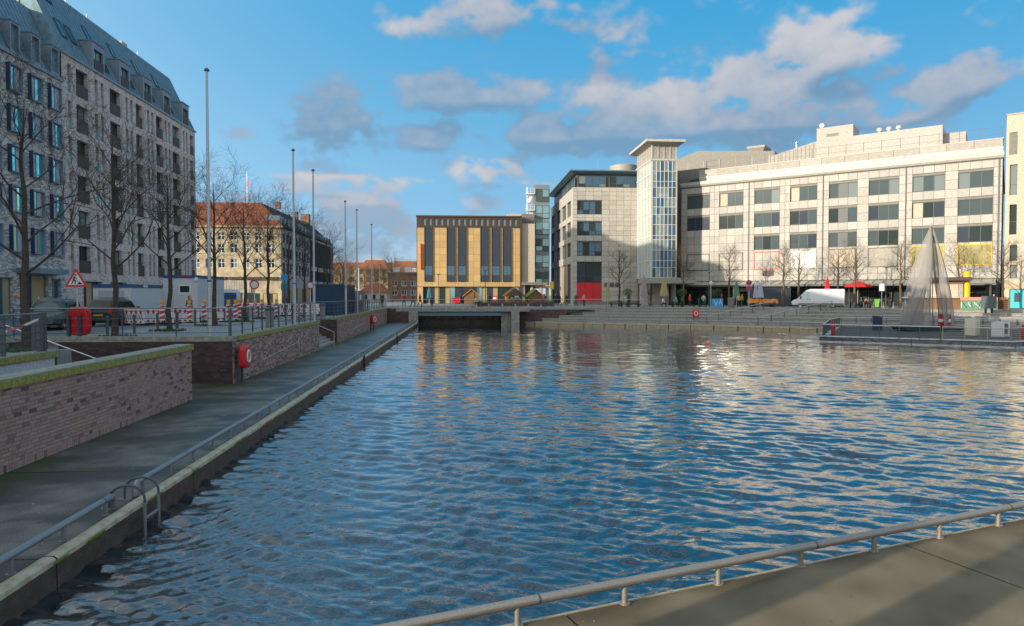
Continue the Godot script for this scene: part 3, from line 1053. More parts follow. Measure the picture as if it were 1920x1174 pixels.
	for k in 420:
		var zz := -8.0 - pow(rg.randf(), 1.6) * 40.0
		var p := V(lerpf(-9.05, -5.85, rg.randf() if k % 3 else pow(rg.randf(), 3.0)), 0.404, zz)
		var r := rg.randf_range(0.008, 0.028)
		var a := rg.randf() * TAU
		var u := V(cos(a), rg.randf_range(0.0, 0.25), sin(a)) * r
		var w2 := V(-sin(a), 0, cos(a)) * r * 0.6
		lf.col = [Color(0.20, 0.12, 0.05), Color(0.10, 0.07, 0.04), Color(0.36, 0.34, 0.30), Color(0.30, 0.20, 0.07)][rg.randi() % 4]
		lf.quad(p - u - w2, p - u + w2, p + u + w2 + V(0, 0.004, 0), p + u - w2 + V(0, 0.004, 0))
	for k in 260:
		var p := V(-0.2, 0.404, -6.9) + V(0.9456, 0, -0.3253) * rg.randf_range(0.0, 10.0) + V(0.3253, 0, 0.9456) * rg.randf_range(0.05, 2.6)
		var r := rg.randf_range(0.003, 0.010)
		var a := rg.randf() * TAU
		var u := V(cos(a), rg.randf_range(0.0, 0.2), sin(a)) * r
		var w2 := V(-sin(a), 0, cos(a)) * r * 0.7
		lf.col = [Color(0.42, 0.37, 0.29), Color(0.10, 0.075, 0.04), Color(0.10, 0.14, 0.04), Color(0.14, 0.10, 0.06)][rg.randi() % 4]
		lf.quad(p - u - w2, p - u + w2, p + u + w2 + V(0, 0.003, 0), p + u - w2 + V(0, 0.003, 0))
	var lv := part(self, "fallen_leaves", lf, "person")
	tag(lv, "small fallen leaves and grit scattered over the promenades", "leaves", "", "stuff")
	# wall handrails and the rope on the long wall
	t = thing("wall_handrail", "thin pale handrail with a hanging rope loop on the long brick wall", "handrail", V(-9.05, 0, -31.6))
	hr = MB.new()
	hr.tube([V(-0.08, 1.0, 0), V(0.02, 1.0, -0.1), V(0.02, 1.35, -6.9), V(0.02, 1.62, -7.1)], 0.02, 6)
	part(t, "handrail", hr, "whitetrim")
	hr = MB.new()
	var lp := []
	for k in 17:
		lp.append(V(0.04, 0.95 + 0.42 * cos(TAU * k / 16), -7.3 + 0.35 * sin(TAU * k / 16)))
	hr.tube(lp, 0.012, 5, false)
	part(t, "rope", hr, "whitetrim")
	t = thing("wall_handrail", "thin pale handrail on the patched wall further along", "handrail", V(-9.06, 0, -57.0))
	hr = MB.new()
	hr.tube([V(-0.08, 1.05, 0), V(0.02, 1.05, 0), V(0.02, 1.3, -7.5), V(0.02, 1.2, -8.2)], 0.025, 6)
	part(t, "handrail", hr, "whitetrim")
	lifebuoy_case("red lifebuoy case with white ring on the lower walk at the dark wall's corner", V(-8.85, 0.4, -28.55), PI / 2)
	lifebuoy_case("red lifebuoy case far along the lower walk near the bridge", V(-8.85, 0.4, -69.4), deg_to_rad(62))
	lifebuoy_case("red lifebuoy case seen from behind, beside the railing under the roadworks sign", V(-15.55, 2.2, -29.0), PI - 0.35, true, 1.25, -0.62)

# ---------------------------------------------------------------- facades (local axes: x along the wall, y up, z outwards)
# a window in a hole: frame with its mullions, and one pane per light
func window(b: Node3D, u0: float, u1: float, v0: float, v1: float, z: float, lights: int, fm, panes: Array, fr := 0.06, transom := -1.0, called := "window") -> MeshInstance3D:
	var m := MB.new()
	var w := u1 - u0
	var h := v1 - v0
	var hol := []
	var lw := (w - fr * (lights + 1)) / lights
	for k in lights:
		var x := fr + k * (lw + fr)
		if transom > 0.0:
			hol.append([x, x + lw, fr, transom - fr / 2])
			hol.append([x, x + lw, transom + fr / 2, h - fr])
		else:
			hol.append([x, x + lw, fr, h - fr])
	m.wall(0, w, 0, h, hol, 0.0, -0.06)
	var f := part(b, called, m, fm, V(u0, v0, z))
	for q in hol:
		part(f, "pane", bxm(V(snappedf(q[1] - q[0], 0.01), snappedf(q[3] - q[2], 0.01), 0.02)), panes[rng.randi() % panes.size()], V((q[0] + q[1]) / 2, (q[2] + q[3]) / 2, -0.05))
	return f

# cladding slabs over a wall on grid lines, left out over the holes; the first ones are parts of their own
func cladding(b: Node3D, us: Array, vs: Array, holes: Array, z: float, mats: Array, most := 300, gap := 0.03, called := "cladding_panel", seedn := 1) -> void:
	var r := RandomNumberGenerator.new()
	r.seed = seedn
	var cells := []
	for y in vs.size() - 1:
		for x in us.size() - 1:
			var bad := false
			var cx: float = (us[x] + us[x + 1]) / 2
			var cy: float = (vs[y] + vs[y + 1]) / 2
			for h in holes:
				if cx > h[0] and cx < h[1] and cy > h[2] and cy < h[3]:
					bad = true
			if not bad:
				cells.append([us[x], us[x + 1], vs[y], vs[y + 1]])
	var rest := []
	for m in mats:
		rest.append(MB.new())
	var n := 0
	for c in cells:
		var k := r.randi() % mats.size()
		var w: float = c[1] - c[0] - gap
		var h: float = c[3] - c[2] - gap
		var ctr := V((c[0] + c[1]) / 2, (c[2] + c[3]) / 2, z + 0.012 + r.randf() * 0.006)
		if n < most:
			part(b, called, bxm(V(snappedf(w, 0.01), snappedf(h, 0.01), 0.03)), mats[k], ctr)
		else:
			rest[k].box(ctr, V(w, h, 0.03))
		n += 1
	for k in mats.size():
		if rest[k].v.size():
			part(b, called, rest[k], mats[k]).set_meta("kind", "stuff")

func lines(stops: Array, most: float) -> Array:  # grid lines through the stops, no further apart than most
	var out := []
	for k in stops.size() - 1:
		var n := maxi(1, int(ceil((stops[k + 1] - stops[k]) / most - 0.15)))
		for j in n:
			out.append(lerpf(stops[k], stops[k + 1], float(j) / n))
	out.append(stops[-1])
	return out

# ---------------------------------------------------------------- apartment block on the left
func mansard(b: Node3D, u0: float, u1: float, v0: float, v1: float, run: float, depth: float, matn: String, seam: float) -> void:
	var m := MB.new()
	m.hexa([V(u0, v0, 0), V(u1, v0, 0), V(u1, v0, -depth), V(u0, v0, -depth), V(u0, v1, -run), V(u1, v1, -run), V(u1, v1, -depth + run), V(u0, v1, -depth + run)])
	var roof := part(b, "roof", m, matn)
	m = MB.new()
	var d := V(0, v1 - v0, -run)
	var nn := V(0, run, v1 - v0).normalized()
	var x := u0 + seam / 2
	while x < u1:
		m.box(V(x, v0, 0) + d * 0.5 + nn * 0.015, V(0.035, d.length(), 0.05), Basis(V(1, 0, 0), d.normalized(), V(1, 0, 0).cross(d.normalized())))
		x += seam
	var s := part(roof, "standing_seams", m, "zincdk")
	s.set_meta("kind", "stuff")

func skylight(b: Node3D, u: float, v: float, w: float, h: float, v0: float, slope: float, pane: String) -> void:  # in a roof that starts at v0 and leans back by slope per metre of rise
	var up := V(0, 1, -slope).normalized()
	var bas := Basis(V(1, 0, 0), up, V(1, 0, 0).cross(up))
	var at := V(u, v, -(v - v0) * slope)
	var m := MB.new()
	m.wall(-w / 2, w / 2, -h / 2, h / 2, [[-w / 2 + 0.09, w / 2 - 0.09, -h / 2 + 0.09, h / 2 - 0.09]], 0.12, 0.0)
	m.quad(V(-w / 2, h / 2, 0.12), V(w / 2, h / 2, 0.12), V(w / 2, h / 2, 0), V(-w / 2, h / 2, 0))
	m.quad(V(-w / 2, -h / 2, 0), V(-w / 2, -h / 2, 0.12), V(-w / 2, h / 2, 0.12), V(-w / 2, h / 2, 0))
	m.quad(V(w / 2, -h / 2, 0.12), V(w / 2, -h / 2, 0), V(w / 2, h / 2, 0), V(w / 2, h / 2, 0.12))
	var f := part(b, "skylight", m, "greyframe", at, bas)
	part(f, "pane", bxm(V(w - 0.18, h - 0.18, 0.03)), pane, V(0, 0, 0.07))

func apartment_block() -> void:
	var b := thing("apartment_building", "long pale brick apartment block with zinc mansard roof and dormers, six window storeys", "building", V(-33, 0, 0), PI / 2)
	var ue := 87.9
	# --- pink-grey section
	var u0 := 59.55
	var holes := []
	var tops := [23.38, 20.32, 17.3, 14.27, 11.22, 8.17]
	var wide := [[61.7, 63.5], [67.9, 70.0], [73.4, 74.7], [78.3, 79.9], [82.55, 84.5], [86.4, 87.35]]
	wide = [[61.7, 63.55], [67.35, 69.3], [72.5, 73.85], [77.1, 78.7], [81.3, 83.2], [86.35, 87.3]]
	var narrow := [[60.45, 60.95], [64.7, 65.25], [65.75, 66.25], [70.4, 70.85], [71.35, 71.85], [75.0, 75.5], [75.95, 76.45], [79.3, 79.85], [80.2, 80.7], [84.3, 84.75], [85.2, 85.65]]
	for t in tops:
		for w in wide:
			holes.append([w[0], w[1], t - 2.35, t])
		for w in narrow:
			holes.append([w[0], w[1], t - 2.35, t])
	var shops := [[62.3, 65.4, 2.2, 5.1], [67.0, 70.0, 2.2, 5.1], [78.0, 80.2, 2.2, 5.1], [83.0, 85.0, 2.2, 5.1]]
	holes.append_array(shops)
	var m := MB.new()
	m.wall(u0, ue, 2.0, 24.0, holes, 0.0, -0.35)
	m.quad(V(ue, 2, 0), V(ue, 2, -11), V(ue, 24, -11), V(ue, 24, 0))
	part(b, "wall", m, "pinkbrick")
	bp(b, "inner_core", u0, ue - 0.02, 2.0, 23.95, -10.5, -0.42, "inner")
	bp(b, "eaves", u0 - 0.05, ue + 0.12, 23.98, 24.18, -0.6, 0.14, "zincside")
	for t in tops:
		var k := 0
		for w in wide:
			var blind: bool = k == 2
			var z0 := -0.34
			window(b, w[0], w[1], t - 2.35, t, z0, 1 if w[1] - w[0] < 1.2 else 2, "darkframe", ["dkglass", "dkglass", "dkglass", "cyan2"] if not blind else ["grglass"], 0.05)
			bp(b, "balcony_panel", w[0] + 0.02, w[1] - 0.02, t - 2.36, t - 1.27, -0.06, 0.03, "balc")
			var st := MB.new()
			for j in 17:  # brick relief beside each wide opening
				st.bx(w[1] + 0.12, w[1] + 0.47, t - 2.3 + j * 0.14, t - 2.235 + j * 0.14, -0.01, 0.045)
			part(b, "brick_relief", st, "pinkbrick").set_meta("kind", "stuff")
			k += 1
		for w in narrow:
			window(b, w[0], w[1], t - 2.35, t, -0.34, 1, "darkframe", ["dkglass", "dkglass", "tgglass"], 0.05, 1.15)
			bp(b, "glass_guard", w[0] + 0.01, w[1] - 0.01, t - 2.34, t - 1.3, -0.09, -0.07, "cyan2")
	for s in shops:
		window(b, s[0], s[1], s[2] + 0.02, s[3], -0.34, 3, "greyframe", ["warmpane", "dkglass", "dkglass", "ltglass"], 0.08)
	# --- near section with white brick and blue box windows
	var n0 := 20.0
	holes = []
	var cols := []
	var u := 52.55
	while u > n0 + 1.0:
		cols.append(u)
		u -= 2.52
	cols.append_array([55.05, 57.57])
	var tops2 := [20.83, 17.87, 14.93, 12.0, 9.06]
	for t in tops2:
		for c in cols:
			holes.append([c, c + 1.48, t - 1.98, t])
	var shops2 := [[51.2, 52.9, 2.2, 5.2], [53.6, 57.2, 2.2, 5.5], [57.6, 58.9, 2.2, 5.2], [46.0, 49.5, 2.2, 5.2], [40.0, 44.0, 2.2, 5.2], [33, 37, 2.2, 5.2]]
	holes.append_array(shops2)
	m = MB.new()
	m.wall(n0, u0 - 0.02, 2.0, 21.55, holes, 0.04, -0.3)
	part(b, "wall", m, "whitebrick")
	bp(b, "inner_core", n0, u0 - 0.05, 2.0, 21.5, -11, -0.4, "inner")
	bp(b, "end_wall", -4.0, n0 - 0.005, 2.0, 21.5, -11, 0.0, "whitebrick")
	bp(b, "eaves", -4.0, u0 + 0.05, 21.5, 21.78, -0.5, 0.2, "zincside")
	var q := 0
	for t in tops2:
		for c in cols:
			m = MB.new()  # projecting box round the window
			m.wall(0, 1.48, 0, 1.98, [[0.09, 1.39, 0.09, 1.89]], 0.32, -0.2)
			m.bx(-0.002, 0.012, 0, 1.98, 0.04, 0.318)
			m.bx(1.468, 1.482, 0, 1.98, 0.04, 0.318)
			m.bx(0, 1.48, -0.005, 0.012, 0.04, 0.318)
			m.bx(0, 1.48, 1.968, 1.985, 0.04, 0.318)
			var bxw := part(b, "window_box", m, "frameblue", V(c, t - 1.98, 0))
			bp(bxw, "box_side", -0.03, -0.004, -0.01, 1.99, 0.05, 0.325, "navy")
			var half := 0.62 if q % 3 != 1 else 0.55
			bp(bxw, "pane", 0.12, half + 0.06, 0.12, 1.86, 0.10, 0.12, "cyan" if q % 2 == 0 else "lace")
			bp(bxw, "pane", half + 0.14, 1.36, 0.12, 1.86, 0.10, 0.12, "lace" if q % 2 == 0 else "cyan")
			bp(bxw, "mullion", half + 0.06, half + 0.14, 0.10, 1.88, 0.08, 0.15, "frameblue")
			q += 1
	for s in shops2:
		window(b, s[0], s[1], s[2] + 0.02, s[3], -0.2, 2, "zincdk", ["warmpane", "dkglass", "blglass", "dkglass"], 0.12)
	bp(b, "entrance_canopy", 53.2, 58.2, 5.55, 5.95, 0.05, 1.1, "zinc")
	bp(b, "wall_lamp", 52.97, 53.1, 3.6, 3.9, 0.05, 0.2, "orange")
	# roofs
	mansard(b, u0 - 0.03, ue, 24.18, 30.6, 3.0, 10.8, "zinc", 0.52)
	mansard(b, -4.0, u0 - 0.06, 21.78, 27.4, 2.4, 10.8, "zinc", 0.52)
	bp(b, "gable", u0 - 0.09, u0 - 0.06, 27.42, 30.4, -7.6, -3.2, "creamwall")
	bp(b, "chimney", 56.2, 57.8, 27.3, 28.6, -4.2, -2.5, "whitetrim")
	bp(b, "chimney", 77.0, 78.2, 30.5, 31.2, -4.6, -3.4, "creamwall")
	for x in [66.9, 70.5, 81.0]:
		part(b, "vent_pipe", bxm(V(0.09, 1.0, 0.09)), "white", V(x, 30.9, -3.6))
	# dormers, pink-grey section
	for d in [[64.35, 66.5], [69.25, 71.4], [74.15, 76.25], [78.9, 80.95], [84.05, 86.1]]:
		m = MB.new()
		m.wall(d[0], d[1], 24.2, 26.65, [[d[0] + 0.35, d[1] - 0.3, 24.25, 26.1]], 0.0, -0.25)
		m.quad(V(d[0], 24.2, -3.2), V(d[0], 24.2, 0), V(d[0], 26.65, 0), V(d[0], 26.65, -3.2))
		m.quad(V(d[1], 24.2, 0), V(d[1], 24.2, -3.2), V(d[1], 26.65, -3.2), V(d[1], 26.65, 0))
		var dm := part(b, "dormer", m, "zincside")
		bp(dm, "dormer_roof", d[0] - 0.06, d[1] + 0.06, 26.65, 26.76, -3.2, 0.08, "zincdk")
		window(dm, d[0] + 0.35, d[1] - 0.3, 24.25, 26.1, -0.2, 2, "darkframe", ["ltglass", "ltglass", "cyan2"], 0.07)
		bp(dm, "balcony_panel", d[0] + 0.32, d[1] - 0.27, 24.1, 25.15, -0.04, 0.05, "balc")
	for d in [[53.0, 54.15], [55.45, 56.65], [58.0, 59.2], [50.4, 51.6], [47.8, 49.0]]:
		m = MB.new()
		m.wall(d[0], d[1], 21.8, 24.05, [[d[0] + 0.16, d[1] - 0.16, 21.98, 23.86]], 0.08, -0.15)
		m.quad(V(d[0], 21.8, -2.6), V(d[0], 21.8, 0.08), V(d[0], 24.05, 0.08), V(d[0], 24.05, -2.6))
		m.quad(V(d[1], 21.8, 0.08), V(d[1], 21.8, -2.6), V(d[1], 24.05, -2.6), V(d[1], 24.05, 0.08))
		var dm := part(b, "dormer", m, "zincside")
		bp(dm, "dormer_roof", d[0] - 0.05, d[1] + 0.05, 24.05, 24.14, -2.6, 0.14, "zincdk")
		window(dm, d[0] + 0.16, d[1] - 0.16, 21.98, 23.86, -0.12, 2, "frameblue", ["lace", "cyan", "cyan2"], 0.07)
	var sl := 3.0 / 6.42
	skylight(b, 61.8, 29.6, 0.95, 1.5, 24.18, sl, "blglass")
	for x in [61.5, 62.95]:
		skylight(b, x, 26.6, 0.85, 1.7, 24.18, sl, "blglass" if x < 62 else "dkglass")
	for x in [67.0, 71.6, 76.6, 81.2]:
		skylight(b, x, 28.2, 0.8, 1.5, 24.18, sl, "blglass" if x < 72 else "ltglass")
	for x in [67.6, 72.6, 77.3, 82.0]:
		skylight(b, x, 25.4, 0.7, 1.2, 24.18, sl, "dkglass")
	for x in [30.0, 38.0]:
		skylight(b, x, 25.8, 0.9, 1.5, 21.78, 2.4 / 5.62, "blglass")

# ---------------------------------------------------------------- long department store on the right
func store() -> void:
	var b := thing("department_store", "long cream panelled store with three rows of triple windows and roof parking", "building", V(35.27, 0, -108.0), -atan2(0.647, 0.763))
	var cols := [[1.0, 4.7], [6.2, 9.92], [11.57, 15.27], [16.72, 20.42], [21.98, 25.64], [27.04, 30.7], [32.25, 35.93], [37.35, 41.08]]
	var rows := [17.5, 14.03, 10.6]
	var holes := []
	for k in 8:
		for r in 3:
			if r == 2 and k < 2:
				continue
			holes.append([cols[k][0], cols[k][1], rows[r], rows[r] + 2.38])
	var m := MB.new()
	m.wall(0, 42.0, 5.95, 20.9, holes, 0.0, -0.3)
	part(b, "wall", m, "joint")
	bp(b, "inner_core", 0.02, 41.98, 2.0, 20.9, -20, -0.35, "inner")
	bp(b, "side_wall", -0.02, 0.0, 2.0, 21.7, -20, 0.0, "panel1")
	var us := [0.02]
	for c in cols:
		us.append_array([c[0], lerpf(c[0], c[1], 0.3333), lerpf(c[0], c[1], 0.6667), c[1]])
	us.append(41.98)
	var us2 := lines(us, 1.25)
	var vs := [5.97, 6.8, 7.68, 9.0, 10.6, 11.8, 12.98, 14.03, 15.2, 16.41, 17.5, 18.7, 19.88, 20.88]
	cladding(b, us2, vs, holes, 0.0, ["panel0", "panel1", "panel2", "panel3"], 300, 0.042, "cladding_panel", 3)
	for x in [10.76, 21.21, 31.5]:
		bp(b, "downpipe", x - 0.06, x + 0.06, 5.9, 20.9, 0.03, 0.12, "darkframe")
	bp(b, "corner_joint", 41.55, 41.75, 2.2, 20.95, 0.0, 0.08, "greyframe")
	# windows
	var q := 0
	for h in holes:
		var r := int(round((17.5 - h[2]) / 3.46))
		var k := 0
		for c in cols.size():
			if absf(cols[c][0] - h[0]) < 0.01:
				k = c
		var f: MeshInstance3D
		var pl := ["grglass", "grglass", "grglass", "ltglass"] if r == 0 else ["grglass", "dkglass", "grglass", "tgglass"]
		if k == 4:
			f = window(b, h[0], h[1], h[2], h[3] - 0.32, -0.16, 3, "greyframe", pl, 0.07)
			bp(f, "blind_panel", 1.2, 2.46, 0.04, 2.02, -0.04, 0.02, "greyframe")
		else:
			f = window(b, h[0], h[1], h[2], h[3] - 0.32, -0.16, 3, "greyframe", pl, 0.07)
			if q % 2 == 0:
				bp(f, "sash", 0.1, 1.22, 0.10, 0.16, -0.05, 0.01, "greyframe")
			if q % 5 == 2:
				bp(f, "blind", 0.12, 1.2, 0.05, 2.0, -0.045, -0.035, "creamwall")
		bp(b, "shutter_box", h[0], h[1], h[3] - 0.32, h[3] - 0.004, -0.2, -0.06, "greyclad2")
		q += 1
	# poster frames under the windows
	var fc := ["greyframe", "greyframe", "red", "whitetrim", "greyclad2", "greyframe", "yellow", "yellow"]
	for k in 8:
		var a: float = cols[k][0]
		var e: float = cols[k][1]
		m = MB.new()
		m.wall(a, e, 7.66, 10.33, [[a + 0.11, e - 0.11, 7.77, 10.22]], 0.12, 0.03)
		m.bx(a - 0.004, a + 0.01, 7.66, 10.33, 0.03, 0.118)
		m.bx(a, e, 10.32, 10.334, 0.03, 0.118)
		var f := part(b, "poster_frame", m, fc[k])
		if k in [3, 4, 5, 6, 7]:
			bp(f, "poster_board", a + 0.11, e - 0.11, 7.77, 10.22, 0.05, 0.075, ["white", "creamwall", "greyclad", "beige", "beige"][k - 3])
	bp(b, "vent_grille", 12.9, 14.5, 6.65, 7.5, 0.04, 0.09, "bronze")
	# cornice, clerestory band and parapet
	m = MB.new()
	m.prism([Vector2(0.0, 20.92), Vector2(0.22, 20.98), Vector2(0.4, 21.25), Vector2(0.42, 21.68), Vector2(0.0, 21.72), Vector2(-3.0, 21.72), Vector2(-3.0, 20.92)], V(0, 0, 1), V(0, 1, 0), V(0, 0, 0), V(42.1, 0, 0))
	part(b, "cornice", m, "whitetrim")
	bp(b, "gutter", 0.0, 41.9, 20.86, 20.92, 0.03, 0.14, "greyframe")
	bp(b, "clerestory_wall", 2.6, 42.0, 21.72, 22.45, -3.5, -1.0, "whitetrim")
	for k in 22:
		var x := 3.0 + k * 1.28
		window(b, x, x + 1.05, 21.76, 22.4, -0.97, 1, "white", ["ltglass", "cyan2", "grglass"], 0.06, -1.0, "clerestory_window")
	bp(b, "cornice_band", 31.4, 42.0, 21.9, 22.4, -0.99, -0.75, "whitetrim")
	bp(b, "parapet_core", 2.6, 42.0, 22.45, 23.55, -3.5, -0.9, "joint")
	for k in 13:
		var x := 2.6 + k * 3.03
		bp(b, "parapet_panel", x + 0.01, x + 3.0, 22.52, 23.55, -0.9, -0.86, "greyclad" if k % 5 else "panel3")
	bp(b, "parapet_rail", 2.6, 42.0, 22.44, 22.52, -0.99, -0.80, "white")
	bp(b, "parapet_coping", 2.55, 42.05, 23.55, 23.63, -3.5, -0.83, "whitetrim")
	bp(b, "blue_glazing", -5.0, 2.6, 21.74, 22.9, -4.2, -4.0, "blglass")
	bp(b, "recessed_band", -6.0, 2.6, 22.9, 24.6, -6.0, -4.05, "greyclad2")
	# roof deck with what stands on it
	bp(b, "link_wall", -5.5, -0.05, 2.0, 22.8, -7.0, -2.0, "greyclad2")
	bp(b, "roof_deck", 0.1, 42.0, 21.7, 22.4, -45, -3.5, "greyclad2")
	m = MB.new()
	m.prism([Vector2(-12.0, 22.4), Vector2(9.0, 22.4), Vector2(9.0, 29.2), Vector2(-5.1, 30.9), Vector2(-12.0, 29.0)], V(1, 0, 0), V(0, 1, 0), V(0, 0, -20), V(0, 0, -14))
	part(b, "roof_house", m, "greyclad2")
	for k in 7:
		bp(b, "wall_rib", -9.9 + k * 3.0, -9.84 + k * 3.0, 22.4, 28.9, -19.99, -19.95, "whitetrim")
	m = MB.new()
	m.prism([Vector2(10.6, 22.4), Vector2(18.3, 22.4), Vector2(18.3, 28.1), Vector2(10.6, 26.4)], V(1, 0, 0), V(0, 1, 0), V(0, 0, -10.5), V(0, 0, -9))
	part(b, "ramp_house", m, "greyclad")
	for k in 13:
		bp(b, "wall_rib", 10.9 + k * 0.6, 10.96 + k * 0.6, 22.4, 26.4 + k * 0.12, -10.49, -10.45, "greyclad2")
	bp(b, "lift_house", 18.3, 23.44, 22.4, 29.65, -14.0, -9.0, "panel3")
	bp(b, "louvre", 19.7, 21.4, 28.2, 28.6, -9.0, -8.95, "greyclad2")
	bp(b, "plant_house", 23.45, 34.95, 22.4, 27.75, -14.0, -8.5, "panel1")
	bp(b, "plant_house_end", 34.96, 37.6, 22.4, 26.9, -15.0, -10.5, "panel3")
	for k in 3:
		var vt := MB.new()
		vt.lathe([Vector2(0.26, 27.7), Vector2(0.26, 28.1), Vector2(0.42, 28.15), Vector2(0.36, 28.6), Vector2(0.0, 28.62)], 12, V(26.9 + k * 1.25, 0, -9.6))
		part(b, "roof_vent", vt, "whitetrim")
	var hood := MB.new()
	hood.hexa([V(4.6, 29.4, -21), V(6.6, 29.4, -21), V(6.6, 29.4, -24), V(4.6, 29.4, -24), V(4.0, 30.3, -20.4), V(7.2, 30.3, -20.4), V(7.2, 30.3, -24.6), V(4.0, 30.3, -24.6)])
	hood.bx(4.0, 7.2, 30.3, 30.6, -24.6, -20.4)
	part(b, "roof_hood", hood, "greyclad")
	var dish := MB.new()
	dish.lathe([Vector2(0, 0), Vector2(0.2, 0.04), Vector2(0.36, 0.12), Vector2(0.2, 0.03), Vector2(0, -0.03)], 14, V(18.9, 30.1, -9.6), Basis(V(1, 0, 0), PI / 2 - 0.3))
	dish.bx(18.87, 18.93, 29.6, 30.0, -9.75, -9.65)
	part(b, "satellite_dish", dish, "white")
	for x in [5.2, 12.4, 18.6]:
		part(b, "mast", bxm(V(0.04, 3.0, 0.04)), "steel", V(x, 29.0 if x < 14 else 28.6, -21.0 if x < 14 else -11.5))
	var fr := MB.new()
	for k in 18:
		fr.bx(3.0 + k * 2.28, 3.06 + k * 2.28, 23.6, 25.5, -3.06, -3.0)
	for y in [24.5, 25.4]:
		fr.bx(3.0, 42.0, y, y + 0.03, -3.05, -3.02)
	part(b, "roof_fence", fr, "greyframe")
	# glazed canopy over the pavement and the shop fronts under it
	m = MB.new()
	m.hexa([V(1.2, 5.30, 2.9), V(41.5, 5.30, 2.9), V(41.5, 5.82, 0.0), V(1.2, 5.82, 0.0), V(1.2, 5.36, 2.9), V(41.5, 5.36, 2.9), V(41.5, 5.88, 0.0), V(1.2, 5.88, 0.0)])
	var can := part(b, "canopy", m, "panel3")
	for k in 34:
		var x := 1.5 + k * 1.2
		m = MB.new()
		m.hexa([V(x, 5.37, 2.95), V(x + 0.09, 5.37, 2.95), V(x + 0.09, 5.89, 0.05), V(x, 5.89, 0.05), V(x, 5.47, 2.95), V(x + 0.09, 5.47, 2.95), V(x + 0.09, 5.99, 0.05), V(x, 5.99, 0.05)])
		part(can, "canopy_rib", m, "tanstone")
	bp(can, "canopy_edge", 1.1, 41.6, 5.08, 5.36, 2.9, 3.0, "greyframe")
	for k in 6:
		var x := 1.4 + k * 7.9
		bp(b, "canopy_post", x, x + 0.22, 2.2, 5.3, 2.5, 2.72, "greyclad")
	bp(b, "fascia", 0.0, 42.0, 4.9, 5.95, -0.3, -0.05, "darkframe")
	for k in 14:
		var x := 0.2 + k * 2.99
		window(b, x, x + 2.86, 2.25, 4.9, -0.2, 2, "greyframe", ["dkglass", "dkglass", "inner", "grglass", "dkglass", "warmpane" if k % 4 == 2 else "dkglass"], 0.07, 2.1, "shop_window")
	for k in [3, 11]:
		bp(b, "shop_sign", 0.5 + k * 2.99, 2.4 + k * 2.99, 4.35, 4.85, -0.13, -0.05, "teal" if k == 11 else "creamwall")

func stone_tower() -> void:
	var b := thing("stone_building", "tall plain sandstone building with narrow upright windows at the end of the long store", "building", V(67.5, 0, -80.6), -atan2(0.647, 0.763))
	var holes := [[0.95, 1.8, 19.6, 24.0], [0.95, 1.8, 14.4, 18.9], [0.95, 1.8, 9.9, 13.7], [0.95, 1.8, 7.9, 9.7]]
	holes = [[0.3, 1.12, 21.1, 23.85], [0.4, 1.16, 16.15, 19.9], [0.45, 1.2, 11.3, 15.0], [0.55, 1.3, 8.05, 10.0], [0.6, 1.35, 5.9, 7.6]]
	var m := MB.new()
	m.wall(0, 14.0, 2.0, 26.0, holes + [[0.6, 9.0, 2.2, 4.6]], 0.6, 0.3)
	m.quad(V(0, 2, -12), V(0, 2, 0.6), V(0, 26, 0.6), V(0, 26, -12))
	m.quad(V(0, 26, 0.6), V(14, 26, 0.6), V(14, 26, -12), V(0, 26, -12))
	part(b, "wall", m, "creamwall")
	bp(b, "inner_core", 0.02, 14, 2.0, 25.9, -12, 0.25, "inner")
	bp(b, "cornice", -0.06, 14, 26.0, 26.15, -12, 0.68, "tanstone")
	var lv := MB.new()
	for k in 22:
		lv.bx(0.3, 1.12, 21.12 + k * 0.123, 21.19 + k * 0.123, 0.38, 0.55)
	part(b, "louvre", lv, "greyclad")
	window(b, 0.4, 1.16, 16.15, 19.9, 0.36, 1, "greyframe", ["ltglass"], 0.05, 1.3)
	window(b, 0.45, 1.2, 11.3, 15.0, 0.36, 1, "greyframe", ["dkglass"], 0.05, 1.6)
	window(b, 0.55, 1.3, 8.05, 10.0, 0.36, 1, "greyframe", ["grglass"], 0.05)
	window(b, 0.6, 1.35, 5.9, 7.6, 0.36, 1, "greyframe", ["ltglass"], 0.05)
	bp(b, "stone_band", -0.03, 14, 4.7, 5.25, 0.6, 0.66, "tanstone")
	bp(b, "turquoise_shopfront", 0.6, 4.0, 2.25, 4.55, 0.3, 0.34, "turq")
	bp(b, "painted_figure", 1.1, 1.7, 3.0, 4.1, 0.345, 0.36, "contblue")
	bp(b, "dark_door", 4.02, 9.0, 2.25, 4.55, 0.3, 0.33, "dkglass")

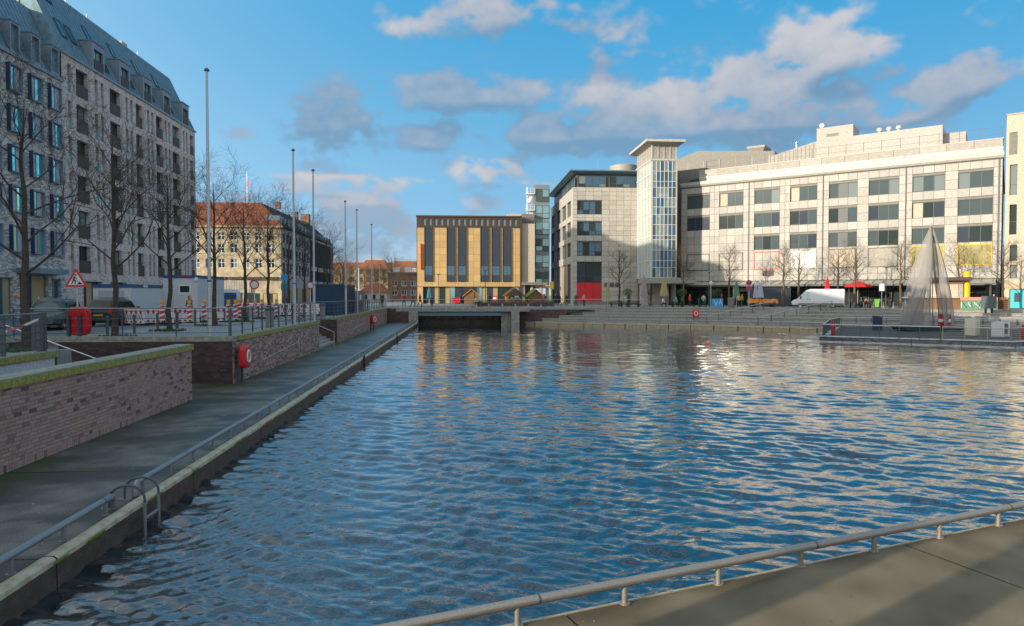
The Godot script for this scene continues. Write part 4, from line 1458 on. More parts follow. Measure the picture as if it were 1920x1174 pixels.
# ---------------------------------------------------------------- corner office with its glass stair tower
func office() -> void:
	var b := thing("office_building", "cream stone corner office with wide four-light windows and red screen at street level", "building", V(18.35, 0, -112.0))
	var holes := []
	for v in [[17.13, 19.5], [13.65, 16.07], [10.27, 12.74], [2.5, 9.32]]:
		holes.append([0.66, 4.78, v[0], v[1]])
	var m := MB.new()
	m.wall(0, 10.9, 2.0, 21.6, holes, 0.0, -0.35)
	part(b, "wall", m, "joint")
	bp(b, "inner_core", 0.4, 10.9, 2.0, 21.5, -30, -0.45, "inner")
	var us := lines([0.0, 0.66, 2.03, 3.4, 4.78, 10.9], 1.3)
	var vs := lines([2.2, 5.86, 9.32, 10.27, 12.74, 13.65, 16.07, 17.13, 19.5, 21.6], 0.86)
	cladding(b, us, vs, holes, 0.0, ["opanel0", "opanel1", "opanel2", "opanel3"], 300, 0.042, "cladding_panel", 5)
	for h in holes.slice(0, 3):
		window(b, h[0], h[1], h[2], h[3], -0.2, 4, "darkframe", ["blglass", "dkglass", "blglass", "dkglass"], 0.07, 0.75)
		bp(b, "shutter_box", h[0], h[1], h[3] - 0.2, h[3] - 0.003, -0.18, -0.06, "greyframe")
	window(b, 0.66, 4.78, 5.9, 9.3, -0.2, 3, "darkframe", ["dkglass", "tgglass"], 0.06, 1.1)
	m = MB.new()
	for k in 3:
		m.bx(0.70 + k * 1.36, 2.02 + k * 1.36, 2.5, 5.86, -0.16, -0.1)
	bp(b, "red_screen", 0.66, 4.78, 2.5, 5.86, -0.25, -0.17, "redmatt")
	part(b, "red_screen_panel", m, "red")
	bp(b, "plinth", 0.0, 10.9, 2.0, 2.75, 0.03, 0.08, "greyclad2")
	for x in [5.6, 6.5, 7.4]:
		var c := MB.new()
		c.lathe([Vector2(0.0, 0.0), Vector2(0.36, 0.0), Vector2(0.4, 0.1), Vector2(0.3, 0.14), Vector2(0.0, 0.12)], 16, V(x, 5.5, 0.02), Basis(V(1, 0, 0), PI / 2))
		part(b, "round_emblem", c, "greyframe")
	# side towards the bridge
	turned = b
	side = Transform3D(Basis(Vector3.UP, -PI / 2), Vector3.ZERO)
	var sh := []
	var su := [[-6.9, -2.6], [-13.2, -8.0], [-20.2, -14.5], [-26.9, -21.8]]
	for v in [[17.13, 19.75], [13.65, 16.2], [10.3, 12.7], [2.3, 9.1]]:
		for u in su:
			sh.append([u[0], u[1], v[0], v[1]])
	m = MB.new()
	m.wall(-28.0, 0.0, 2.0, 21.6, sh, 0.0, -0.35)
	part(b, "side_wall", m, "opanel1")
	for h in sh:
		window(b, h[0], h[1], h[2], h[3], -0.25, 2, "darkframe", ["dkglass", "tgglass", "dkglass", "warmpane"] if h[2] < 3 else ["dkglass", "tgglass", "grglass"], 0.12, -1.0)
	turned = null
	# set-back top storey with a thin overhanging roof
	bp(b, "top_storey", 0.75, 11.0, 21.6, 23.9, -28, -0.75, "greyframe")
	for k in 2:
		window(b, 0.95 + k * 5.2, 5.55 + k * 5.2, 21.75, 23.55, -0.48, 4, "greyframe", ["blglass", "blglass", "dkglass", "ltglass"], 0.07, 0.5)
	turned = b
	side = Transform3D(Basis(Vector3.UP, -PI / 2), V(0.48, 0, 0))
	for k in 5:
		window(b, -5.9 - k * 5.2, -1.0 - k * 5.2, 21.8, 23.5, 0.0, 4, "greyframe", ["dkglass", "grglass", "tgglass"], 0.08)
	turned = null
	m = MB.new()
	m.hexa([V(0.3, 23.85, -0.3), V(11.2, 23.85, -0.3), V(11.2, 23.85, -28.2), V(0.3, 23.85, -28.2), V(-0.55, 24.2, 0.55), V(11.4, 24.2, 0.55), V(11.4, 24.2, -29), V(-0.55, 24.2, -29)])
	m.bx(-0.6, 11.45, 24.2, 24.38, -29, 0.6)
	part(b, "roof", m, "zincdk")
	m = MB.new()
	m.lathe([Vector2(2.4, 24.4), Vector2(2.4, 26.0), Vector2(2.2, 26.1), Vector2(0, 26.1)], 24, V(9.6, 0, -5.0))
	part(b, "round_plant_room", m, "greyclad")
	part(b, "mast", bxm(V(0.04, 2.6, 0.04)), "steel", V(4.6, 25.6, -3.0))

	# the stair tower
	var t := thing("stair_tower", "tall glazed stair tower with flat overhanging roof between the office and the store", "tower", V(28.9, 0, -103.0))
	var w := 4.05
	bp(t, "inner_core", 1.1, w - 0.5, 2.2, 25.0, -8.9, -2.2, "greyclad")
	for k in 5:
		bp(t, "floor_slab", 0.1, w - 0.1, 9.0 + k * 3.35, 9.25 + k * 3.35, -8.9, -0.2, "whitetrim")
		m = MB.new()
		m.hexa([V(0.5, 9.2 + k * 3.35 - 3.3, -1.3), V(1.2, 9.2 + k * 3.35 - 3.3, -1.3), V(1.2, 9.2 + k * 3.35 - 3.3, -2.0), V(0.5, 9.2 + k * 3.35 - 3.3, -2.0), V(3.2, 9.2 + k * 3.35, -1.3), V(3.9, 9.2 + k * 3.35, -1.3), V(3.9, 9.2 + k * 3.35, -2.0), V(3.2, 9.2 + k * 3.35, -2.0)])
		part(t, "stair_flight", m, "whitetrim")
	var rows := [6.5, 8.05, 9.1, 10.7, 12.3, 12.95, 14.6, 16.15, 17.3, 18.75, 20.3, 21.2, 22.75, 24.3]
	for r in rows.size() - 1:
		for k in 6:
			var x := 0.2 + k * 0.615
			bp(t, "pane", x + 0.02, x + 0.595, rows[r] + 0.03, rows[r + 1] - 0.03, -0.03, -0.01, ["blglass", "grglass", "blglass", "ltglass", "clearpane", "clearpane"][rng.randi() % 6])
	for r in rows:
		bp(t, "transom", 0.15, w - 0.15, r - 0.03, r + 0.03, -0.04, 0.02, "white")
	for k in 7:
		bp(t, "mullion", 0.165 + k * 0.615, 0.235 + k * 0.615, 6.5, 24.35, -0.035, 0.05, "white")
	bp(t, "corner_post", 0.0, 0.16, 6.5, 24.6, -0.16, 0.06, "whitetrim")
	bp(t, "corner_post", w - 0.2, w, 6.5, 24.6, -0.16, 0.06, "whitetrim")
	bp(t, "end_wall", w - 0.15, w - 0.02, 2.2, 24.6, -9, -0.17, "greyclad")
	turned = t
	side = Transform3D(Basis(Vector3.UP, -PI / 2), Vector3.ZERO)
	bp(t, "back_wall", -9.0, -0.2, 6.5, 24.5, -0.4, -0.3, "panel1")
	for k in 10:
		bp(t, "pane", -8.9 + k * 0.875, -8.06 + k * 0.875, 6.5, 24.3, -0.03, -0.01, "clearpane")
		bp(t, "mullion", -8.05 + k * 0.875, -7.99 + k * 0.875, 6.5, 24.35, -0.03, 0.05, "white")
	for r in [6.5, 9.1, 12.95, 16.6, 20.3, 22.4, 24.3]:
		bp(t, "transom", -9.0, -0.1, r - 0.03, r + 0.03, -0.035, 0.02, "white")
	turned = null
	bp(t, "louvre_storey", 0.15, w - 0.15, 24.6, 26.7, -8.8, -0.15, "greyclad")
	for k in 5:
		bp(t, "louvre_post", 0.1 + k * 0.94, 0.2 + k * 0.94, 24.6, 26.7, -0.2, -0.05, "whitetrim")
	for k in 7:
		bp(t, "louvre_post", 0.05, 0.2, 24.6, 26.7, -8.7 + k * 1.4, -8.58 + k * 1.4, "whitetrim")
	bp(t, "ledge", -0.12, w + 0.12, 24.35, 24.62, -9.0, 0.14, "whitetrim")
	m = MB.new()
	m.hexa([V(0.1, 26.7, -0.1), V(w - 0.1, 26.7, -0.1), V(w - 0.1, 26.7, -8.9), V(0.1, 26.7, -8.9), V(-1.0, 27.05, 1.0), V(w + 0.9, 27.05, 1.0), V(w + 0.9, 27.05, -9.6), V(-1.0, 27.05, -9.6)])
	part(t, "soffit", m, "greyclad")
	bp(t, "roof", -1.05, w + 0.95, 27.05, 27.4, -9.65, 1.05, "whitetrim")
	bp(t, "canopy", -0.9, w + 2.4, 5.6, 6.45, -4.0, 1.8, "greyclad")
	bp(t, "canopy_soffit", -0.7, w + 2.3, 5.45, 5.6, -4.0, 1.6, "greyclad2")
	bp(t, "dark_entrance", 1.0, w + 2.0, 2.2, 5.45, -4.2, -3.9, "dkglass")
	bp(t, "back_wall", -0.6, w, 2.2, 6.5, -9.2, -9.02, "greyclad2")
	bp(t, "entrance_pier", -0.6, 0.9, 2.2, 5.45, -4.2, -3.2, "opanel0")
	bp(t, "canopy_post", -0.8, -0.5, 2.2, 5.45, 1.2, 1.5, "greyclad2")

	# glass block with white outside stair beside the office
	var g := thing("glass_annex", "narrow green glass annex with white spiral steel stair behind the office corner", "building", V(12.75, 0.4, -127.0))
	g.scale = V(0.9, 0.9, 0.9)
	bp(g, "core", 0.9, 4.05, 5.8, 26.6, -12, -0.2, "zincside")
	for k in 6:
		window(g, 1.1, 3.95, 6.1 + k * 3.4, 8.7 + k * 3.4, 0.0, 2, "greyframe", ["cyan2", "ltglass", "grglass", "cyan2"], 0.1, 1.0)
	bp(g, "base", 0.0, 4.05, 5.2, 5.8, -12, 0.4, "creamwall")
	bp(g, "column", 3.3, 3.9, 2.2, 5.2, -0.6, 0.0, "creamwall")
	bp(g, "column", 0.0, 0.5, 2.2, 5.2, -0.6, 0.0, "creamwall")
	for k in 6:
		bp(g, "stair_landing", -0.9, 0.85, 7.6 + k * 3.4, 7.75 + k * 3.4, -1.6, 0.3, "white")
		m = MB.new()
		for y in [0.35, 0.7, 1.05]:
			m.tube([V(-0.9, 7.75 + k * 3.4 + y, 0.3), V(0.85, 7.75 + k * 3.4 + y, 0.3)], 0.03, 5)
		for x in [-0.9, 0.0, 0.85]:
			m.tube([V(x, 7.7 + k * 3.4, 0.3), V(x, 8.85 + k * 3.4, 0.3)], 0.03, 5)
		m.hexa([V(-0.8, 5.9 + k * 3.4, -0.5), V(-0.1, 5.9 + k * 3.4, -0.5), V(-0.1, 5.9 + k * 3.4, -1.2), V(-0.8, 5.9 + k * 3.4, -1.2), V(0.1, 7.6 + k * 3.4, -0.5), V(0.8, 7.6 + k * 3.4, -0.5), V(0.8, 7.6 + k * 3.4, -1.2), V(0.1, 7.6 + k * 3.4, -1.2)])
		part(g, "stair_flight", m, "white")
	part(g, "stair_pole", bxm(V(0.2, 24.0, 0.2)), "white", V(-0.6, 14.2, -0.7))

# ---------------------------------------------------------------- ochre department store behind the bridge
func ochre_store() -> void:
	var b := thing("ochre_building", "ochre stone building with six dark glazed bays and a bronze attic storey", "building", V(-8.1, 0, -125.0))
	var bays := [[1.38, 2.8], [5.42, 6.86], [7.45, 8.9], [11.52, 12.98], [13.57, 15.03], [15.62, 17.08]]
	var holes := []
	for k in bays:
		holes.append([k[0], k[1], 6.3, 16.02])
	holes.append([1.05, 18.72, 2.1, 5.28])
	var m := MB.new()
	m.wall(0, 18.75, 2.0, 16.02, holes, 0.0, -0.4)
	part(b, "wall", m, "goldjoint")
	bp(b, "inner_core", 0.05, 18.7, 2.0, 16.0, -24, -0.5, "inner")
	bp(b, "side_wall", -0.05, 0.0, 2.0, 18.0, -24, 0.06, "bronze")
	var st := [0.0]
	for k in bays:
		st.append_array([k[0], k[1]])
	st.append(18.75)
	cladding(b, lines(st, 1.45), lines([5.3, 6.3, 16.02], 1.25), holes, 0.0, ["gold0", "gold1", "gold2", "gold3"], 300, 0.035, "stone_slab", 7)
	cladding(b, [0.0, 1.05], lines([2.2, 5.3], 1.05), [], 0.0, ["gold0", "gold3"], 50, 0.022, "stone_slab", 8)
	for k in bays:
		var f := part(b, "glazed_bay", bxm(V(k[1] - k[0] - 0.08, 9.68, 0.3)), "darkframe", V((k[0] + k[1]) / 2, 11.16, 0.0))
		for r in 6:
			for c in 2:
				var w: float = (k[1] - k[0] - 0.22) / 2
				var h := 1.62 if r < 5 else 0.95
				var y := (16.0 - 11.16 - 0.08 - r * 1.72) - h
				bp(f, "pane", -w - 0.02 + c * (w + 0.04), -0.02 + c * (w + 0.04), y, y + h, 0.15, 0.17, "tgglass" if r != 4 else "blglass")
		bp(f, "bay_side", -(k[1] - k[0]) / 2 - 0.06, -(k[1] - k[0]) / 2 + 0.04, -4.86, 4.86, -0.15, 0.26, "bronze")
		bp(f, "bay_side", (k[1] - k[0]) / 2 - 0.04, (k[1] - k[0]) / 2 + 0.06, -4.86, 4.86, -0.15, 0.26, "bronze")
		bp(f, "bay_foot", -(k[1] - k[0]) / 2 - 0.05, (k[1] - k[0]) / 2 + 0.05, -4.92, -4.82, -0.15, 0.24, "bronze")
	holes = []
	for k in 17:
		holes.append([1.0 + k * 1.035, 1.62 + k * 1.035, 16.42, 17.62])
	m = MB.new()
	m.wall(-0.05, 18.95, 16.03, 18.15, holes, 0.1, -0.1)
	m.quad(V(-0.05, 18.15, 0.1), V(18.95, 18.15, 0.1), V(18.95, 18.15, -24), V(-0.05, 18.15, -24))
	part(b, "attic", m, "bronze")
	for h in holes:
		bp(b, "attic_window", h[0], h[1], h[2], h[3], -0.12, -0.08, "ltglass")
	bp(b, "cornice", -0.15, 19.0, 17.95, 18.22, 0.0, 0.3, "bronze")
	bp(b, "corner_trim", 18.75, 19.1, 2.2, 18.2, -1.0, 0.3, "bronze")
	bp(b, "roof_house", 16.8, 19.6, 18.15, 19.2, -12, -5, "creamwall")
	bp(b, "red_banner", 0.66, 0.84, 8.4, 13.1, 0.02, 0.5, "redcloth")
	for k in 9:
		window(b, 1.1 + k * 1.95, 3.0 + k * 1.95, 2.2, 5.26, -0.3, 2, "darkframe", ["dkglass", "cyan2", "dkglass", "warmpane", "tgglass"], 0.06, -1.0, "shop_window")
	bp(b, "entrance_panel", 8.3, 10.9, 3.6, 5.2, -0.22, -0.1, "carblack")
	bp(b, "wall_trim", 0.0, 18.75, 5.28, 5.36, 0.02, 0.12, "goldjoint")

	var c := thing("cream_building", "plain cream building with attic windows between the ochre building and the glass annex", "building", V(11.02, 0, -125.4))
	m = MB.new()
	m.wall(0, 2.4, 2.0, 16.9, [[0.5, 2.4, 2.2, 5.6]], 0, -0.4)
	part(c, "wall", m, "creamwall")
	bp(c, "inner_core", 0.0, 2.4, 2.0, 16.8, -20, -0.5, "inner")
	bp(c, "attic", 0.1, 2.4, 16.92, 18.8, -20, -0.8, "greyclad2")
	for k in 2:
		window(c, 0.4 + k * 1.0, 1.2 + k * 1.0, 17.2, 18.1, -0.78, 2, "darkframe", ["dkglass", "blglass"], 0.06)
	bp(c, "canopy", -0.1, 4.6, 5.6, 6.1, 0.0, 1.4, "greyclad2")
	for x in [0.0, 1.6, 3.2]:
		bp(c, "pillar", x, x + 0.45, 2.2, 5.6, -0.2, 0.5, "creamwall")
	for k in 3:
		window(c, 0.5 + k * 0.64, 1.1 + k * 0.64, 2.2, 5.5, -0.38, 2, "darkframe", ["dkglass", "warmpane", "dkglass"], 0.08, -1.0, "shop_window")

# ---------------------------------------------------------------- old row on the left behind the block
func hip_house(b: Node3D, w: float, d: float, eave: float, ridge: float, slopes: float, matn: String, sidemat: String) -> void:  # front edge along x at z = 0, corner at (w, 0); the hip comes down to the front
	var m := MB.new()
	var a := [V(0, eave, 0.35), V(w + 0.35, eave, 0.35), V(w + 0.35, eave, -d), V(0, eave, -d)]
	var r := [V(0, ridge, -slopes), V(w - slopes, ridge, -slopes), V(w - slopes, ridge, -d), V(0, ridge, -d)]
	m.quad(a[0], a[1], r[1], r[0])
	m.quad(r[0], r[1], r[2], r[3])
	part(b, "roof", m, matn)
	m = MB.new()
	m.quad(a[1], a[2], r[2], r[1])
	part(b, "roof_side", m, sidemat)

func old_row() -> void:
	var b := thing("old_building", "cream rendered old building with orange tiled hipped roof and skylights", "building", V(-72.0, 0, -135.0))
	var w := 37.2
	var holes := []
	var vs := [[14.35, 15.75], [11.85, 13.6], [8.95, 10.75]]
	for k in 15:
		for v in vs:
			holes.append([2.0 + k * 2.33, 3.3 + k * 2.33, v[0], v[1]])
	var m := MB.new()
	m.wall(0, w, 2.0, 16.75, holes, 0, -0.25)
	part(b, "wall", m, "cream")
	bp(b, "inner_core", 0, w - 0.05, 2.0, 16.7, -50, -0.3, "inner")
	bp(b, "eaves", 0, w + 0.4, 16.75, 17.1, -0.3, 0.4, "cream")
	for h in holes:
		if h[0] > 17.0:
			window(b, h[0], h[1], h[2], h[3], -0.18, 2, "white", ["dkglass", "inner", "ltglass", "dkglass"], 0.1, (h[3] - h[2]) * 0.6)
		else:
			bp(b, "window", h[0], h[1], h[2], h[3], -0.2, -0.15, "dkglass")
	hip_house(b, w, 52, 17.1, 22.2, 5.2, "orangeroof", "darkroof")
	for k in 7:
		skylight(b, 20.6 + k * 2.05, 18.6, 1.15, 1.6, 17.1, 1.05, "ltglass" if k < 3 else "dkglass")
	bp(b, "chimney", 33.2, 34.2, 21.8, 23.2, -12, -11, "farbrick")
	bp(b, "chimney", 33.5, 34.5, 20.5, 22.8, -26, -25, "farbrick")
	bp(b, "chimney", 32.8, 34.6, 21.0, 23.6, -38, -36, "farbrick")
	bp(b, "antenna_mast", 29.0, 29.12, 22.2, 28.5, -6.1, -6.0, "white")
	# ground floor: shop zone with awnings and boarded front
	for k in 5:
		bp(b, "awning", 21.2 + k * 3.2, 23.9 + k * 3.2, 6.9, 7.25, 0.05, 0.9, "bronze")
	bp(b, "boarding", 20.0, 31.5, 4.2, 6.6, 0.05, 0.3, "greyrender")
	for k in 24:
		bp(b, "boarding_batten", 20.1 + k * 0.48, 20.2 + k * 0.48, 4.25, 6.55, 0.3, 0.34, "tanstone")
	for k in 5:
		window(b, 20.5 + k * 3.3, 23.2 + k * 3.3, 2.2, 4.1, 0.05, 3, "darkframe", ["dkglass", "dkglass", "warmpane", "red"], 0.08, -1.0, "shop_window")
	# its long side towards the water street
	turned = b
	side = Transform3D(Basis(Vector3.UP, PI / 2), V(w, 0, 0))
	var sh := []
	for k in 9:
		for v in [[14.0, 15.8], [11.0, 13.0], [7.9, 10.0]]:
			sh.append([1.5 + k * 2.6, 2.9 + k * 2.6, v[0], v[1]])
	m = MB.new()
	m.wall(0, 25.0, 2.0, 16.75, sh, 0.0, -0.25)
	part(b, "side_wall", m, "greyrender")
	for h in sh:
		window(b, h[0], h[1], h[2], h[3], -0.18, 2, "white", ["dkglass", "ltglass", "dkglass"], 0.12)
	for k in 8:
		bp(b, "dormer", 1.0 + k * 3.0, 2.9 + k * 3.0, 17.3, 19.2, -3.2, -0.5, "zincdk")
		bp(b, "dormer_window", 1.2 + k * 3.0, 2.7 + k * 3.0, 17.6, 19.0, -0.49, -0.44, "ltglass")
	for k in 6:
		bp(b, "shop_window", 0.8 + k * 4.1, 4.3 + k * 4.1, 2.3, 5.2, 0.02, 0.08, "warmpane" if k % 2 else "dkglass")
	turned = null
	var c := thing("old_building", "dark brick building with white balconies at the far end of the old row", "building", V(-35.2, 0, -161.0), PI / 2)
	sh = []
	for k in 9:
		for v in [[13.2, 15.6], [9.6, 12.2], [6.2, 8.8]]:
			sh.append([1.2 + k * 3.2, 3.2 + k * 3.2, v[0], v[1]])
	m = MB.new()
	m.wall(0, 30.0, 2.0, 16.6, sh, 0.0, -0.4)
	m.quad(V(30, 2, 0), V(30, 2, -14), V(30, 16.6, -14), V(30, 16.6, 0))
	part(c, "wall", m, "rowbrick")
	bp(c, "inner_core", 0.2, 29.9, 2.0, 16.5, -13.9, -0.45, "inner")
	for h in sh:
		window(c, h[0], h[1], h[2], h[3], -0.3, 2, "white", ["dkglass", "ltglass", "dkglass"], 0.14)
	for k in 4:
		for v in [9.3, 5.9]:
			bp(c, "balcony", 0.9 + k * 7.2, 4.2 + k * 7.2, v, v + 1.0, 0.05, 0.9, "whitetrim")
	m = MB.new()
	m.prism([Vector2(0.5, 16.6), Vector2(-3.5, 20.2), Vector2(-10.5, 20.2), Vector2(-14.5, 16.6)], V(0, 0, 1), V(0, 1, 0), V(0, 0, 0), V(30.4, 0, 0))
	part(c, "roof", m, "darkroof")
	bp(c, "eaves", 0, 30.3, 16.4, 16.75, -0.2, 0.55, "whitetrim")
	for k in 9:
		bp(c, "dormer", 1.2 + k * 3.2, 2.8 + k * 3.2, 16.9, 18.8, -3.0, -0.4, "zincdk")
		bp(c, "dormer_window", 1.35 + k * 3.2, 2.65 + k * 3.2, 17.2, 18.6, -0.39, -0.34, "ltglass")
	bp(c, "chimney", 2.0, 3.4, 19.5, 22.6, -6.5, -5.0, "farbrick")
	bp(c, "chimney", 14.0, 15.0, 19.5, 21.6, -6.5, -5.5, "farbrick")

func far_town() -> void:
	var b := thing("palace_wing", "long far building with red roof above the bare trees", "building", V(-52.0, 0, -262.0))
	var m := MB.new()
	bp(b, "wall", -12, 38, 2, 13.6, -14, 0, "cream")
	m.prism([Vector2(0.6, 13.4), Vector2(-5, 16.1), Vector2(-9, 16.1), Vector2(-14.6, 13.4)], V(0, 0, 1), V(0, 1, 0), V(-13, 0, 0), V(52, 0, 0))
	var rf := part(b, "roof", m, "farroof")
	m = MB.new()
	m.hexa([V(12.5, 13.4, 1.5), V(25, 13.4, 1.5), V(25, 13.4, -15), V(12.5, 13.4, -15), V(15.5, 17.0, -3), V(22, 17.0, -3), V(22, 17.0, -10), V(15.5, 17.0, -10)])
	part(rf, "middle_roof", m, "farroof")
	bp(b, "roof_rail", 15.5, 22, 17.0, 17.5, -6, -5.7, "whitetrim")
	for k in 15:
		bp(b, "window", -8 + k * 3.0, -6.6 + k * 3.0, 11.6, 13.0, 0.02, 0.1, "dkglass")
		bp(b, "window", -8 + k * 3.0, -6.6 + k * 3.0, 8.6, 10.2, 0.02, 0.1, "dkglass")
	b = thing("gabled_house", "far red roofed house with a pointed gable beside the ochre building", "building", V(-19.5, 0, -240.0))
	bp(b, "wall", -4, 9, 2, 11.5, -10, 0, "farbrick")
	m = MB.new()
	m.prism([Vector2(0.5, 11.3), Vector2(-5, 15.6), Vector2(-10.5, 11.3)], V(0, 0, 1), V(0, 1, 0), V(-4.5, 0, 0), V(14, 0, 0))
	part(b, "roof", m, "farroof")
	m = MB.new()
	m.prism([Vector2(0, 11.0), Vector2(5, 11.0), Vector2(2.5, 15.4)], V(1, 0, 0), V(0, 1, 0), V(0.5, 0, 0.4), V(0, 0, -4))
	part(b, "gable", m, "farbrick")
	bp(b, "window", 2.2, 3.8, 11.6, 13.0, 0.42, 0.5, "white")
	b = thing("brick_flats", "pink brick flats with white windows next to the ochre building, half hidden by trees", "building", V(-19.0, 0, -178.0))
	var holes := []
	for k in 6:
		for v in [[3.6, 5.0], [6.0, 7.4]]:
			holes.append([1.0 + k * 2.4, 2.4 + k * 2.4, v[0], v[1]])
	m = MB.new()
	m.wall(0, 16, 2, 9.2, holes, 0, -0.2)
	part(b, "wall", m, "farbrick")
	bp(b, "inner_core", 0.0, 16, 2, 9.1, -10, -0.3, "inner")
	for h in holes:
		window(b, h[0], h[1], h[2], h[3], -0.12, 2, "white", ["ltglass", "dkglass"], 0.14)
	bp(b, "roof", -0.3, 16.3, 9.2, 9.6, -10.3, 0.4, "greyclad2")
	for k in 5:
		bp(b, "dormer", 1.2 + k * 3.0, 2.8 + k * 3.0, 9.6, 10.9, -3, -1, "white")
	b = thing("small_house", "small white house with steep orange hipped roof below the bare trees", "building", V(-22.3, 0, -151.0))
	bp(b, "wall", 0, 6.0, 2.0, 4.3, -6, 0, "whitetrim")
	m = MB.new()
	m.hexa([V(-0.4, 4.25, 0.4), V(6.4, 4.25, 0.4), V(6.4, 4.25, -6.4), V(-0.4, 4.25, -6.4), V(2.0, 6.3, -2.6), V(4.4, 6.3, -2.6), V(4.4, 6.3, -3.4), V(2.0, 6.3, -3.4)])
	part(b, "roof", m, "farroof")
	for k in 3:
		bp(b, "window", 0.7 + k * 1.8, 1.7 + k * 1.8, 2.7, 3.8, 0.02, 0.06, "dkglass")

# ---------------------------------------------------------------- bridge and the far bank
func bridge() -> void:
	var b := thing("footbridge", "low concrete bridge with dark steel girder across the far end of the basin", "bridge", V(0, 0, -86.2))
	bp(b, "deck_edge", -8.2, 8.6, 1.78, 2.26, -0.25, 0.25, "concrete")
	bp(b, "deck", -8.2, 8.6, 1.7, 2.22, -7, -0.26, "concrete")
	bp(b, "girder", -5.5, 5.0, 1.28, 1.66, -0.55, -0.15, "zincdk")
	bp(b, "girder_flange", -5.5, 5.1, 1.24, 1.30, -0.65, -0.05, "zincdk")
	bp(b, "abutment", -6.65, -5.5, -0.7, 1.78, -2.0, 0.3, "concrete")
	bp(b, "abutment", 6.2, 7.25, -0.7, 1.78, -2.0, 0.3, "concrete")
	bp(b, "abutment", 5.0, 6.19, -0.7, 1.7, -4.9, -0.6, "concrete")
	bp(b, "rear_wall", -6.6, 7.0, -0.7, 2.2, -9.0, -7.5, "quaybrick")
	bp(b, "ledge", -5.5, 6.2, -0.7, 0.35, -7.49, -5.0, "concrete")
	bp(b, "rear_girder", -5.5, 5.0, 1.2, 1.69, -6.9, -6.5, "contblue")
	railing("railing along the bridge deck over the girder", [V(-9.4, 2.24, -86.3), V(8.6, 2.24, -86.3)], 1.05, 0.72, "", 2, "bridge_railing", "steel", "dkrail")
	railing("railing of the high bank between the bridge and the red screen", [V(9.0, 2.22, -88.4), V(14.0, 2.22, -89.2), V(24.0, 2.22, -88.2)], 1.05, 1.0, "", 1, "bank_railing", "steel", "dkrail")

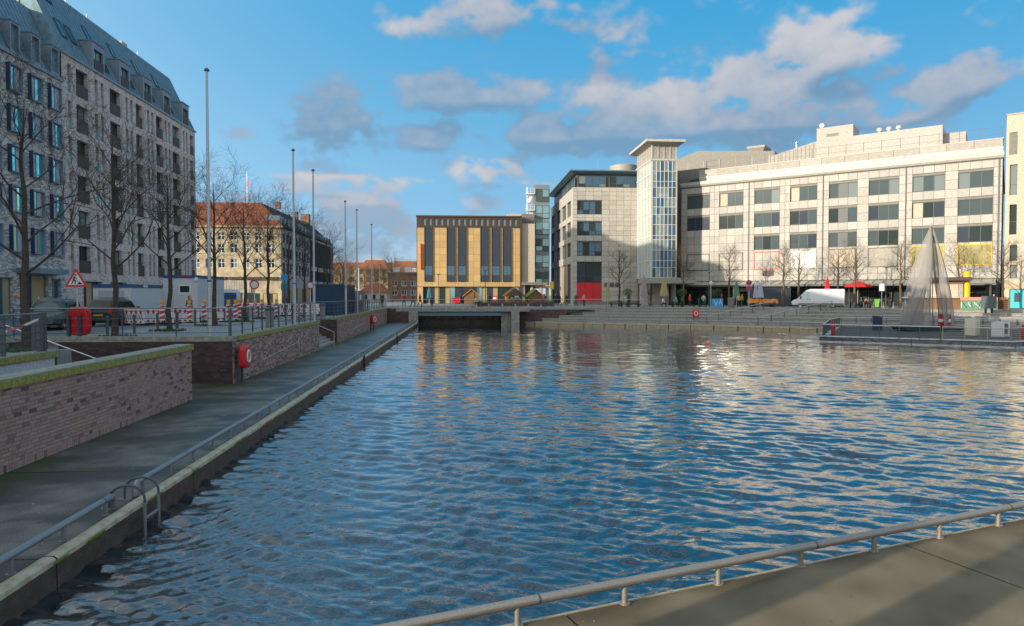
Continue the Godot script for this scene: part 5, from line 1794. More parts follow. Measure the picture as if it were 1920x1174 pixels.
func bank() -> void:
	# seat steps: tiers of stone slabs from the bank kerb up to the plaza
	var low := [V(6.8, 0, -89.9), V(15.5, 0, -84.6), V(27.0, 0, -78.3), V(38.0, 0, -70.2), V(54.0, 0, -60.0), V(70.0, 0, -52.0)]
	var high := [V(9.5, 0, -91.0), V(15.6, 0, -88.9), V(30.0, 0, -86.2), V(45.0, 0, -81.7), V(62.0, 0, -72.2), V(80.0, 0, -62.0)]
	var lev := [0.42, 0.84, 1.22, 1.56, 1.88, 2.2]
	var from := [0.0, 0.22, 0.62, 1.0, 1.12, 1.3]
	var st := Node3D.new()
	put(self, st, "seat_steps")
	tag(st, "wide grey stone seating steps from the water up to the plaza", "steps", "", "structure")
	var at := func(q: float, t: float) -> Vector3:
		var k := clampi(int(q), 0, 4)
		var f := q - k
		return (low[k] as Vector3).lerp(low[k + 1], f).lerp((high[k] as Vector3).lerp(high[k + 1], f), t)
	for l in 6:
		var t0: float = [0.0, 0.14, 0.34, 0.54, 0.74, 0.94][l]
		var t1: float = 1.06
		var q: float = from[l]
		var y0: float = 0.0 if l == 0 else lev[l - 1] - 0.1
		while q < 4.9:
			var q1 := minf(q + 0.235, 4.95)
			if int(q1) > int(q):
				q1 = int(q1)
			if q1 - q < 0.02:
				q1 = q + 0.2
			var a: Vector3 = at.call(q, t0)
			var c: Vector3 = at.call(q1, t0)
			var d: Vector3 = at.call(q1, t0 + 0.26 if l < 5 else t1)
			var e: Vector3 = at.call(q, t0 + 0.26 if l < 5 else t1)
			var m := MB.new()
			var gap := (c - a).normalized() * 0.012
			a += gap
			e += gap
			c -= gap
			d -= gap
			var lip := (a - e).normalized() * 0.05
			m.hexa([a + V(0, y0, 0), c + V(0, y0, 0), d + V(0, y0, 0), e + V(0, y0, 0), a + V(0, lev[l] - 0.09, 0), c + V(0, lev[l] - 0.09, 0), d + V(0, lev[l] - 0.09, 0), e + V(0, lev[l] - 0.09, 0)])
			m.hexa([a + lip + V(0, lev[l] - 0.088, 0), c + lip + V(0, lev[l] - 0.088, 0), d + V(0, lev[l] - 0.088, 0), e + V(0, lev[l] - 0.088, 0), a + lip + V(0, lev[l], 0), c + lip + V(0, lev[l], 0), d + V(0, lev[l], 0), e + V(0, lev[l], 0)])
			part(st, "step_slab", m, "step")
			q = q1
	var sub := MB.new()
	for k in 5:
		var a: Vector3 = at.call(float(k), 0.05)
		var c: Vector3 = at.call(k + 0.9999, 0.05)
		sub.hexa([a + V(0, -0.7, 0), c + V(0, -0.7, 0), high[k + 1] + V(0, -0.7, 0), high[k] + V(0, -0.7, 0), a + V(0, 0.3, 0), c + V(0, 0.3, 0), high[k + 1] + V(0, 2.0, 0), high[k] + V(0, 2.0, 0)])
	part(st, "core", sub, "stepjoint")
	# mossy kerb at the water
	var kb := Node3D.new()
	put(self, kb, "bank_kerb")
	tag(kb, "mossy stone kerb along the foot of the seating steps", "kerb", "", "structure")
	for k in 5:
		var n := int((low[k + 1] - low[k]).length() / 2.6)
		for j in n:
			var a: Vector3 = low[k].lerp(low[k + 1], float(j) / n)
			var c: Vector3 = low[k].lerp(low[k + 1], float(j + 1) / n - 0.012)
			var o: Vector3 = (c - a).normalized().cross(Vector3.UP)
			var m := MB.new()
			m.hexa([a + o * 0.55 + V(0, -0.7, 0), c + o * 0.55 + V(0, -0.7, 0), c + V(0, -0.7, 0), a + V(0, -0.7, 0), a + o * 0.55 + V(0, 0.22, 0), c + o * 0.55 + V(0, 0.22, 0), c + V(0, 0.22, 0), a + V(0, 0.22, 0)])
			m.hexa([a + o * 0.62 + V(0, 0.222, 0), c + o * 0.62 + V(0, 0.222, 0), c + V(0, 0.222, 0), a + V(0, 0.222, 0), a + o * 0.62 + V(0, 0.36, 0), c + o * 0.62 + V(0, 0.36, 0), c + V(0, 0.36, 0), a + V(0, 0.36, 0)])
			part(kb, "kerbstone", m, "kerb")
	var w := thing("brick_wall", "dark brick wall stepping down behind the lowest seats beside the bridge", "wall")
	var m2 := MB.new()
	m2.hexa([V(7.2, -0.7, -88.4), V(12.0, -0.7, -87.4), V(12.0, -0.7, -88.9), V(7.2, -0.7, -89.2), V(7.2, 1.95, -88.4), V(14.0, 1.95, -87.9), V(14.0, 1.95, -88.6), V(7.2, 1.95, -89.2)])
	part(w, "core", m2, "quaydark")
	m2 = MB.new()
	m2.hexa([V(7.2, 1.952, -88.3), V(17.0, 1.952, -88.0), V(17.0, 1.952, -88.7), V(7.2, 1.952, -89.3), V(7.2, 2.2, -88.3), V(17.0, 2.2, -88.0), V(17.0, 2.2, -88.7), V(7.2, 2.2, -89.3)])
	part(w, "capstone", m2, "cap")
	# walking stair cut into the seats with two handrails
	var a0: Vector3 = at.call(2.28, 0.02)
	var a1: Vector3 = at.call(2.28, 1.0)
	for side in 2:
		var p0: Vector3 = at.call(2.12 + side * 0.42, 0.06)
		var p1: Vector3 = at.call(2.62 + side * 0.42, 0.98)
		var hr := thing("stair_handrail", "dark handrail up the seating steps, %s" % ("beside the red lifebuoy case" if side == 0 else "on the side of the orange covered cart"), "handrail", p0 + V(0, 0.42, 0))
		var d := p1 - p0
		var tb := MB.new()
		tb.tube([V(0, 0.95, 0), d * 0.33 + V(0, 0.6 + 0.95, 0), d * 0.34 + V(0, 0.66 + 0.95, 0), d * 0.66 + V(0, 1.2 + 0.95, 0), d + V(0, 1.75 + 0.95, 0)], 0.035, 6)
		part(hr, "handrail", tb, "steel")
		for k in 7:
			part(hr, "post", bxm(V(0.06, 1.0, 0.06)), "dkrail", d * (k / 6.0) + V(0, 1.78 * k / 6.0 + 0.45, 0))
	for k in 10:
		var t0 := 0.06 + k * 0.095
		var x0: Vector3 = at.call(2.15 + k * 0.05, t0)
		var x1: Vector3 = at.call(2.52 + k * 0.05, t0)
		var y0: Vector3 = at.call(2.15 + k * 0.05, t0 + 0.12)
		var y1: Vector3 = at.call(2.52 + k * 0.05, t0 + 0.12)
		var m := MB.new()
		var h := 0.60 + k * 0.175
		m.hexa([x0 + V(0, h - 0.3, 0), x1 + V(0, h - 0.3, 0), y1 + V(0, h - 0.3, 0), y0 + V(0, h - 0.3, 0), x0 + V(0, h, 0), x1 + V(0, h, 0), y1 + V(0, h, 0), y0 + V(0, h, 0)])
		part(st, "stair_tread", m, "step")
	# red lifebuoy board on the steps
	lifebuoy_case("red lifebuoy case with white ring standing on the far seating steps", at.call(2.02, 0.2) + V(0, 0.62, 0.2), -0.2)

func pontoon() -> void:
	var t := thing("pontoon", "grey concrete floating pontoon with a dark deck under the mesh sails", "pontoon")
	var A := V(29.75, 0, -54.8)
	var B := V(40.64, 0, -47.3)
	var C := V(52.0, 0, -52.0)
	var D := V(60.0, 0, -63.0)
	var E := V(40.5, 0, -71.5)
	var edge := [A, B, C, D, E]
	var m := MB.new()
	var poly := []
	for p in edge:
		poly.append(Vector2(p.x, p.z))
	poly.reverse()
	m.prism(poly, V(1, 0, 0), V(0, 0, 1), V(0, 0.1, 0), V(0, 0.33, 0))
	part(t, "deck", m, "deckgrey")
	for k in 5:
		var a: Vector3 = edge[k]
		var c: Vector3 = edge[(k + 1) % 5]
		var n := maxi(1, int(round((c - a).length() / 3.35)))
		var o: Vector3 = (c - a).normalized().cross(Vector3.UP)
		for j in n:
			var p := a.lerp(c, (j + 0.006) / n)
			var q := a.lerp(c, (j + 0.994) / n)
			m = MB.new()
			m.hexa([p + V(0, -0.5, 0), q + V(0, -0.5, 0), q - o * 0.6 + V(0, -0.5, 0), p - o * 0.6 + V(0, -0.5, 0), p + V(0, 0.36, 0), q + V(0, 0.36, 0), q - o * 0.6 + V(0, 0.36, 0), p - o * 0.6 + V(0, 0.36, 0)])
			m.hexa([p + V(0, 0.362, 0), q + V(0, 0.362, 0), q - o * 0.6 + V(0, 0.362, 0), p - o * 0.6 + V(0, 0.362, 0), p - o * 0.12 + V(0, 0.5, 0), q - o * 0.12 + V(0, 0.5, 0), q - o * 0.6 + V(0, 0.5, 0), p - o * 0.6 + V(0, 0.5, 0)])
			part(t, "float", m, "pontoon")
	var dk := V(0, 0.45, 0)
	railing("dark railing round the near edge of the floating pontoon", [A.lerp(E, 0.6) + dk, A + dk + V(0.35, 0, -0.1), A.lerp(B, 0.66) + dk + V(-0.1, 0, -0.2)], 1.0, 1.35, "", 5, "pontoon_railing", "steel", "dkrail", 0.12, 1.5)
	railing("lighter steel railing at the sunny corner of the pontoon", [A.lerp(B, 0.67) + dk + V(-0.1, 0, -0.2), B + dk + V(-0.1, 0, -0.35), C + dk + V(-0.3, 0, -0.3)], 1.0, 1.25, "", 6, "pontoon_railing", "steel", "galvwarm", 0.1, 1.3)
	railing("far railing of the pontoon in front of the seating steps", [A.lerp(E, 0.62) + dk, E + dk + V(0.5, 0, 0.4), D + dk + V(-0.5, 0, 0.3)], 1.0, 1.5, "", 4, "pontoon_railing", "steel", "dkrail", 0.12, 1.3)
	# the mesh sails
	var mast := V(44.9, 0.5, -62.5)
	var s := thing("sail_sculpture", "boat sculpture with two tall grey wire mesh sails on the pontoon", "sculpture", mast)
	var hgt := 10.0
	# corners of the sails, from the photograph's proportions
	var sail := func(called: String, top: Vector3, tack: Vector3, clew: Vector3, belly: Vector3, luff_pull: Vector3) -> void:
		var sm := MB.new()
		var nu := 10
		var nv := 14
		for j in nv:
			for i in nu:
				var q := []
				for c2 in [[i, j], [i + 1, j], [i + 1, j + 1], [i, j + 1]]:
					var u: float = float(c2[0]) / nu
					var v: float = float(c2[1]) / nv
					var w := 1.0 - v
					var p := top * v + (tack.lerp(clew, u)) * w
					p += belly * sin(u * PI) * sin(v * PI) + luff_pull * u * sin(v * PI)
					q.append(p)
				sm.quad(q[0], q[1], q[2], q[3])
		part(s, called, sm, "mesh")
		var ed := MB.new()
		var l := []
		for j in nv + 1:
			var v := float(j) / nv
			l.append(top * v + clew * (1.0 - v) + luff_pull * sin(v * PI))
		ed.tube([top, tack, clew], 0.035, 5)
		ed.tube(l, 0.035, 5)
		for q in [0.3, 0.65]:
			var sl := []
			for j in nv + 1:
				var v := float(j) / nv
				sl.append(top * v + tack.lerp(clew, q) * (1.0 - v) + belly * sin(q * PI) * sin(v * PI) + luff_pull * q * sin(v * PI) + V(0, 0, 0.02))
			ed.tube(sl, 0.018, 4)
		part(s, "edge_cable", ed, "galvwarm")
	sail.call("main_sail", V(-0.05, hgt, 0), V(-0.15, 0.25, 0.3), V(-2.62, 0.75, -0.4), V(0.3, 0, 0.9), V(-0.55, 0, 0))
	sail.call("inner_sail", V(-0.1, hgt - 0.5, -0.1), V(-0.35, 0.5, -0.6), V(-2.15, 0.5, -1.2), V(0.2, 0, 0.6), V(0.35, 0, 0))
	sail.call("fore_sail", V(0.2, hgt - 0.3, 0), V(1.35, 0.3, 0.2), V(3.0, 0.5, -0.6), V(-0.2, 0, 0.7), V(0.35, 0, 0))
	sail.call("rear_sail", V(0.2, hgt - 0.6, -0.2), V(1.7, 0.6, -1.0), V(3.0, 0.7, -1.6), V(-0.2, 0, -0.4), V(0.3, 0, 0))
	var mm := MB.new()
	mm.tube([V(0, 0, 0), V(0, hgt + 0.25, 0)], [0.07, 0.045], 8)
	mm.tube([V(0.55, 0, -0.3), V(0.12, hgt, -0.1)], [0.05, 0.03], 6)
	part(s, "mast", mm, "galv")
	mm = MB.new()
	mm.tube([V(-2.8, 0.55, -0.3), V(3.1, 0.45, -0.4)], 0.05, 6)
	mm.tube([V(-2.7, 3.0, -0.4), V(0, 3.0, 0)], 0.025, 5)
	part(s, "boom", mm, "galvwarm")
	mm = MB.new()
	mm.hexa([V(-2.6, 0, 0.5), V(2.8, 0, 0.5), V(2.8, 0, -1.5), V(-2.6, 0, -1.5), V(-3.0, 0.4, 0.8), V(3.2, 0.4, 0.8), V(3.2, 0.4, -1.8), V(-3.0, 0.4, -1.8)])
	part(s, "hull_frame", mm, "contgrey")
	mm = MB.new()
	mm.ball(V(-2.35, 3.1, -0.2), V(0.38, 0.12, 0.3), 10)
	part(s, "lamp", mm, "offwhite")
	# things on the pontoon
	var bx := thing("red_crate", "red box with a white stripe on the pontoon between the two sails", "box", V(46.6, 0.43, -62.8))
	bp(bx, "lower_box", -0.42, 0.42, 0.35, 0.85, -0.3, 0.3, "redmatt")
	bp(bx, "upper_box", -0.42, 0.42, 1.15, 1.6, -0.3, 0.3, "redmatt")
	bp(bx, "white_stripe", -0.41, 0.41, 0.86, 1.14, -0.29, 0.29, "white")
	bp(bx, "foot", -0.35, 0.35, 0.0, 0.35, -0.2, 0.2, "black")
	var cb := thing("cream_cabinet", "cream slatted cabinet behind the pontoon's sunny railing, a lamp on top", "cabinet", V(43.0, 0.45, -54.6), 0.5)
	bp(cb, "body", -0.42, 0.42, 0.05, 1.5, -0.4, 0.4, "creambox")
	for k in 10:
		bp(cb, "slat", -0.40, 0.40, 0.14 + k * 0.12, 0.22 + k * 0.12, 0.4, 0.425, "creambox")
	var lm := MB.new()
	lm.ball(V(0.1, 1.6, 0), V(0.16, 0.1, 0.14), 8)
	part(cb, "lamp", lm, "white")
	cb = thing("machine_housing", "pale machine housing with dark louvres behind the corner railing of the pontoon", "cabinet", V(44.1, 0.45, -52.9), 0.5)
	bp(cb, "body", -0.65, 0.65, 0.05, 1.25, -0.4, 0.4, "offwhite")
	bp(cb, "recess", -0.3, 0.3, 0.25, 1.1, 0.4, 0.41, "black")
	for k in 6:
		bp(cb, "louvre", -0.3, 0.3, 0.3 + k * 0.13, 0.36 + k * 0.13, 0.41, 0.45, "greyclad2")
	for x in [-0.55, 0.45]:
		bp(cb, "white_post", x, x + 0.12, 0.05, 1.2, 0.4, 0.46, "white")
	cb = thing("litter_bin", "dark square litter bin standing on the pontoon's shaded side", "bin", V(40.6, 0.45, -64.0), 0.5)
	bp(cb, "body", -0.36, 0.36, 0.0, 1.25, -0.3, 0.3, "contblue")
	bp(cb, "lid", -0.38, 0.38, 1.25, 1.4, -0.32, 0.32, "plastic")
	bp(cb, "notice", -0.24, 0.24, 1.26, 1.38, 0.322, 0.33, "lilac")
	cb = thing("red_post", "short red rescue post at the pontoon's far corner railing", "post", V(31.6, 0.45, -56.0))
	var rp := MB.new()
	rp.lathe([Vector2(0.12, 0), Vector2(0.17, 0.1), Vector2(0.19, 0.75), Vector2(0.13, 0.9), Vector2(0.12, 1.15), Vector2(0.0, 1.2)], 12)
	part(cb, "body", rp, "redmatt")
	cb = thing("red_post", "dark red post at the sunny end of the pontoon", "post", V(43.0, 0.45, -49.3))
	part(cb, "body", rp, "redmatt")
	cb = thing("grey_cabinet", "dark grey cabinet on legs at the plaza steps beside the kiosk", "cabinet", V(57.8, 2.0, -71.0), 0.4)
	bp(cb, "body", -0.75, 0.75, 0.4, 1.75, -0.4, 0.4, "contgrey")
	for x in [-0.65, 0.55]:
		bp(cb, "leg", x, x + 0.1, -1.0, 0.4, -0.1, 0.1, "black")
	var by := thing("buoy", "small red swimming buoy floating out in the basin", "buoy", V(19.6, 0, -53.0))
	var bm := MB.new()
	bm.lathe([Vector2(0.0, -0.15), Vector2(0.2, -0.1), Vector2(0.22, 0.1), Vector2(0.1, 0.28), Vector2(0, 0.3)], 12)
	part(by, "body", bm, "salmon")

func near_quay() -> void:
	# the promenade at the photographer's feet, running off to one side, with a tube rail
	var d := V(0.9456, 0, -0.3253)
	var o := V(-0.36, 0.4, -6.95)
	var inn := d.cross(Vector3.UP) * -1.0  # towards the viewer
	inn = V(0.3253, 0, 0.9456)
	var nz := FastNoiseLite.new()
	nz.seed = 31
	nz.frequency = 0.8
	var walk := Node3D.new()
	put(self, walk, "near_promenade")
	tag(walk, "near promenade of brown exposed concrete slabs lit by low sun", "promenade", "", "structure")
	for s in [[-9.0, 1.60], [1.62, 7.06], [7.08, 13.0], [13.02, 19.0], [19.02, 40.0]]:
		var m := MB.new()
		m.col = Color(0.155, 0.125, 0.088)
		var nx := 24
		var ny := 30
		for j in ny + 1:
			for i in nx + 1:
				var p: Vector3 = o + d * lerpf(s[0], s[1], float(i) / nx) + inn * lerpf(-0.02, 9.0, pow(float(j) / ny, 1.5))
				m.v.append(p)
				m.n.append(Vector3.UP)
				var a := nz.get_noise_2d(p.x, p.z)
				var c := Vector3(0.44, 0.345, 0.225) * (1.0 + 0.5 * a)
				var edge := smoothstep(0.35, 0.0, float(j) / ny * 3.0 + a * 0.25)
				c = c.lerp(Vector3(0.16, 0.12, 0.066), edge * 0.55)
				m.c.append(Color(c.x, c.y, c.z))
		for j in ny:
			for i in nx:
				var k := j * (nx + 1) + i
				m.i.append_array([k, k + 1, k + nx + 1, k + 1, k + nx + 2, k + nx + 1])
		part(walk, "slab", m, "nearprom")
	var kb := Node3D.new()
	put(self, kb, "near_kerb")
	tag(kb, "pale kerb along the water at the near promenade", "kerb", "", "structure")
	for k in 11:
		var m := MB.new()
		var a := o + d * (-9.0 + k * 4.4) - inn * 0.03
		var c := o + d * (-9.0 + k * 4.4 + 4.38) - inn * 0.03
		m.hexa([a + V(0, -1.1, 0), c + V(0, -1.1, 0), c - inn * 0.05 + V(0, -1.1, 0), a - inn * 0.05 + V(0, -1.1, 0), a + V(0, 0.005, 0), c + V(0, 0.005, 0), c - inn * 0.05 + V(0, -0.002, 0), a - inn * 0.05 + V(0, -0.002, 0)])
		part(kb, "kerbstone", m, "kerb")
	var bed := MB.new()
	var a2 := o + d * -9.0
	var c2 := o + d * 39.0
	bed.hexa([a2 + inn * 9 + V(0, -1.2, 0), c2 + inn * 9 + V(0, -1.2, 0), c2 + V(0, -1.2, 0), a2 + V(0, -1.2, 0), a2 + inn * 9 + V(0, -0.06, 0), c2 + inn * 9 + V(0, -0.06, 0), c2 + V(0, -0.06, 0), a2 + V(0, -0.06, 0)])
	part(kb, "bed", bed, "darkmortar")
	var feet := []
	for k in 16:
		feet.append(o + d * (-5.94 + k * 1.36 + 1.28) + V(0, 0.25, 0))
	for k in feet.size():
		feet[k] = o + d * (2.37 + (k - 7) * 1.36) + V(0, 0.25, 0)
	low_rail("thick grey tube rail on stub posts along the near promenade in the sun", [o + d * -9.0 + V(0, 0.25, 0), o + d * 16.0 + V(0, 0.25, 0)], feet, "galvwarm")

# ---------------------------------------------------------------- trees
func grow(m: MB, p: Vector3, d: Vector3, l: float, r: float, lvl: int, rg: RandomNumberGenerator, cfg: Dictionary) -> void:
	var pts := [p]
	var rad := [r]
	var dd := d
	var n := 4 if lvl < 2 else 3
	for k in n:
		var wob: float = cfg.wob * (1.0 + lvl * 0.3)
		dd = (dd + V(rg.randf_range(-wob, wob), rg.randf_range(-wob, wob) + cfg.rise * 0.12, rg.randf_range(-wob, wob))).normalized()
		pts.append((pts[-1] as Vector3) + dd * l / n)
		rad.append(lerpf(r, r * 0.42, float(k + 1) / n))
	m.tube(pts, rad, 6 if lvl == 0 else (5 if lvl == 1 else 3), false)
	if lvl >= cfg.levels:
		return
	var kids: int = cfg.kids[lvl]
	for k in kids:
		var t := rg.randf_range(0.25, 1.0)
		if k == 0:
			t = 1.0
		var f := t * n
		var i := mini(int(f), n - 1)
		var at: Vector3 = (pts[i] as Vector3).lerp(pts[i + 1], f - i)
		var rr: float = lerpf(rad[i], rad[i + 1], f - i)
		var ax := V(rg.randf_range(-1, 1), rg.randf_range(-1, 1), rg.randf_range(-1, 1)).cross(dd).normalized()
		var nd := dd.rotated(ax, rg.randf_range(cfg.spread * 0.5, cfg.spread))
		nd.y += cfg.rise * 0.25
		grow(m, at, nd.normalized(), l * rg.randf_range(0.5, 0.78), maxf(rr * 0.66, cfg.twig), lvl + 1, rg, cfg)

func make_tree(called: String, label: String, at: Vector3, h: float, r: float, fork: float, sd: int, matn: String, group: String, broad := 1.0, limbs := 11, kids := [4, 5, 5]) -> Node3D:
	var t := thing(called, label, "tree", at, 0.0, group)
	var rg := RandomNumberGenerator.new()
	rg.seed = sd
	var m := MB.new()
	var pts := []
	var rad := []
	for k in 9:
		var f := k / 8.0
		pts.append(V(rg.randf_range(-0.07, 0.07) * (1.0 if k else 0.0), h * 0.9 * f, rg.randf_range(-0.07, 0.07) * (1.0 if k else 0.0)))
		rad.append(r * (1.25 if k == 0 else pow(1.0 - f, 0.75) * 1.0 + 0.06))
	m.tube(pts, rad, 9, false)
	part(t, "trunk", m, matn)
	m = MB.new()
	var cfg := {"wob": 0.16, "rise": 0.42, "levels": 4, "kids": kids + [4], "spread": 0.95, "twig": 0.0045}
	for k in limbs:
		var f := lerpf(fork, 0.93, (k + rg.randf() * 0.6) / limbs)
		var a := k * 2.4 + rg.randf() * 0.7
		var y := h * 0.9 * f
		var up := lerpf(0.35, 1.3, f)
		var d := V(cos(a), up, sin(a)).normalized()
		var rr := r * pow(1.0 - f, 0.75) * 0.36 + 0.01
		grow(m, V(0, y, 0), d, h * 0.33 * (1.12 - f * 0.72) * broad, rr, 1, rg, cfg)
	part(t, "crown", m, matn)
	return t

func trees() -> void:
	var g := "bare street trees along the upper pavement"
	var a := make_tree("street_tree", "big bare street tree closest to the viewer, in front of the white brick section", V(-13.85, 2.2, -22.8), 8.8, 0.125, 0.30, 41, "bark", g, 1.2, 13)
	var b := make_tree("street_tree", "bare street tree with a stout dark trunk behind the red lifebuoy case", V(-14.2, 2.2, -29.1), 9.0, 0.12, 0.34, 52, "bark", g, 1.05, 13)
	var c := make_tree("street_tree", "bare street tree before the small-windowed site cabin", V(-14.05, 2.2, -34.0), 8.4, 0.115, 0.36, 63, "bark", g, 1.0, 13)
	copy(b, V(-13.85, 2.2, -39.5), 1.9, "bare street tree just beyond the tallest flagpole")
	copy(c, V(-13.9, 2.2, -45.0), 0.9, "bare street tree beside the round sign with red rim")
	copy(b, V(-13.8, 2.2, -50.0), 3.6, "bare street tree in front of the corner of the old cream building")
	copy(a, V(-14.1, 2.2, -57.0), 2.2, "bare street tree beside the second flagpole's top, before the grey row")
	copy(c, V(-14.2, 2.2, -63.0), 4.2, "bare street tree next to the blue container")
	copy(b, V(-14.3, 2.2, -74.0), 5.2, "thin bare tree beyond the blue container")
	g = "bare plaza trees in front of the store"
	var p := make_tree("plaza_tree", "bare tree before the office wall beside the red screen", V(22.4, 2.2, -96.0), 9.0, 0.16, 0.36, 71, "bark", g, 0.8, 13, [4, 5, 5])
	var q := make_tree("plaza_tree", "bare tree between the stair tower and the first poster frame", V(32.4, 2.2, -98.0), 8.6, 0.17, 0.42, 72, "barkwarm", g, 0.95, 12, [4, 5, 5])
	var r := make_tree("plaza_tree", "dense round bare tree over the closed green parasol", V(38.1, 2.2, -95.0), 9.4, 0.16, 0.42, 73, "barkwarm", g, 0.75, 14, [5, 5, 5])
	copy(q, V(43.9, 2.2, -90.5), 1.0, "slim bare tree beside the dark shipping container")
	copy(p, V(45.3, 2.2, -89.0), 2.0, "bare tree in front of the white poster board")
	copy(p, V(50.8, 2.2, -89.0), 4.0, "thin bare tree behind the white van")
	copy(q, V(50.2, 2.2, -84.0), 3.0, "bare tree with pale trunk at the back of the white van")
	copy(r, V(57.0, 2.2, -85.0), 0.5, "bare tree behind the tall mesh sail")
	copy(q, V(61.5, 2.2, -80.5), 5.0, "bare tree beside the tall yellow banner")
	copy(p, V(64.0, 2.2, -76.5), 1.5, "bare tree before the joint of the store and the sandstone building")
	# pruned small trees in tubs on the cafe terrace
	var n := 0
	for s in [[26.9, -96.0, "small clipped tree in a tub between the office tree and the lilac parasol"], [31.2, -95.0, "small clipped tree in a tub beside the beige parasol"], [35.5, -95.5, "clipped tub tree behind the green scooters"], [37.0, -96.5, "wide clipped tub tree next to the green parasol"], [22.9, -93.2, "low leafy tub plant under the office tree"]]:
		var t := thing("tub_tree", s[2], "plant", V(s[0], 2.2, s[1]), 0.0, "clipped tub trees on the terrace")
		var tm := MB.new()
		tm.tube([V(0, 0.4, 0), V(0.02, 1.5, 0)], 0.035, 6)
		part(t, "stem", tm, "barkwarm")
		tm = MB.new()
		tm.lathe([Vector2(0, 0), Vector2(0.22, 0), Vector2(0.28, 0.45), Vector2(0.24, 0.45), Vector2(0, 0.4)], 10)
		part(t, "tub", tm, "contgrey")
		tm = MB.new()
		var rg := RandomNumberGenerator.new()
		rg.seed = 90 + n
		for k in 420:
			var dv := V(rg.randfn(0, 1), rg.randfn(0, 1), rg.randfn(0, 1)).normalized() * pow(rg.randf(), 0.4)
			var ctr := V(0, 2.0, 0) + dv * V(0.72, 0.6, 0.72)
			var u := V(rg.randfn(0, 1), rg.randfn(0, 1), rg.randfn(0, 1)).normalized()
			var w := u.cross(V(rg.randfn(0, 1), rg.randfn(0, 1), rg.randfn(0, 1))).normalized()
			tm.quad(ctr, ctr + u * 0.09, ctr + u * 0.09 + w * 0.07, ctr + w * 0.07)
		part(t, "crown", tm, "leafgreen")
		n += 1
	# the mass of bare trees before the far palace
	var fr := RandomNumberGenerator.new()
	fr.seed = 123
	var f1 := make_tree("bare_tree", "large bare brown tree before the palace, next to the old row's end", V(-29.0, 2.2, -170.0), 11.5, 0.3, 0.15, 81, "bush", "bare trees before the palace", 1.35, 18, [5, 5, 5])
	var f2 := make_tree("bare_tree", "tall gnarled bare tree beside the ochre building", V(-15.2, 2.2, -150.0), 11.0, 0.26, 0.2, 82, "bush", "bare trees before the palace", 1.1, 15, [5, 5, 5])
	var spots := []
	for k in 15:
		spots.append(V(-43.0 + k * 1.95 + fr.randf_range(-0.5, 0.5), 2.2, -215.0 + fr.randf_range(-14, 14)))
	var where := ["above the blue container", "beside the fourth flagpole", "beside the fifth flagpole", "over the small white house", "beside the last flagpole", "before the palace's middle roof", "before the palace's long roof", "next to the street lamp mast", "behind the bridge end", "before the gabled house", "near the flats", "by the far street", "beside the old row's brick end", "over the container's edge", "before the far red roof"]
	for k in spots.size():
		copy(f1 if k % 3 else f2, spots[k], k * 1.3, "bare brown tree in the far thicket %s" % where[k])

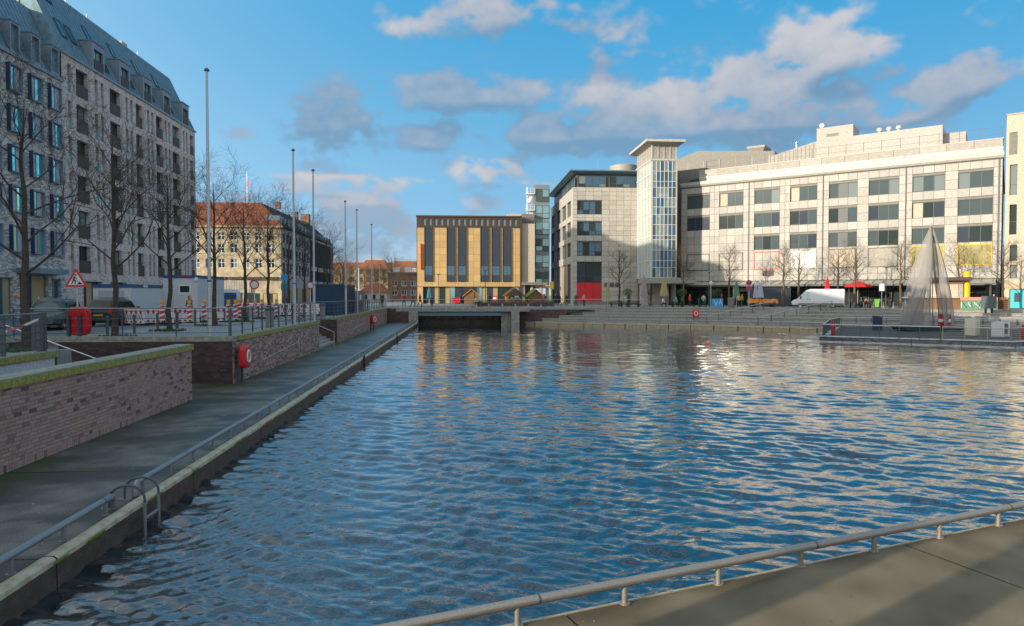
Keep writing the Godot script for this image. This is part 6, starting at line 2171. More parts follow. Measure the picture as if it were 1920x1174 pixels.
# ---------------------------------------------------------------- people: one skin over a jointed skeleton, meshed as surface nets
func body(joints: Array, colors: Array, cell := 0.045) -> ArrayMesh:  # joints: [a, b, ra, rb, colour index]
	var lo := V(1e9, 1e9, 1e9)
	var hi := -lo
	for j in joints:
		for e in [j[0], j[1]]:
			var r: float = maxf(j[2], j[3]) + cell * 2
			lo = lo.min(e - V(r, r, r))
			hi = hi.max(e + V(r, r, r))
	var nx := int((hi.x - lo.x) / cell) + 2
	var ny := int((hi.y - lo.y) / cell) + 2
	var nz := int((hi.z - lo.z) / cell) + 2
	var f := PackedFloat32Array()
	f.resize(nx * ny * nz)
	f.fill(1.0)
	var own := PackedInt32Array()
	own.resize(nx * ny * nz)
	var best := f.duplicate()
	for j in joints:
		var a: Vector3 = j[0]
		var b: Vector3 = j[1]
		var r := maxf(j[2], j[3]) + cell * 2.5
		var l0 := ((a.min(b) - V(r, r, r) - lo) / cell).floor()
		var l1 := ((a.max(b) + V(r, r, r) - lo) / cell).ceil()
		var ab := b - a
		var q := maxf(ab.length_squared(), 1e-6)
		for z in range(maxi(0, int(l0.z)), mini(nz, int(l1.z) + 1)):
			for y in range(maxi(0, int(l0.y)), mini(ny, int(l1.y) + 1)):
				for x in range(maxi(0, int(l0.x)), mini(nx, int(l1.x) + 1)):
					var p := lo + V(x, y, z) * cell
					var t := clampf((p - a).dot(ab) / q, 0.0, 1.0)
					var d: float = (p - a - ab * t).length() - lerpf(j[2], j[3], t)
					var o := (z * ny + y) * nx + x
					if d < best[o]:
						best[o] = d
						own[o] = j[4]
					var e := f[o]
					var hh := maxf(0.05 - absf(e - d), 0.0) / 0.05
					f[o] = minf(e, d) - hh * hh * 0.0125
	var m := ArrayMesh.new()
	var id := {}
	var vs := PackedVector3Array()
	var cs := PackedColorArray()
	for z in nz - 1:
		for y in ny - 1:
			for x in nx - 1:
				var s := V(0, 0, 0)
				var n := 0
				var o := (z * ny + y) * nx + x
				var neg := 0
				for k in 8:
					if f[o + (k & 1) + ((k >> 1) & 1) * nx + (k >> 2) * nx * ny] < 0.0:
						neg += 1
				if neg == 0 or neg == 8:
					continue
				for e in [[0, 1], [2, 3], [4, 5], [6, 7], [0, 2], [1, 3], [4, 6], [5, 7], [0, 4], [1, 5], [2, 6], [3, 7]]:
					var va: float = f[o + (e[0] & 1) + ((e[0] >> 1) & 1) * nx + (e[0] >> 2) * nx * ny]
					var vb: float = f[o + (e[1] & 1) + ((e[1] >> 1) & 1) * nx + (e[1] >> 2) * nx * ny]
					if (va < 0.0) != (vb < 0.0):
						var t := va / (va - vb)
						s += V(e[0] & 1, (e[0] >> 1) & 1, e[0] >> 2).lerp(V(e[1] & 1, (e[1] >> 1) & 1, e[1] >> 2), t)
						n += 1
				id[o] = vs.size()
				vs.append(lo + (V(x, y, z) + s / n) * cell)
				cs.append(colors[own[o]])
	var idx := PackedInt32Array()
	var st := [1, nx, nx * ny]
	for o in id:
		for ax in 3:
			var u: int = st[(ax + 1) % 3]
			var w: int = st[(ax + 2) % 3]
			if not (id.has(o - u) and id.has(o - w) and id.has(o - u - w)):
				continue
			var s0 := f[o] < 0.0
			var s1 := f[o + st[ax]] < 0.0
			if s0 == s1:
				continue
			var q := [id[o], id[o - u], id[o - u - w], id[o - w]]
			if s0:
				idx.append_array([q[0], q[2], q[1], q[0], q[3], q[2]])
			else:
				idx.append_array([q[0], q[1], q[2], q[0], q[2], q[3]])
	var ns := PackedVector3Array()
	ns.resize(vs.size())
	for k in range(0, idx.size(), 3):
		var nn := (vs[idx[k + 2]] - vs[idx[k]]).cross(vs[idx[k + 1]] - vs[idx[k]])
		for e in 3:
			ns[idx[k + e]] += nn
	for k in ns.size():
		ns[k] = ns[k].normalized()
	var arr := []
	arr.resize(Mesh.ARRAY_MAX)
	arr[Mesh.ARRAY_VERTEX] = vs
	arr[Mesh.ARRAY_NORMAL] = ns
	arr[Mesh.ARRAY_COLOR] = cs
	arr[Mesh.ARRAY_INDEX] = idx
	m.add_surface_from_arrays(Mesh.PRIMITIVE_TRIANGLES, arr)
	return m

# pose: "stand", "walk", "sit"; colours jacket, trousers, hair
func person(label: String, at: Vector3, turn: float, pose: String, jacket: Color, trousers: Color, hair := Color(0.06, 0.04, 0.03), h := 1.74, group := "people on the plaza and bridge") -> void:
	var k := h / 1.74
	var hipy := 0.92 if pose != "sit" else 0.50
	var st := 0.22 if pose == "walk" else 0.03
	var j := []
	for s in [-1.0, 1.0]:
		var hip := V(0.095 * s, hipy, 0)
		var knee := V(0.10 * s, hipy - 0.44, 0.05 + st * s)
		var foot := V(0.10 * s, 0.07, st * s * 1.25 - (0.06 if pose == "walk" else 0.0))
		if pose == "sit":
			knee = V(0.12 * s, 0.50, 0.42)
			foot = V(0.12 * s, 0.07, 0.40)
		j.append([hip, knee, 0.092, 0.065, 1])
		j.append([knee, foot, 0.065, 0.048, 1])
		j.append([foot, foot + V(0.01 * s, -0.02, 0.14), 0.048, 0.038, 4])
		var sh := V(0.185 * s, hipy + 0.50, 0)
		var el := V(0.25 * s, hipy + 0.22, -0.04 - st * s * 0.7)
		var wr := V(0.22 * s, hipy + 0.0, 0.10 - st * s * 0.9)
		if pose == "sit":
			wr = V(0.12 * s, hipy + 0.16, 0.28)
		j.append([sh, el, 0.062, 0.052, 0])
		j.append([el, wr, 0.05, 0.038, 0])
		j.append([wr, wr + (wr - el).normalized() * 0.13, 0.034, 0.025, 3])
		j.append([V(0.07 * s, hipy + 0.49, 0), sh, 0.075, 0.062, 0])
	j.append([V(0, hipy + 0.02, 0), V(0, hipy + 0.22, 0), 0.145, 0.135, 0])
	j.append([V(0, hipy + 0.22, 0), V(0, hipy + 0.44, 0.01), 0.135, 0.155, 0])
	j.append([V(0, hipy + 0.50, 0), V(0, hipy + 0.60, 0.01), 0.06, 0.055, 3])
	j.append([V(0, hipy + 0.68, 0.02), V(0, hipy + 0.74, 0.02), 0.085, 0.092, 3])
	j.append([V(0, hipy + 0.73, -0.015), V(0, hipy + 0.78, -0.01), 0.098, 0.088, 2])
	j.append([V(0, hipy + 0.69, 0.10), V(0, hipy + 0.67, 0.115), 0.02, 0.014, 3])
	var t := thing("person", label, "person", at, turn, group)
	var o := part(t, "body", body(j, [jacket, trousers, hair, Color(0.5, 0.3, 0.22), Color(0.02, 0.02, 0.02)]), "person")
	o.scale = Vector3(k, k, k)

func bicycle(label: String, at: Vector3, turn: float, frame := "black", group := "bicycles") -> Node3D:
	var t := thing("bicycle", label, "bicycle", at, turn, group)
	for x in [-0.52, 0.52]:
		var m := MB.new()
		var p := []
		for k in 17:
			p.append(V(x + cos(TAU * k / 16) * 0.33, 0.35 + sin(TAU * k / 16) * 0.33, 0))
		m.tube(p, 0.022, 5, false)
		for k in 6:
			m.tube([V(x, 0.35, 0), V(x + cos(TAU * k / 6) * 0.33, 0.35 + sin(TAU * k / 6) * 0.33, 0)], 0.004, 3, false)
		part(t, "wheel", m, "rubber")
	var m := MB.new()
	m.tube([V(-0.52, 0.35, 0), V(-0.12, 0.33, 0), V(0.36, 0.78, 0), V(-0.22, 0.80, 0), V(-0.52, 0.35, 0)], 0.018, 5)
	m.tube([V(-0.12, 0.33, 0), V(-0.25, 0.92, 0)], 0.016, 5)
	m.tube([V(0.52, 0.35, 0), V(0.33, 0.98, 0)], 0.018, 5)
	part(t, "frame", m, frame)
	m = MB.new()
	m.tube([V(0.25, 1.03, -0.27), V(0.36, 1.0, -0.1), V(0.36, 1.0, 0.1), V(0.25, 1.03, 0.27)], 0.014, 5)
	part(t, "handlebar", m, "chrome")
	part(t, "saddle", bxm(V(0.24, 0.05, 0.12)), "black", V(-0.26, 0.95, 0))
	return t

# ---------------------------------------------------------------- vehicles
func wheel(t: Node3D, at: Vector3, r: float, w: float, outer := 1.0) -> void:
	var m := MB.new()
	var b := Basis(V(1, 0, 0), PI / 2 * outer)
	m.lathe([Vector2(r * 0.62, w * 0.5), Vector2(r * 0.95, w * 0.46), Vector2(r, w * 0.3), Vector2(r, -w * 0.5)].map(func(q): return Vector2(q.x, q.y)), 18, Vector3.ZERO, b)
	m.lathe([Vector2(r, -w * 0.5), Vector2(0.0, -w * 0.5)], 18, Vector3.ZERO, b)
	var o := part(t, "wheel", m, "rubber", at)
	m = MB.new()
	m.lathe([Vector2(r * 0.64, w * 0.44), Vector2(r * 0.5, w * 0.36), Vector2(r * 0.16, w * 0.4), Vector2(0, w * 0.42)].map(func(q): return q), 18, Vector3.ZERO, b)
	part(o, "rim", m, "chrome")

# body from cross-sections along x (front at +x): each [x, half width at sill, half width at belt, y sill, y belt, half width at roof, y roof]
func loft(m: MB, sec: Array, roof: bool) -> void:
	var rings := []
	for s in sec:
		var r := []
		if roof:
			r = [V(s[0], s[4], s[2]), V(s[0], lerpf(s[4], s[6], 0.8), lerpf(s[2], s[5], 0.75)), V(s[0], s[6], s[5] * 0.8), V(s[0], s[6] + 0.015, 0), V(s[0], s[6], -s[5] * 0.8), V(s[0], lerpf(s[4], s[6], 0.8), -lerpf(s[2], s[5], 0.75)), V(s[0], s[4], -s[2])]
		else:
			r = [V(s[0], s[3], s[1] * 0.9), V(s[0], s[3] + 0.06, s[1]), V(s[0], lerpf(s[3], s[4], 0.55), s[1] + 0.02), V(s[0], s[4] - 0.03, s[2]), V(s[0], s[4], s[2] * 0.93), V(s[0], s[4] + 0.01, 0), V(s[0], s[4], -s[2] * 0.93), V(s[0], s[4] - 0.03, -s[2]), V(s[0], lerpf(s[3], s[4], 0.55), -s[1] - 0.02), V(s[0], s[3] + 0.06, -s[1]), V(s[0], s[3], -s[1] * 0.9)]
		rings.append(r)
	for k in rings.size() - 1:
		for q in rings[k].size() - 1:
			m.quad(rings[k][q], rings[k + 1][q], rings[k + 1][q + 1], rings[k][q + 1])
		m.quad(rings[k][-1], rings[k + 1][-1], rings[k + 1][0], rings[k][0])
	for e in [0, rings.size() - 1]:
		var r: Array = rings[e]
		var c := V(sec[e][0], (sec[e][3] + sec[e][4]) / 2 if not roof else (sec[e][4] + sec[e][6]) / 2, 0)
		for q in r.size():
			if e == 0:
				m.tri(c, r[q], r[(q + 1) % r.size()])
			else:
				m.tri(c, r[(q + 1) % r.size()], r[q])

func car(label: String, at: Vector3, turn: float, paint: String) -> void:
	var t := thing("parked_car", label, "car", at, turn, "dark cars parked on the cobbled street")
	var m := MB.new()
	loft(m, [[-2.28, 0.70, 0.66, 0.42, 0.80, 0, 0], [-2.22, 0.84, 0.80, 0.30, 0.98, 0, 0], [-1.5, 0.90, 0.87, 0.26, 1.0, 0, 0], [0.7, 0.90, 0.87, 0.26, 1.0, 0, 0], [1.3, 0.90, 0.84, 0.26, 0.96, 0, 0], [2.0, 0.86, 0.76, 0.28, 0.86, 0, 0], [2.24, 0.70, 0.62, 0.36, 0.70, 0, 0]], false)
	part(t, "body", m, paint)
	m = MB.new()
	loft(m, [[-2.18, 0, 0.74, 0, 0.98, 0.55, 1.0], [-1.75, 0, 0.80, 0, 0.99, 0.64, 1.58], [-0.2, 0, 0.82, 0, 0.99, 0.66, 1.66], [0.45, 0, 0.82, 0, 0.98, 0.64, 1.60], [1.15, 0, 0.80, 0, 0.97, 0.70, 1.0]], true)
	part(t, "cabin", m, paint)
	for s in [-1.0, 1.0]:
		for w in [[-1.62, -0.75], [-0.68, 0.12], [0.18, 0.72]]:
			m = MB.new()
			var a := [V(w[0], 1.04, 0.832 * s), V(w[1], 1.04, 0.832 * s), V(w[1] - (0.34 if w[1] > 0.5 else 0.0), 1.44, 0.745 * s), V(w[0] + (0.1 if w[0] < -1.5 else 0.0), 1.44, 0.745 * s)]
			if s > 0:
				m.quad(a[0], a[1], a[2], a[3])
			else:
				m.quad(a[1], a[0], a[3], a[2])
			part(t, "side_window", m, "carglass")
		bp(t, "headlight", 2.0, 2.16, 0.66, 0.80, (0.45 if s > 0 else -0.74), (0.74 if s > 0 else -0.45), "ltglass")
		bp(t, "tail_light", -2.31, -2.15, 0.74, 1.02, (0.56 if s > 0 else -0.84), (0.84 if s > 0 else -0.56), "red")
		bp(t, "mirror", 0.78, 0.95, 0.98, 1.12, (0.86 if s > 0 else -1.04), (1.04 if s > 0 else -0.86), paint)
		bp(t, "roof_rail", -1.5, 0.3, 1.66, 1.70, 0.60 * s - 0.02, 0.60 * s + 0.02, "chrome")
		for x in [-1.38, 1.36]:
			wheel(t, V(x, 0.35, 0.80 * s), 0.35, 0.24, s)
	m = MB.new()
	m.quad(V(1.10, 1.03, 0.68), V(1.10, 1.03, -0.68), V(0.56, 1.52, -0.58), V(0.56, 1.52, 0.58))
	part(t, "windscreen", m, "carglass")
	m = MB.new()
	m.quad(V(-2.20, 1.04, -0.62), V(-2.20, 1.04, 0.62), V(-1.83, 1.50, 0.55), V(-1.83, 1.50, -0.55))
	part(t, "rear_window", m, "carglass")
	bp(t, "grille", 2.12, 2.26, 0.5, 0.66, -0.42, 0.42, "plastic")
	bp(t, "bumper", -2.36, -2.2, 0.34, 0.56, -0.8, 0.8, "plastic")
	bp(t, "number_plate", -2.34, -2.28, 0.60, 0.71, -0.26, 0.26, "yellowdark")
	bp(t, "number_plate", 2.24, 2.28, 0.40, 0.50, -0.26, 0.26, "yellow")
	bp(t, "underbody", -2.0, 2.0, 0.2, 0.34, -0.75, 0.75, "plastic")

func big_van() -> void:
	var t := thing("delivery_van", "long white high-roofed delivery van parked on the plaza before the shop fronts", "van", V(45.4, 2.2, -84.2), PI - 0.55)
	t.scale = Vector3(0.86, 0.86, 0.86)
	var m := MB.new()
	loft(m, [[-3.6, 0.96, 0.95, 0.45, 1.5, 0, 0], [-3.55, 1.0, 1.0, 0.40, 1.5, 0, 0], [2.3, 1.0, 0.99, 0.40, 1.5, 0, 0], [2.9, 0.99, 0.93, 0.40, 1.32, 0, 0], [3.45, 0.93, 0.80, 0.42, 1.06, 0, 0], [3.6, 0.78, 0.66, 0.48, 0.90, 0, 0]], false)
	part(t, "body", m, "vanwhite")
	m = MB.new()
	loft(m, [[-3.6, 0, 0.95, 0, 1.48, 0.85, 2.72], [-3.5, 0, 1.0, 0, 1.48, 0.90, 2.78], [1.0, 0, 1.0, 0, 1.48, 0.90, 2.80], [1.55, 0, 0.99, 0, 1.47, 0.86, 2.62], [2.72, 0, 0.92, 0, 1.34, 0.80, 1.42]], true)
	part(t, "box_body", m, "vanwhite")
	for s in [-1.0, 1.0]:
		m = MB.new()
		var a := [V(1.35, 1.52, 1.0 * s), V(2.42, 1.46, 0.965 * s), V(1.82, 2.1, 0.93 * s), V(1.40, 2.12, 0.945 * s)]
		if s > 0:
			m.quad(a[0], a[1], a[2], a[3])
		else:
			m.quad(a[1], a[0], a[3], a[2])
		part(t, "side_window", m, "cyan2")
		bp(t, "sill_cladding", -3.5, 2.6, 0.38, 0.72, (0.995 if s > 0 else -1.035), (1.035 if s > 0 else -0.995), "greyclad2")
		for x in [0.95, 1.25]:
			bp(t, "door_handle", x, x + 0.14, 1.18, 1.3, (1.0 if s > 0 else -1.04), (1.04 if s > 0 else -1.0), "black")
		bp(t, "tail_light", -3.66, -3.5, 1.0, 1.5, (0.8 if s > 0 else -0.97), (0.97 if s > 0 else -0.8), "red")
		bp(t, "headlight", 3.2, 3.5, 0.92, 1.06, (0.55 if s > 0 else -0.84), (0.84 if s > 0 else -0.55), "ltglass")
		bp(t, "door_seam", 1.28, 1.3, 0.75, 2.5, (0.99 if s > 0 else -1.012), (1.012 if s > 0 else -0.99), "greyclad2")
		bp(t, "mirror", 2.2, 2.35, 1.35, 1.75, (1.02 if s > 0 else -1.25), (1.25 if s > 0 else -1.02), "black")
		for x in [-2.05, 2.35]:
			wheel(t, V(x, 0.37, 0.88 * s), 0.37, 0.26, s)
	m = MB.new()
	m.quad(V(2.70, 1.42, 0.76), V(2.70, 1.42, -0.76), V(1.66, 2.52, -0.72), V(1.66, 2.52, 0.72))
	part(t, "windscreen", m, "carglass")
	bp(t, "bumper", 3.3, 3.68, 0.40, 0.75, -0.9, 0.9, "plastic")
	bp(t, "rear_doors", -3.66, -3.59, 0.5, 2.6, -0.85, 0.85, "contgrey")
	t = thing("police_van", "white van with a blue panel parked far down the street behind the barriers", "van", V(-21.8, 2.1, -66.0), PI / 2 + 0.25)
	m = MB.new()
	loft(m, [[-2.5, 0.95, 0.94, 0.4, 1.4, 0, 0], [1.6, 0.95, 0.94, 0.4, 1.4, 0, 0], [2.4, 0.85, 0.75, 0.42, 0.95, 0, 0]], false)
	part(t, "body", m, "vanwhite")
	m = MB.new()
	loft(m, [[-2.5, 0, 0.93, 0, 1.39, 0.85, 2.3], [0.9, 0, 0.94, 0, 1.39, 0.85, 2.35], [1.8, 0, 0.85, 0, 1.2, 0.75, 1.25]], true)
	part(t, "box_body", m, "white")
	bp(t, "rear_window", -2.56, -2.48, 1.4, 2.0, -0.75, 0.75, "blglass")
	bp(t, "blue_panel", -2.57, -2.47, 0.75, 1.35, -0.85, 0.85, "stripeblue")
	for s in [-1.0, 1.0]:
		bp(t, "blue_stripe", -2.4, 1.5, 0.9, 1.35, (0.94 if s > 0 else -0.985), (0.985 if s > 0 else -0.94), "stripeblue")
		for x in [-1.6, 1.5]:
			wheel(t, V(x, 0.34, 0.82 * s), 0.34, 0.24, s)

# ---------------------------------------------------------------- things on the street, left
func cabin(name_: String, label: String, at: Vector3, size: Vector3, body_mat: String, band: String, turn := 0.0) -> Node3D:  # site cabin: at = front lower corner towards the water
	var t := thing(name_, label, "container", at, turn)
	var w := size.x
	var h := size.y
	var d := size.z
	bp(t, "walls", -w + 0.03, -0.03, 0.12, h - 0.22, -d + 0.03, -0.03, body_mat)
	for p in [[-w, -w + 0.12, -0.12, 0.0], [-0.12, 0.0, -0.12, 0.0], [-0.12, 0.0, -d, -d + 0.12], [-w, -w + 0.12, -d, -d + 0.12]]:
		bp(t, "corner_post", p[0], p[1], 0.1, h - 0.2, p[2], p[3], body_mat)
	bp(t, "top_band", -w - 0.01, 0.01, h - 0.22, h, -d - 0.01, 0.01, band)
	bp(t, "bottom_rail", -w - 0.005, 0.005, 0.0, 0.14, -d, 0.005, band if band != "stripeblue" else "offwhite")
	var m := MB.new()
	for k in int(d / 0.25):
		m.bx(-0.032, -0.015, 0.15, h - 0.23, -d + 0.15 + k * 0.25, -d + 0.27 + k * 0.25)
	for k in int(w / 0.25) - 1:
		m.bx(-w + 0.15 + k * 0.25, -w + 0.27 + k * 0.25, 0.15, h - 0.23, -0.032, -0.015)
	part(t, "wall_ribs", m, body_mat)
	return t

func barrier(label: String, at: Vector3, turn: float, style := 0) -> void:  # plastic road barrier, red and white, on black feet
	var t := thing("road_barrier", label, "barrier", at, turn, "red and white road barriers")
	var w := 1.9
	var m := MB.new()
	m.bx(-w / 2, w / 2, 0.93, 1.02, -0.03, 0.03)
	m.bx(-w / 2, w / 2, 0.68, 0.93, -0.022, 0.022)
	m.bx(-w / 2, w / 2, 0.14, 0.32, -0.022, 0.022)
	m.bx(-w / 2, -w / 2 + 0.07, 0.14, 1.0, -0.03, 0.03)
	m.bx(w / 2 - 0.07, w / 2, 0.14, 1.0, -0.03, 0.03)
	if style == 0:
		for k in 12:
			var x := -0.86 + k * 0.14
			m.hexa([V(x, 0.3, 0.015), V(x + 0.06, 0.3, 0.015), V(x + 0.06, 0.3, -0.015), V(x, 0.3, -0.015), V(x + 0.14, 0.7, 0.015), V(x + 0.2, 0.7, 0.015), V(x + 0.2, 0.7, -0.015), V(x + 0.14, 0.7, -0.015)])
	else:
		m.bx(-w / 2 + 0.1, w / 2 - 0.1, 0.32, 0.66, -0.02, 0.02)
	part(t, "frame", m, "white")
	for k in 5:
		bp(t, "red_block", -0.86 + k * 0.37, -0.70 + k * 0.37, 0.70, 0.91, -0.026, 0.026, "red")
		bp(t, "red_block", -0.86 + k * 0.37, -0.70 + k * 0.37, 0.17, 0.29, -0.026, 0.026, "red")
	for x in [-0.75, 0.75]:
		bp(t, "foot", x - 0.11, x + 0.11, 0.0, 0.12, -0.4, 0.4, "rubber")

func beacon(label: String, at: Vector3, turn: float, lamp := true) -> void:  # striped warning board with an amber lamp
	var t := thing("warning_beacon", label, "beacon", at, turn, "striped warning boards with amber lamps")
	bp(t, "board", -0.14, 0.14, 0.25, 1.18, -0.02, 0.02, "white")
	for k in 3:
		var m := MB.new()
		var y := 0.30 + k * 0.30
		m.hexa([V(-0.135, y, 0.026), V(0.135, y + 0.10, 0.026), V(0.135, y + 0.10, -0.026), V(-0.135, y, -0.026), V(-0.135, y + 0.16, 0.026), V(0.135, minf(y + 0.26, 1.17), 0.026), V(0.135, minf(y + 0.26, 1.17), -0.026), V(-0.135, y + 0.16, -0.026)])
		part(t, "red_stripe", m, "red")
	bp(t, "foot", -0.2, 0.2, 0.0, 0.12, -0.38, 0.38, "rubber")
	bp(t, "stem", -0.03, 0.03, 0.1, 1.2, -0.06, -0.022, "rubber")
	if lamp:
		var m := MB.new()
		m.lathe([Vector2(0.0, -0.06), Vector2(0.10, -0.055), Vector2(0.125, -0.02), Vector2(0.125, 0.02), Vector2(0.10, 0.055), Vector2(0, 0.06)], 12, V(0, 1.34, 0), Basis(V(1, 0, 0), PI / 2))
		part(t, "lamp", m, "amber")
		bp(t, "lamp_base", -0.08, 0.08, 1.17, 1.25, -0.05, 0.05, "yellow")

func round_sign(label: String, at: Vector3, turn: float, h: float, discs: Array, r := 0.32) -> void:
	var t := thing("road_sign", label, "sign", at, turn)
	part(t, "pole", bxm(V(0.06, h, 0.06)), "steel", V(0, h / 2, 0))
	var y := h - r
	for d in discs:
		var m := MB.new()
		m.lathe([Vector2(0, -0.01), Vector2(r, -0.01), Vector2(r, 0.01), Vector2(0, 0.01)], 20, V(0, y, 0.05), Basis(V(1, 0, 0), PI / 2))
		var o := part(t, "disc", m, d[0])
		m = MB.new()
		m.lathe([Vector2(0, -0.014), Vector2(r * 0.72, -0.014), Vector2(r * 0.72, 0.014), Vector2(0, 0.014)], 20, V(0, y, 0.05), Basis(V(1, 0, 0), PI / 2))
		part(o, "disc_field", m, d[1])
		if d.size() > 2:
			m = MB.new()
			m.box(V(0, y, 0.066), V(r * 1.5, r * 0.16, 0.008), Basis(V(0, 0, 1), -PI / 4))
			part(o, "disc_bar", m, d[0])
		y -= r * 2.05

func street() -> void:
	# flagpoles on the quay wall
	var poles := [[V(-10.15, 2.2, -28.35), 10.7, "tallest silver flagpole at the dark wall's corner"], [V(-9.35, 2.25, -39.0), 9.7, "second silver flagpole on the long brick wall"], [V(-9.35, 2.25, -44.1), 9.5, "silver flagpole beside the narrow stair"], [V(-9.35, 2.25, -56.0), 9.15, "silver flagpole above the patched wall, a cord slanting from its top"], [V(-9.35, 2.25, -62.0), 9.2, "silver flagpole between the blue container and the red crate"], [V(-9.35, 2.25, -72.0), 8.9, "last and smallest silver flagpole before the bridge"]]
	for p in poles:
		var t := thing("flagpole", p[2], "flagpole", p[0], 0.0, "silver flagpoles along the quay")
		var m := MB.new()
		m.tube([V(0, 0, 0), V(0, 2.3, 0)], [0.085, 0.085], 12)
		m.tube([V(0, 2.3, 0), V(0, p[1] * 0.6, 0), V(0, p[1], 0)], [0.068, 0.06, 0.045], 12)
		part(t, "pole", m, "pole")
		m = MB.new()
		m.lathe([Vector2(0.0, p[1] - 0.02), Vector2(0.10, p[1]), Vector2(0.10, p[1] + 0.06), Vector2(0.04, p[1] + 0.12), Vector2(0, p[1] + 0.13)], 12)
		part(t, "truck", m, "dkrail")
		m = MB.new()
		m.lathe([Vector2(0.085, 2.28), Vector2(0.09, 2.30), Vector2(0.07, 2.36)], 12)
		part(t, "collar", m, "dkrail")
		part(t, "base_plate", bxm(V(0.32, 0.05, 0.32)), "steel", V(0, 0.03, 0))
	var fl := thing("flag_mast", "thin mast with a small red and white flag above the orange roof", "flagpole", V(-42.9, 22.2, -141.0))
	part(fl, "mast", bxm(V(0.12, 6.2, 0.12)), "white", V(0, 3.1, 0))
	bp(fl, "flag", 0.06, 0.5, 3.3, 4.4, -0.02, 0.02, "salmon")
	# bollards
	var b0: Node3D
	for k in 15:
		var z := -29.6 - k * 2.35
		var txt: String = ["beside the big near street tree", "under the red lifebuoy case", "below the roadworks sign", "before the dark car", "in front of the white cabin", "next to the lattice barrier", "before the cabin's corner", "by the third street tree", "before the small-windowed cabin", "before the striped boards", "at the fourth tree", "beyond the tallest flagpole", "at the round sign", "by the old building's corner", "farthest down the street"][k]
		if b0 == null:
			b0 = thing("bollard", "dark steel bollard %s" % txt, "bollard", V(-14.75, 2.2, z), 0.0, "dark bollards along the kerb")
			var m := MB.new()
			m.lathe([Vector2(0.055, 0), Vector2(0.055, 0.78), Vector2(0.062, 0.79), Vector2(0.062, 0.84), Vector2(0.04, 0.87), Vector2(0, 0.875)], 10)
			part(b0, "post", m, "dkrail")
		else:
			copy(b0, V(-14.75, 2.2, z), 0.0, "dark steel bollard %s" % txt)
	# roadworks sign
	var s := thing("roadworks_sign", "triangular roadworks sign with red border and a digging figure", "sign", V(-17.8, 2.1, -33.0), 0.12)
	part(s, "pole", bxm(V(0.06, 2.9, 0.06)), "whitetrim", V(0.02, 1.45, -0.05))
	var m := MB.new()
	m.prism([Vector2(-0.47, 2.22), Vector2(0.47, 2.22), Vector2(0.47, 2.26), Vector2(0.04, 3.04), Vector2(-0.04, 3.04), Vector2(-0.47, 2.26)], V(1, 0, 0), V(0, 1, 0), V(0, 0, 0), V(0, 0, -0.02))
	part(s, "border", m, "red")
	m = MB.new()
	m.prism([Vector2(-0.34, 2.31), Vector2(0.34, 2.31), Vector2(0.0, 2.90)], V(1, 0, 0), V(0, 1, 0), V(0, 0, 0.008), V(0, 0, -0.006))
	part(s, "field", m, "white")
	m = MB.new()
	m.prism([Vector2(0.03, 2.34), Vector2(0.29, 2.34), Vector2(0.15, 2.46)], V(1, 0, 0), V(0, 1, 0), V(0, 0, 0.014), V(0, 0, -0.005))
	for q in [[V(-0.02, 2.76, 0.012), V(-0.02, 2.765, 0.012), 0.04], [V(-0.06, 2.70, 0.012), V(-0.10, 2.56, 0.012), 0.035], [V(-0.10, 2.56, 0.012), V(-0.02, 2.46, 0.012), 0.024], [V(-0.02, 2.46, 0.012), V(-0.05, 2.35, 0.012), 0.02], [V(-0.10, 2.56, 0.012), V(-0.19, 2.35, 0.012), 0.022], [V(-0.05, 2.69, 0.012), V(0.05, 2.58, 0.012), 0.016], [V(-0.16, 2.60, 0.012), V(0.16, 2.44, 0.012), 0.009]]:
		var d: Vector3 = q[1] - q[0]
		var l := maxf(d.length(), 0.07)
		m.box((q[0] + q[1]) / 2, V(q[2] * 2, l, 0.006), Basis(V(0, 0, 1), atan2(-d.x, d.y)))
	part(s, "figure", m, "black")
	# cars, cabins
	car("dark green car facing the viewer, parked behind the big near tree", V(-22.0, 2.1, -38.6), -PI / 2 + 0.2, "cargreen")
	car("black estate car seen from behind beside the white cabin", V(-21.1, 2.1, -43.4), PI / 2 + 0.05, "carblack")
	var c := cabin("site_cabin", "white site cabin with blue top band and roller shutter on its end", V(-20.6, 2.1, -44.2), V(2.25, 2.5, 4.6), "offwhite", "stripeblue")
	bp(c, "roller_shutter", -1.95, -0.4, 0.2, 2.1, -0.03, -0.01, "paleblue")
	bp(c, "name_plate", -0.0, 0.02, 2.32, 2.46, -2.3, -1.7, "white")
	c = cabin("site_cabin", "taller white site cabin with a small window and blue top band", V(-19.1, 2.45, -51.0), V(2.4, 2.9, 5.5), "offwhite", "stripeblue")
	m = MB.new()
	m.wall(-1.0, -0.1, 1.55, 2.25, [[-0.88, -0.22, 1.66, 2.12]], 0.0, -0.02)
	var wf := part(c, "window", m, "white", V(-0.35, 0, 0.012))
	bp(wf, "pane", -0.88, -0.22, 1.66, 2.12, -0.02, -0.01, "dkglass")
	bp(c, "red_plate", -1.1, -0.6, 2.72, 2.86, 0.01, 0.025, "redmatt")
	m = MB.new()
	m.ball(V(-0.05, 2.6, 0.1), V(0.16, 0.16, 0.05), 10)
	part(c, "lamp", m, "white")
	for x in [-2.2, -0.2]:
		bp(c, "support_block", x - 0.15, x + 0.15, -0.36, 0.0, -0.4, -0.05, "contgrey")
	c = cabin("storage_container", "dark blue storage container behind the quay railing", V(-9.75, 2.2, -57.3), V(2.45, 2.6, 6.0), "contblue", "contblue")
	var gb := thing("grey_cabinet", "grey switch cabinet with a white notice beside the blue container", "cabinet", V(-9.75, 2.2, -66.0))
	bp(gb, "body", -0.5, 0.5, 0.0, 2.1, -0.4, 0.4, "greyclad2")
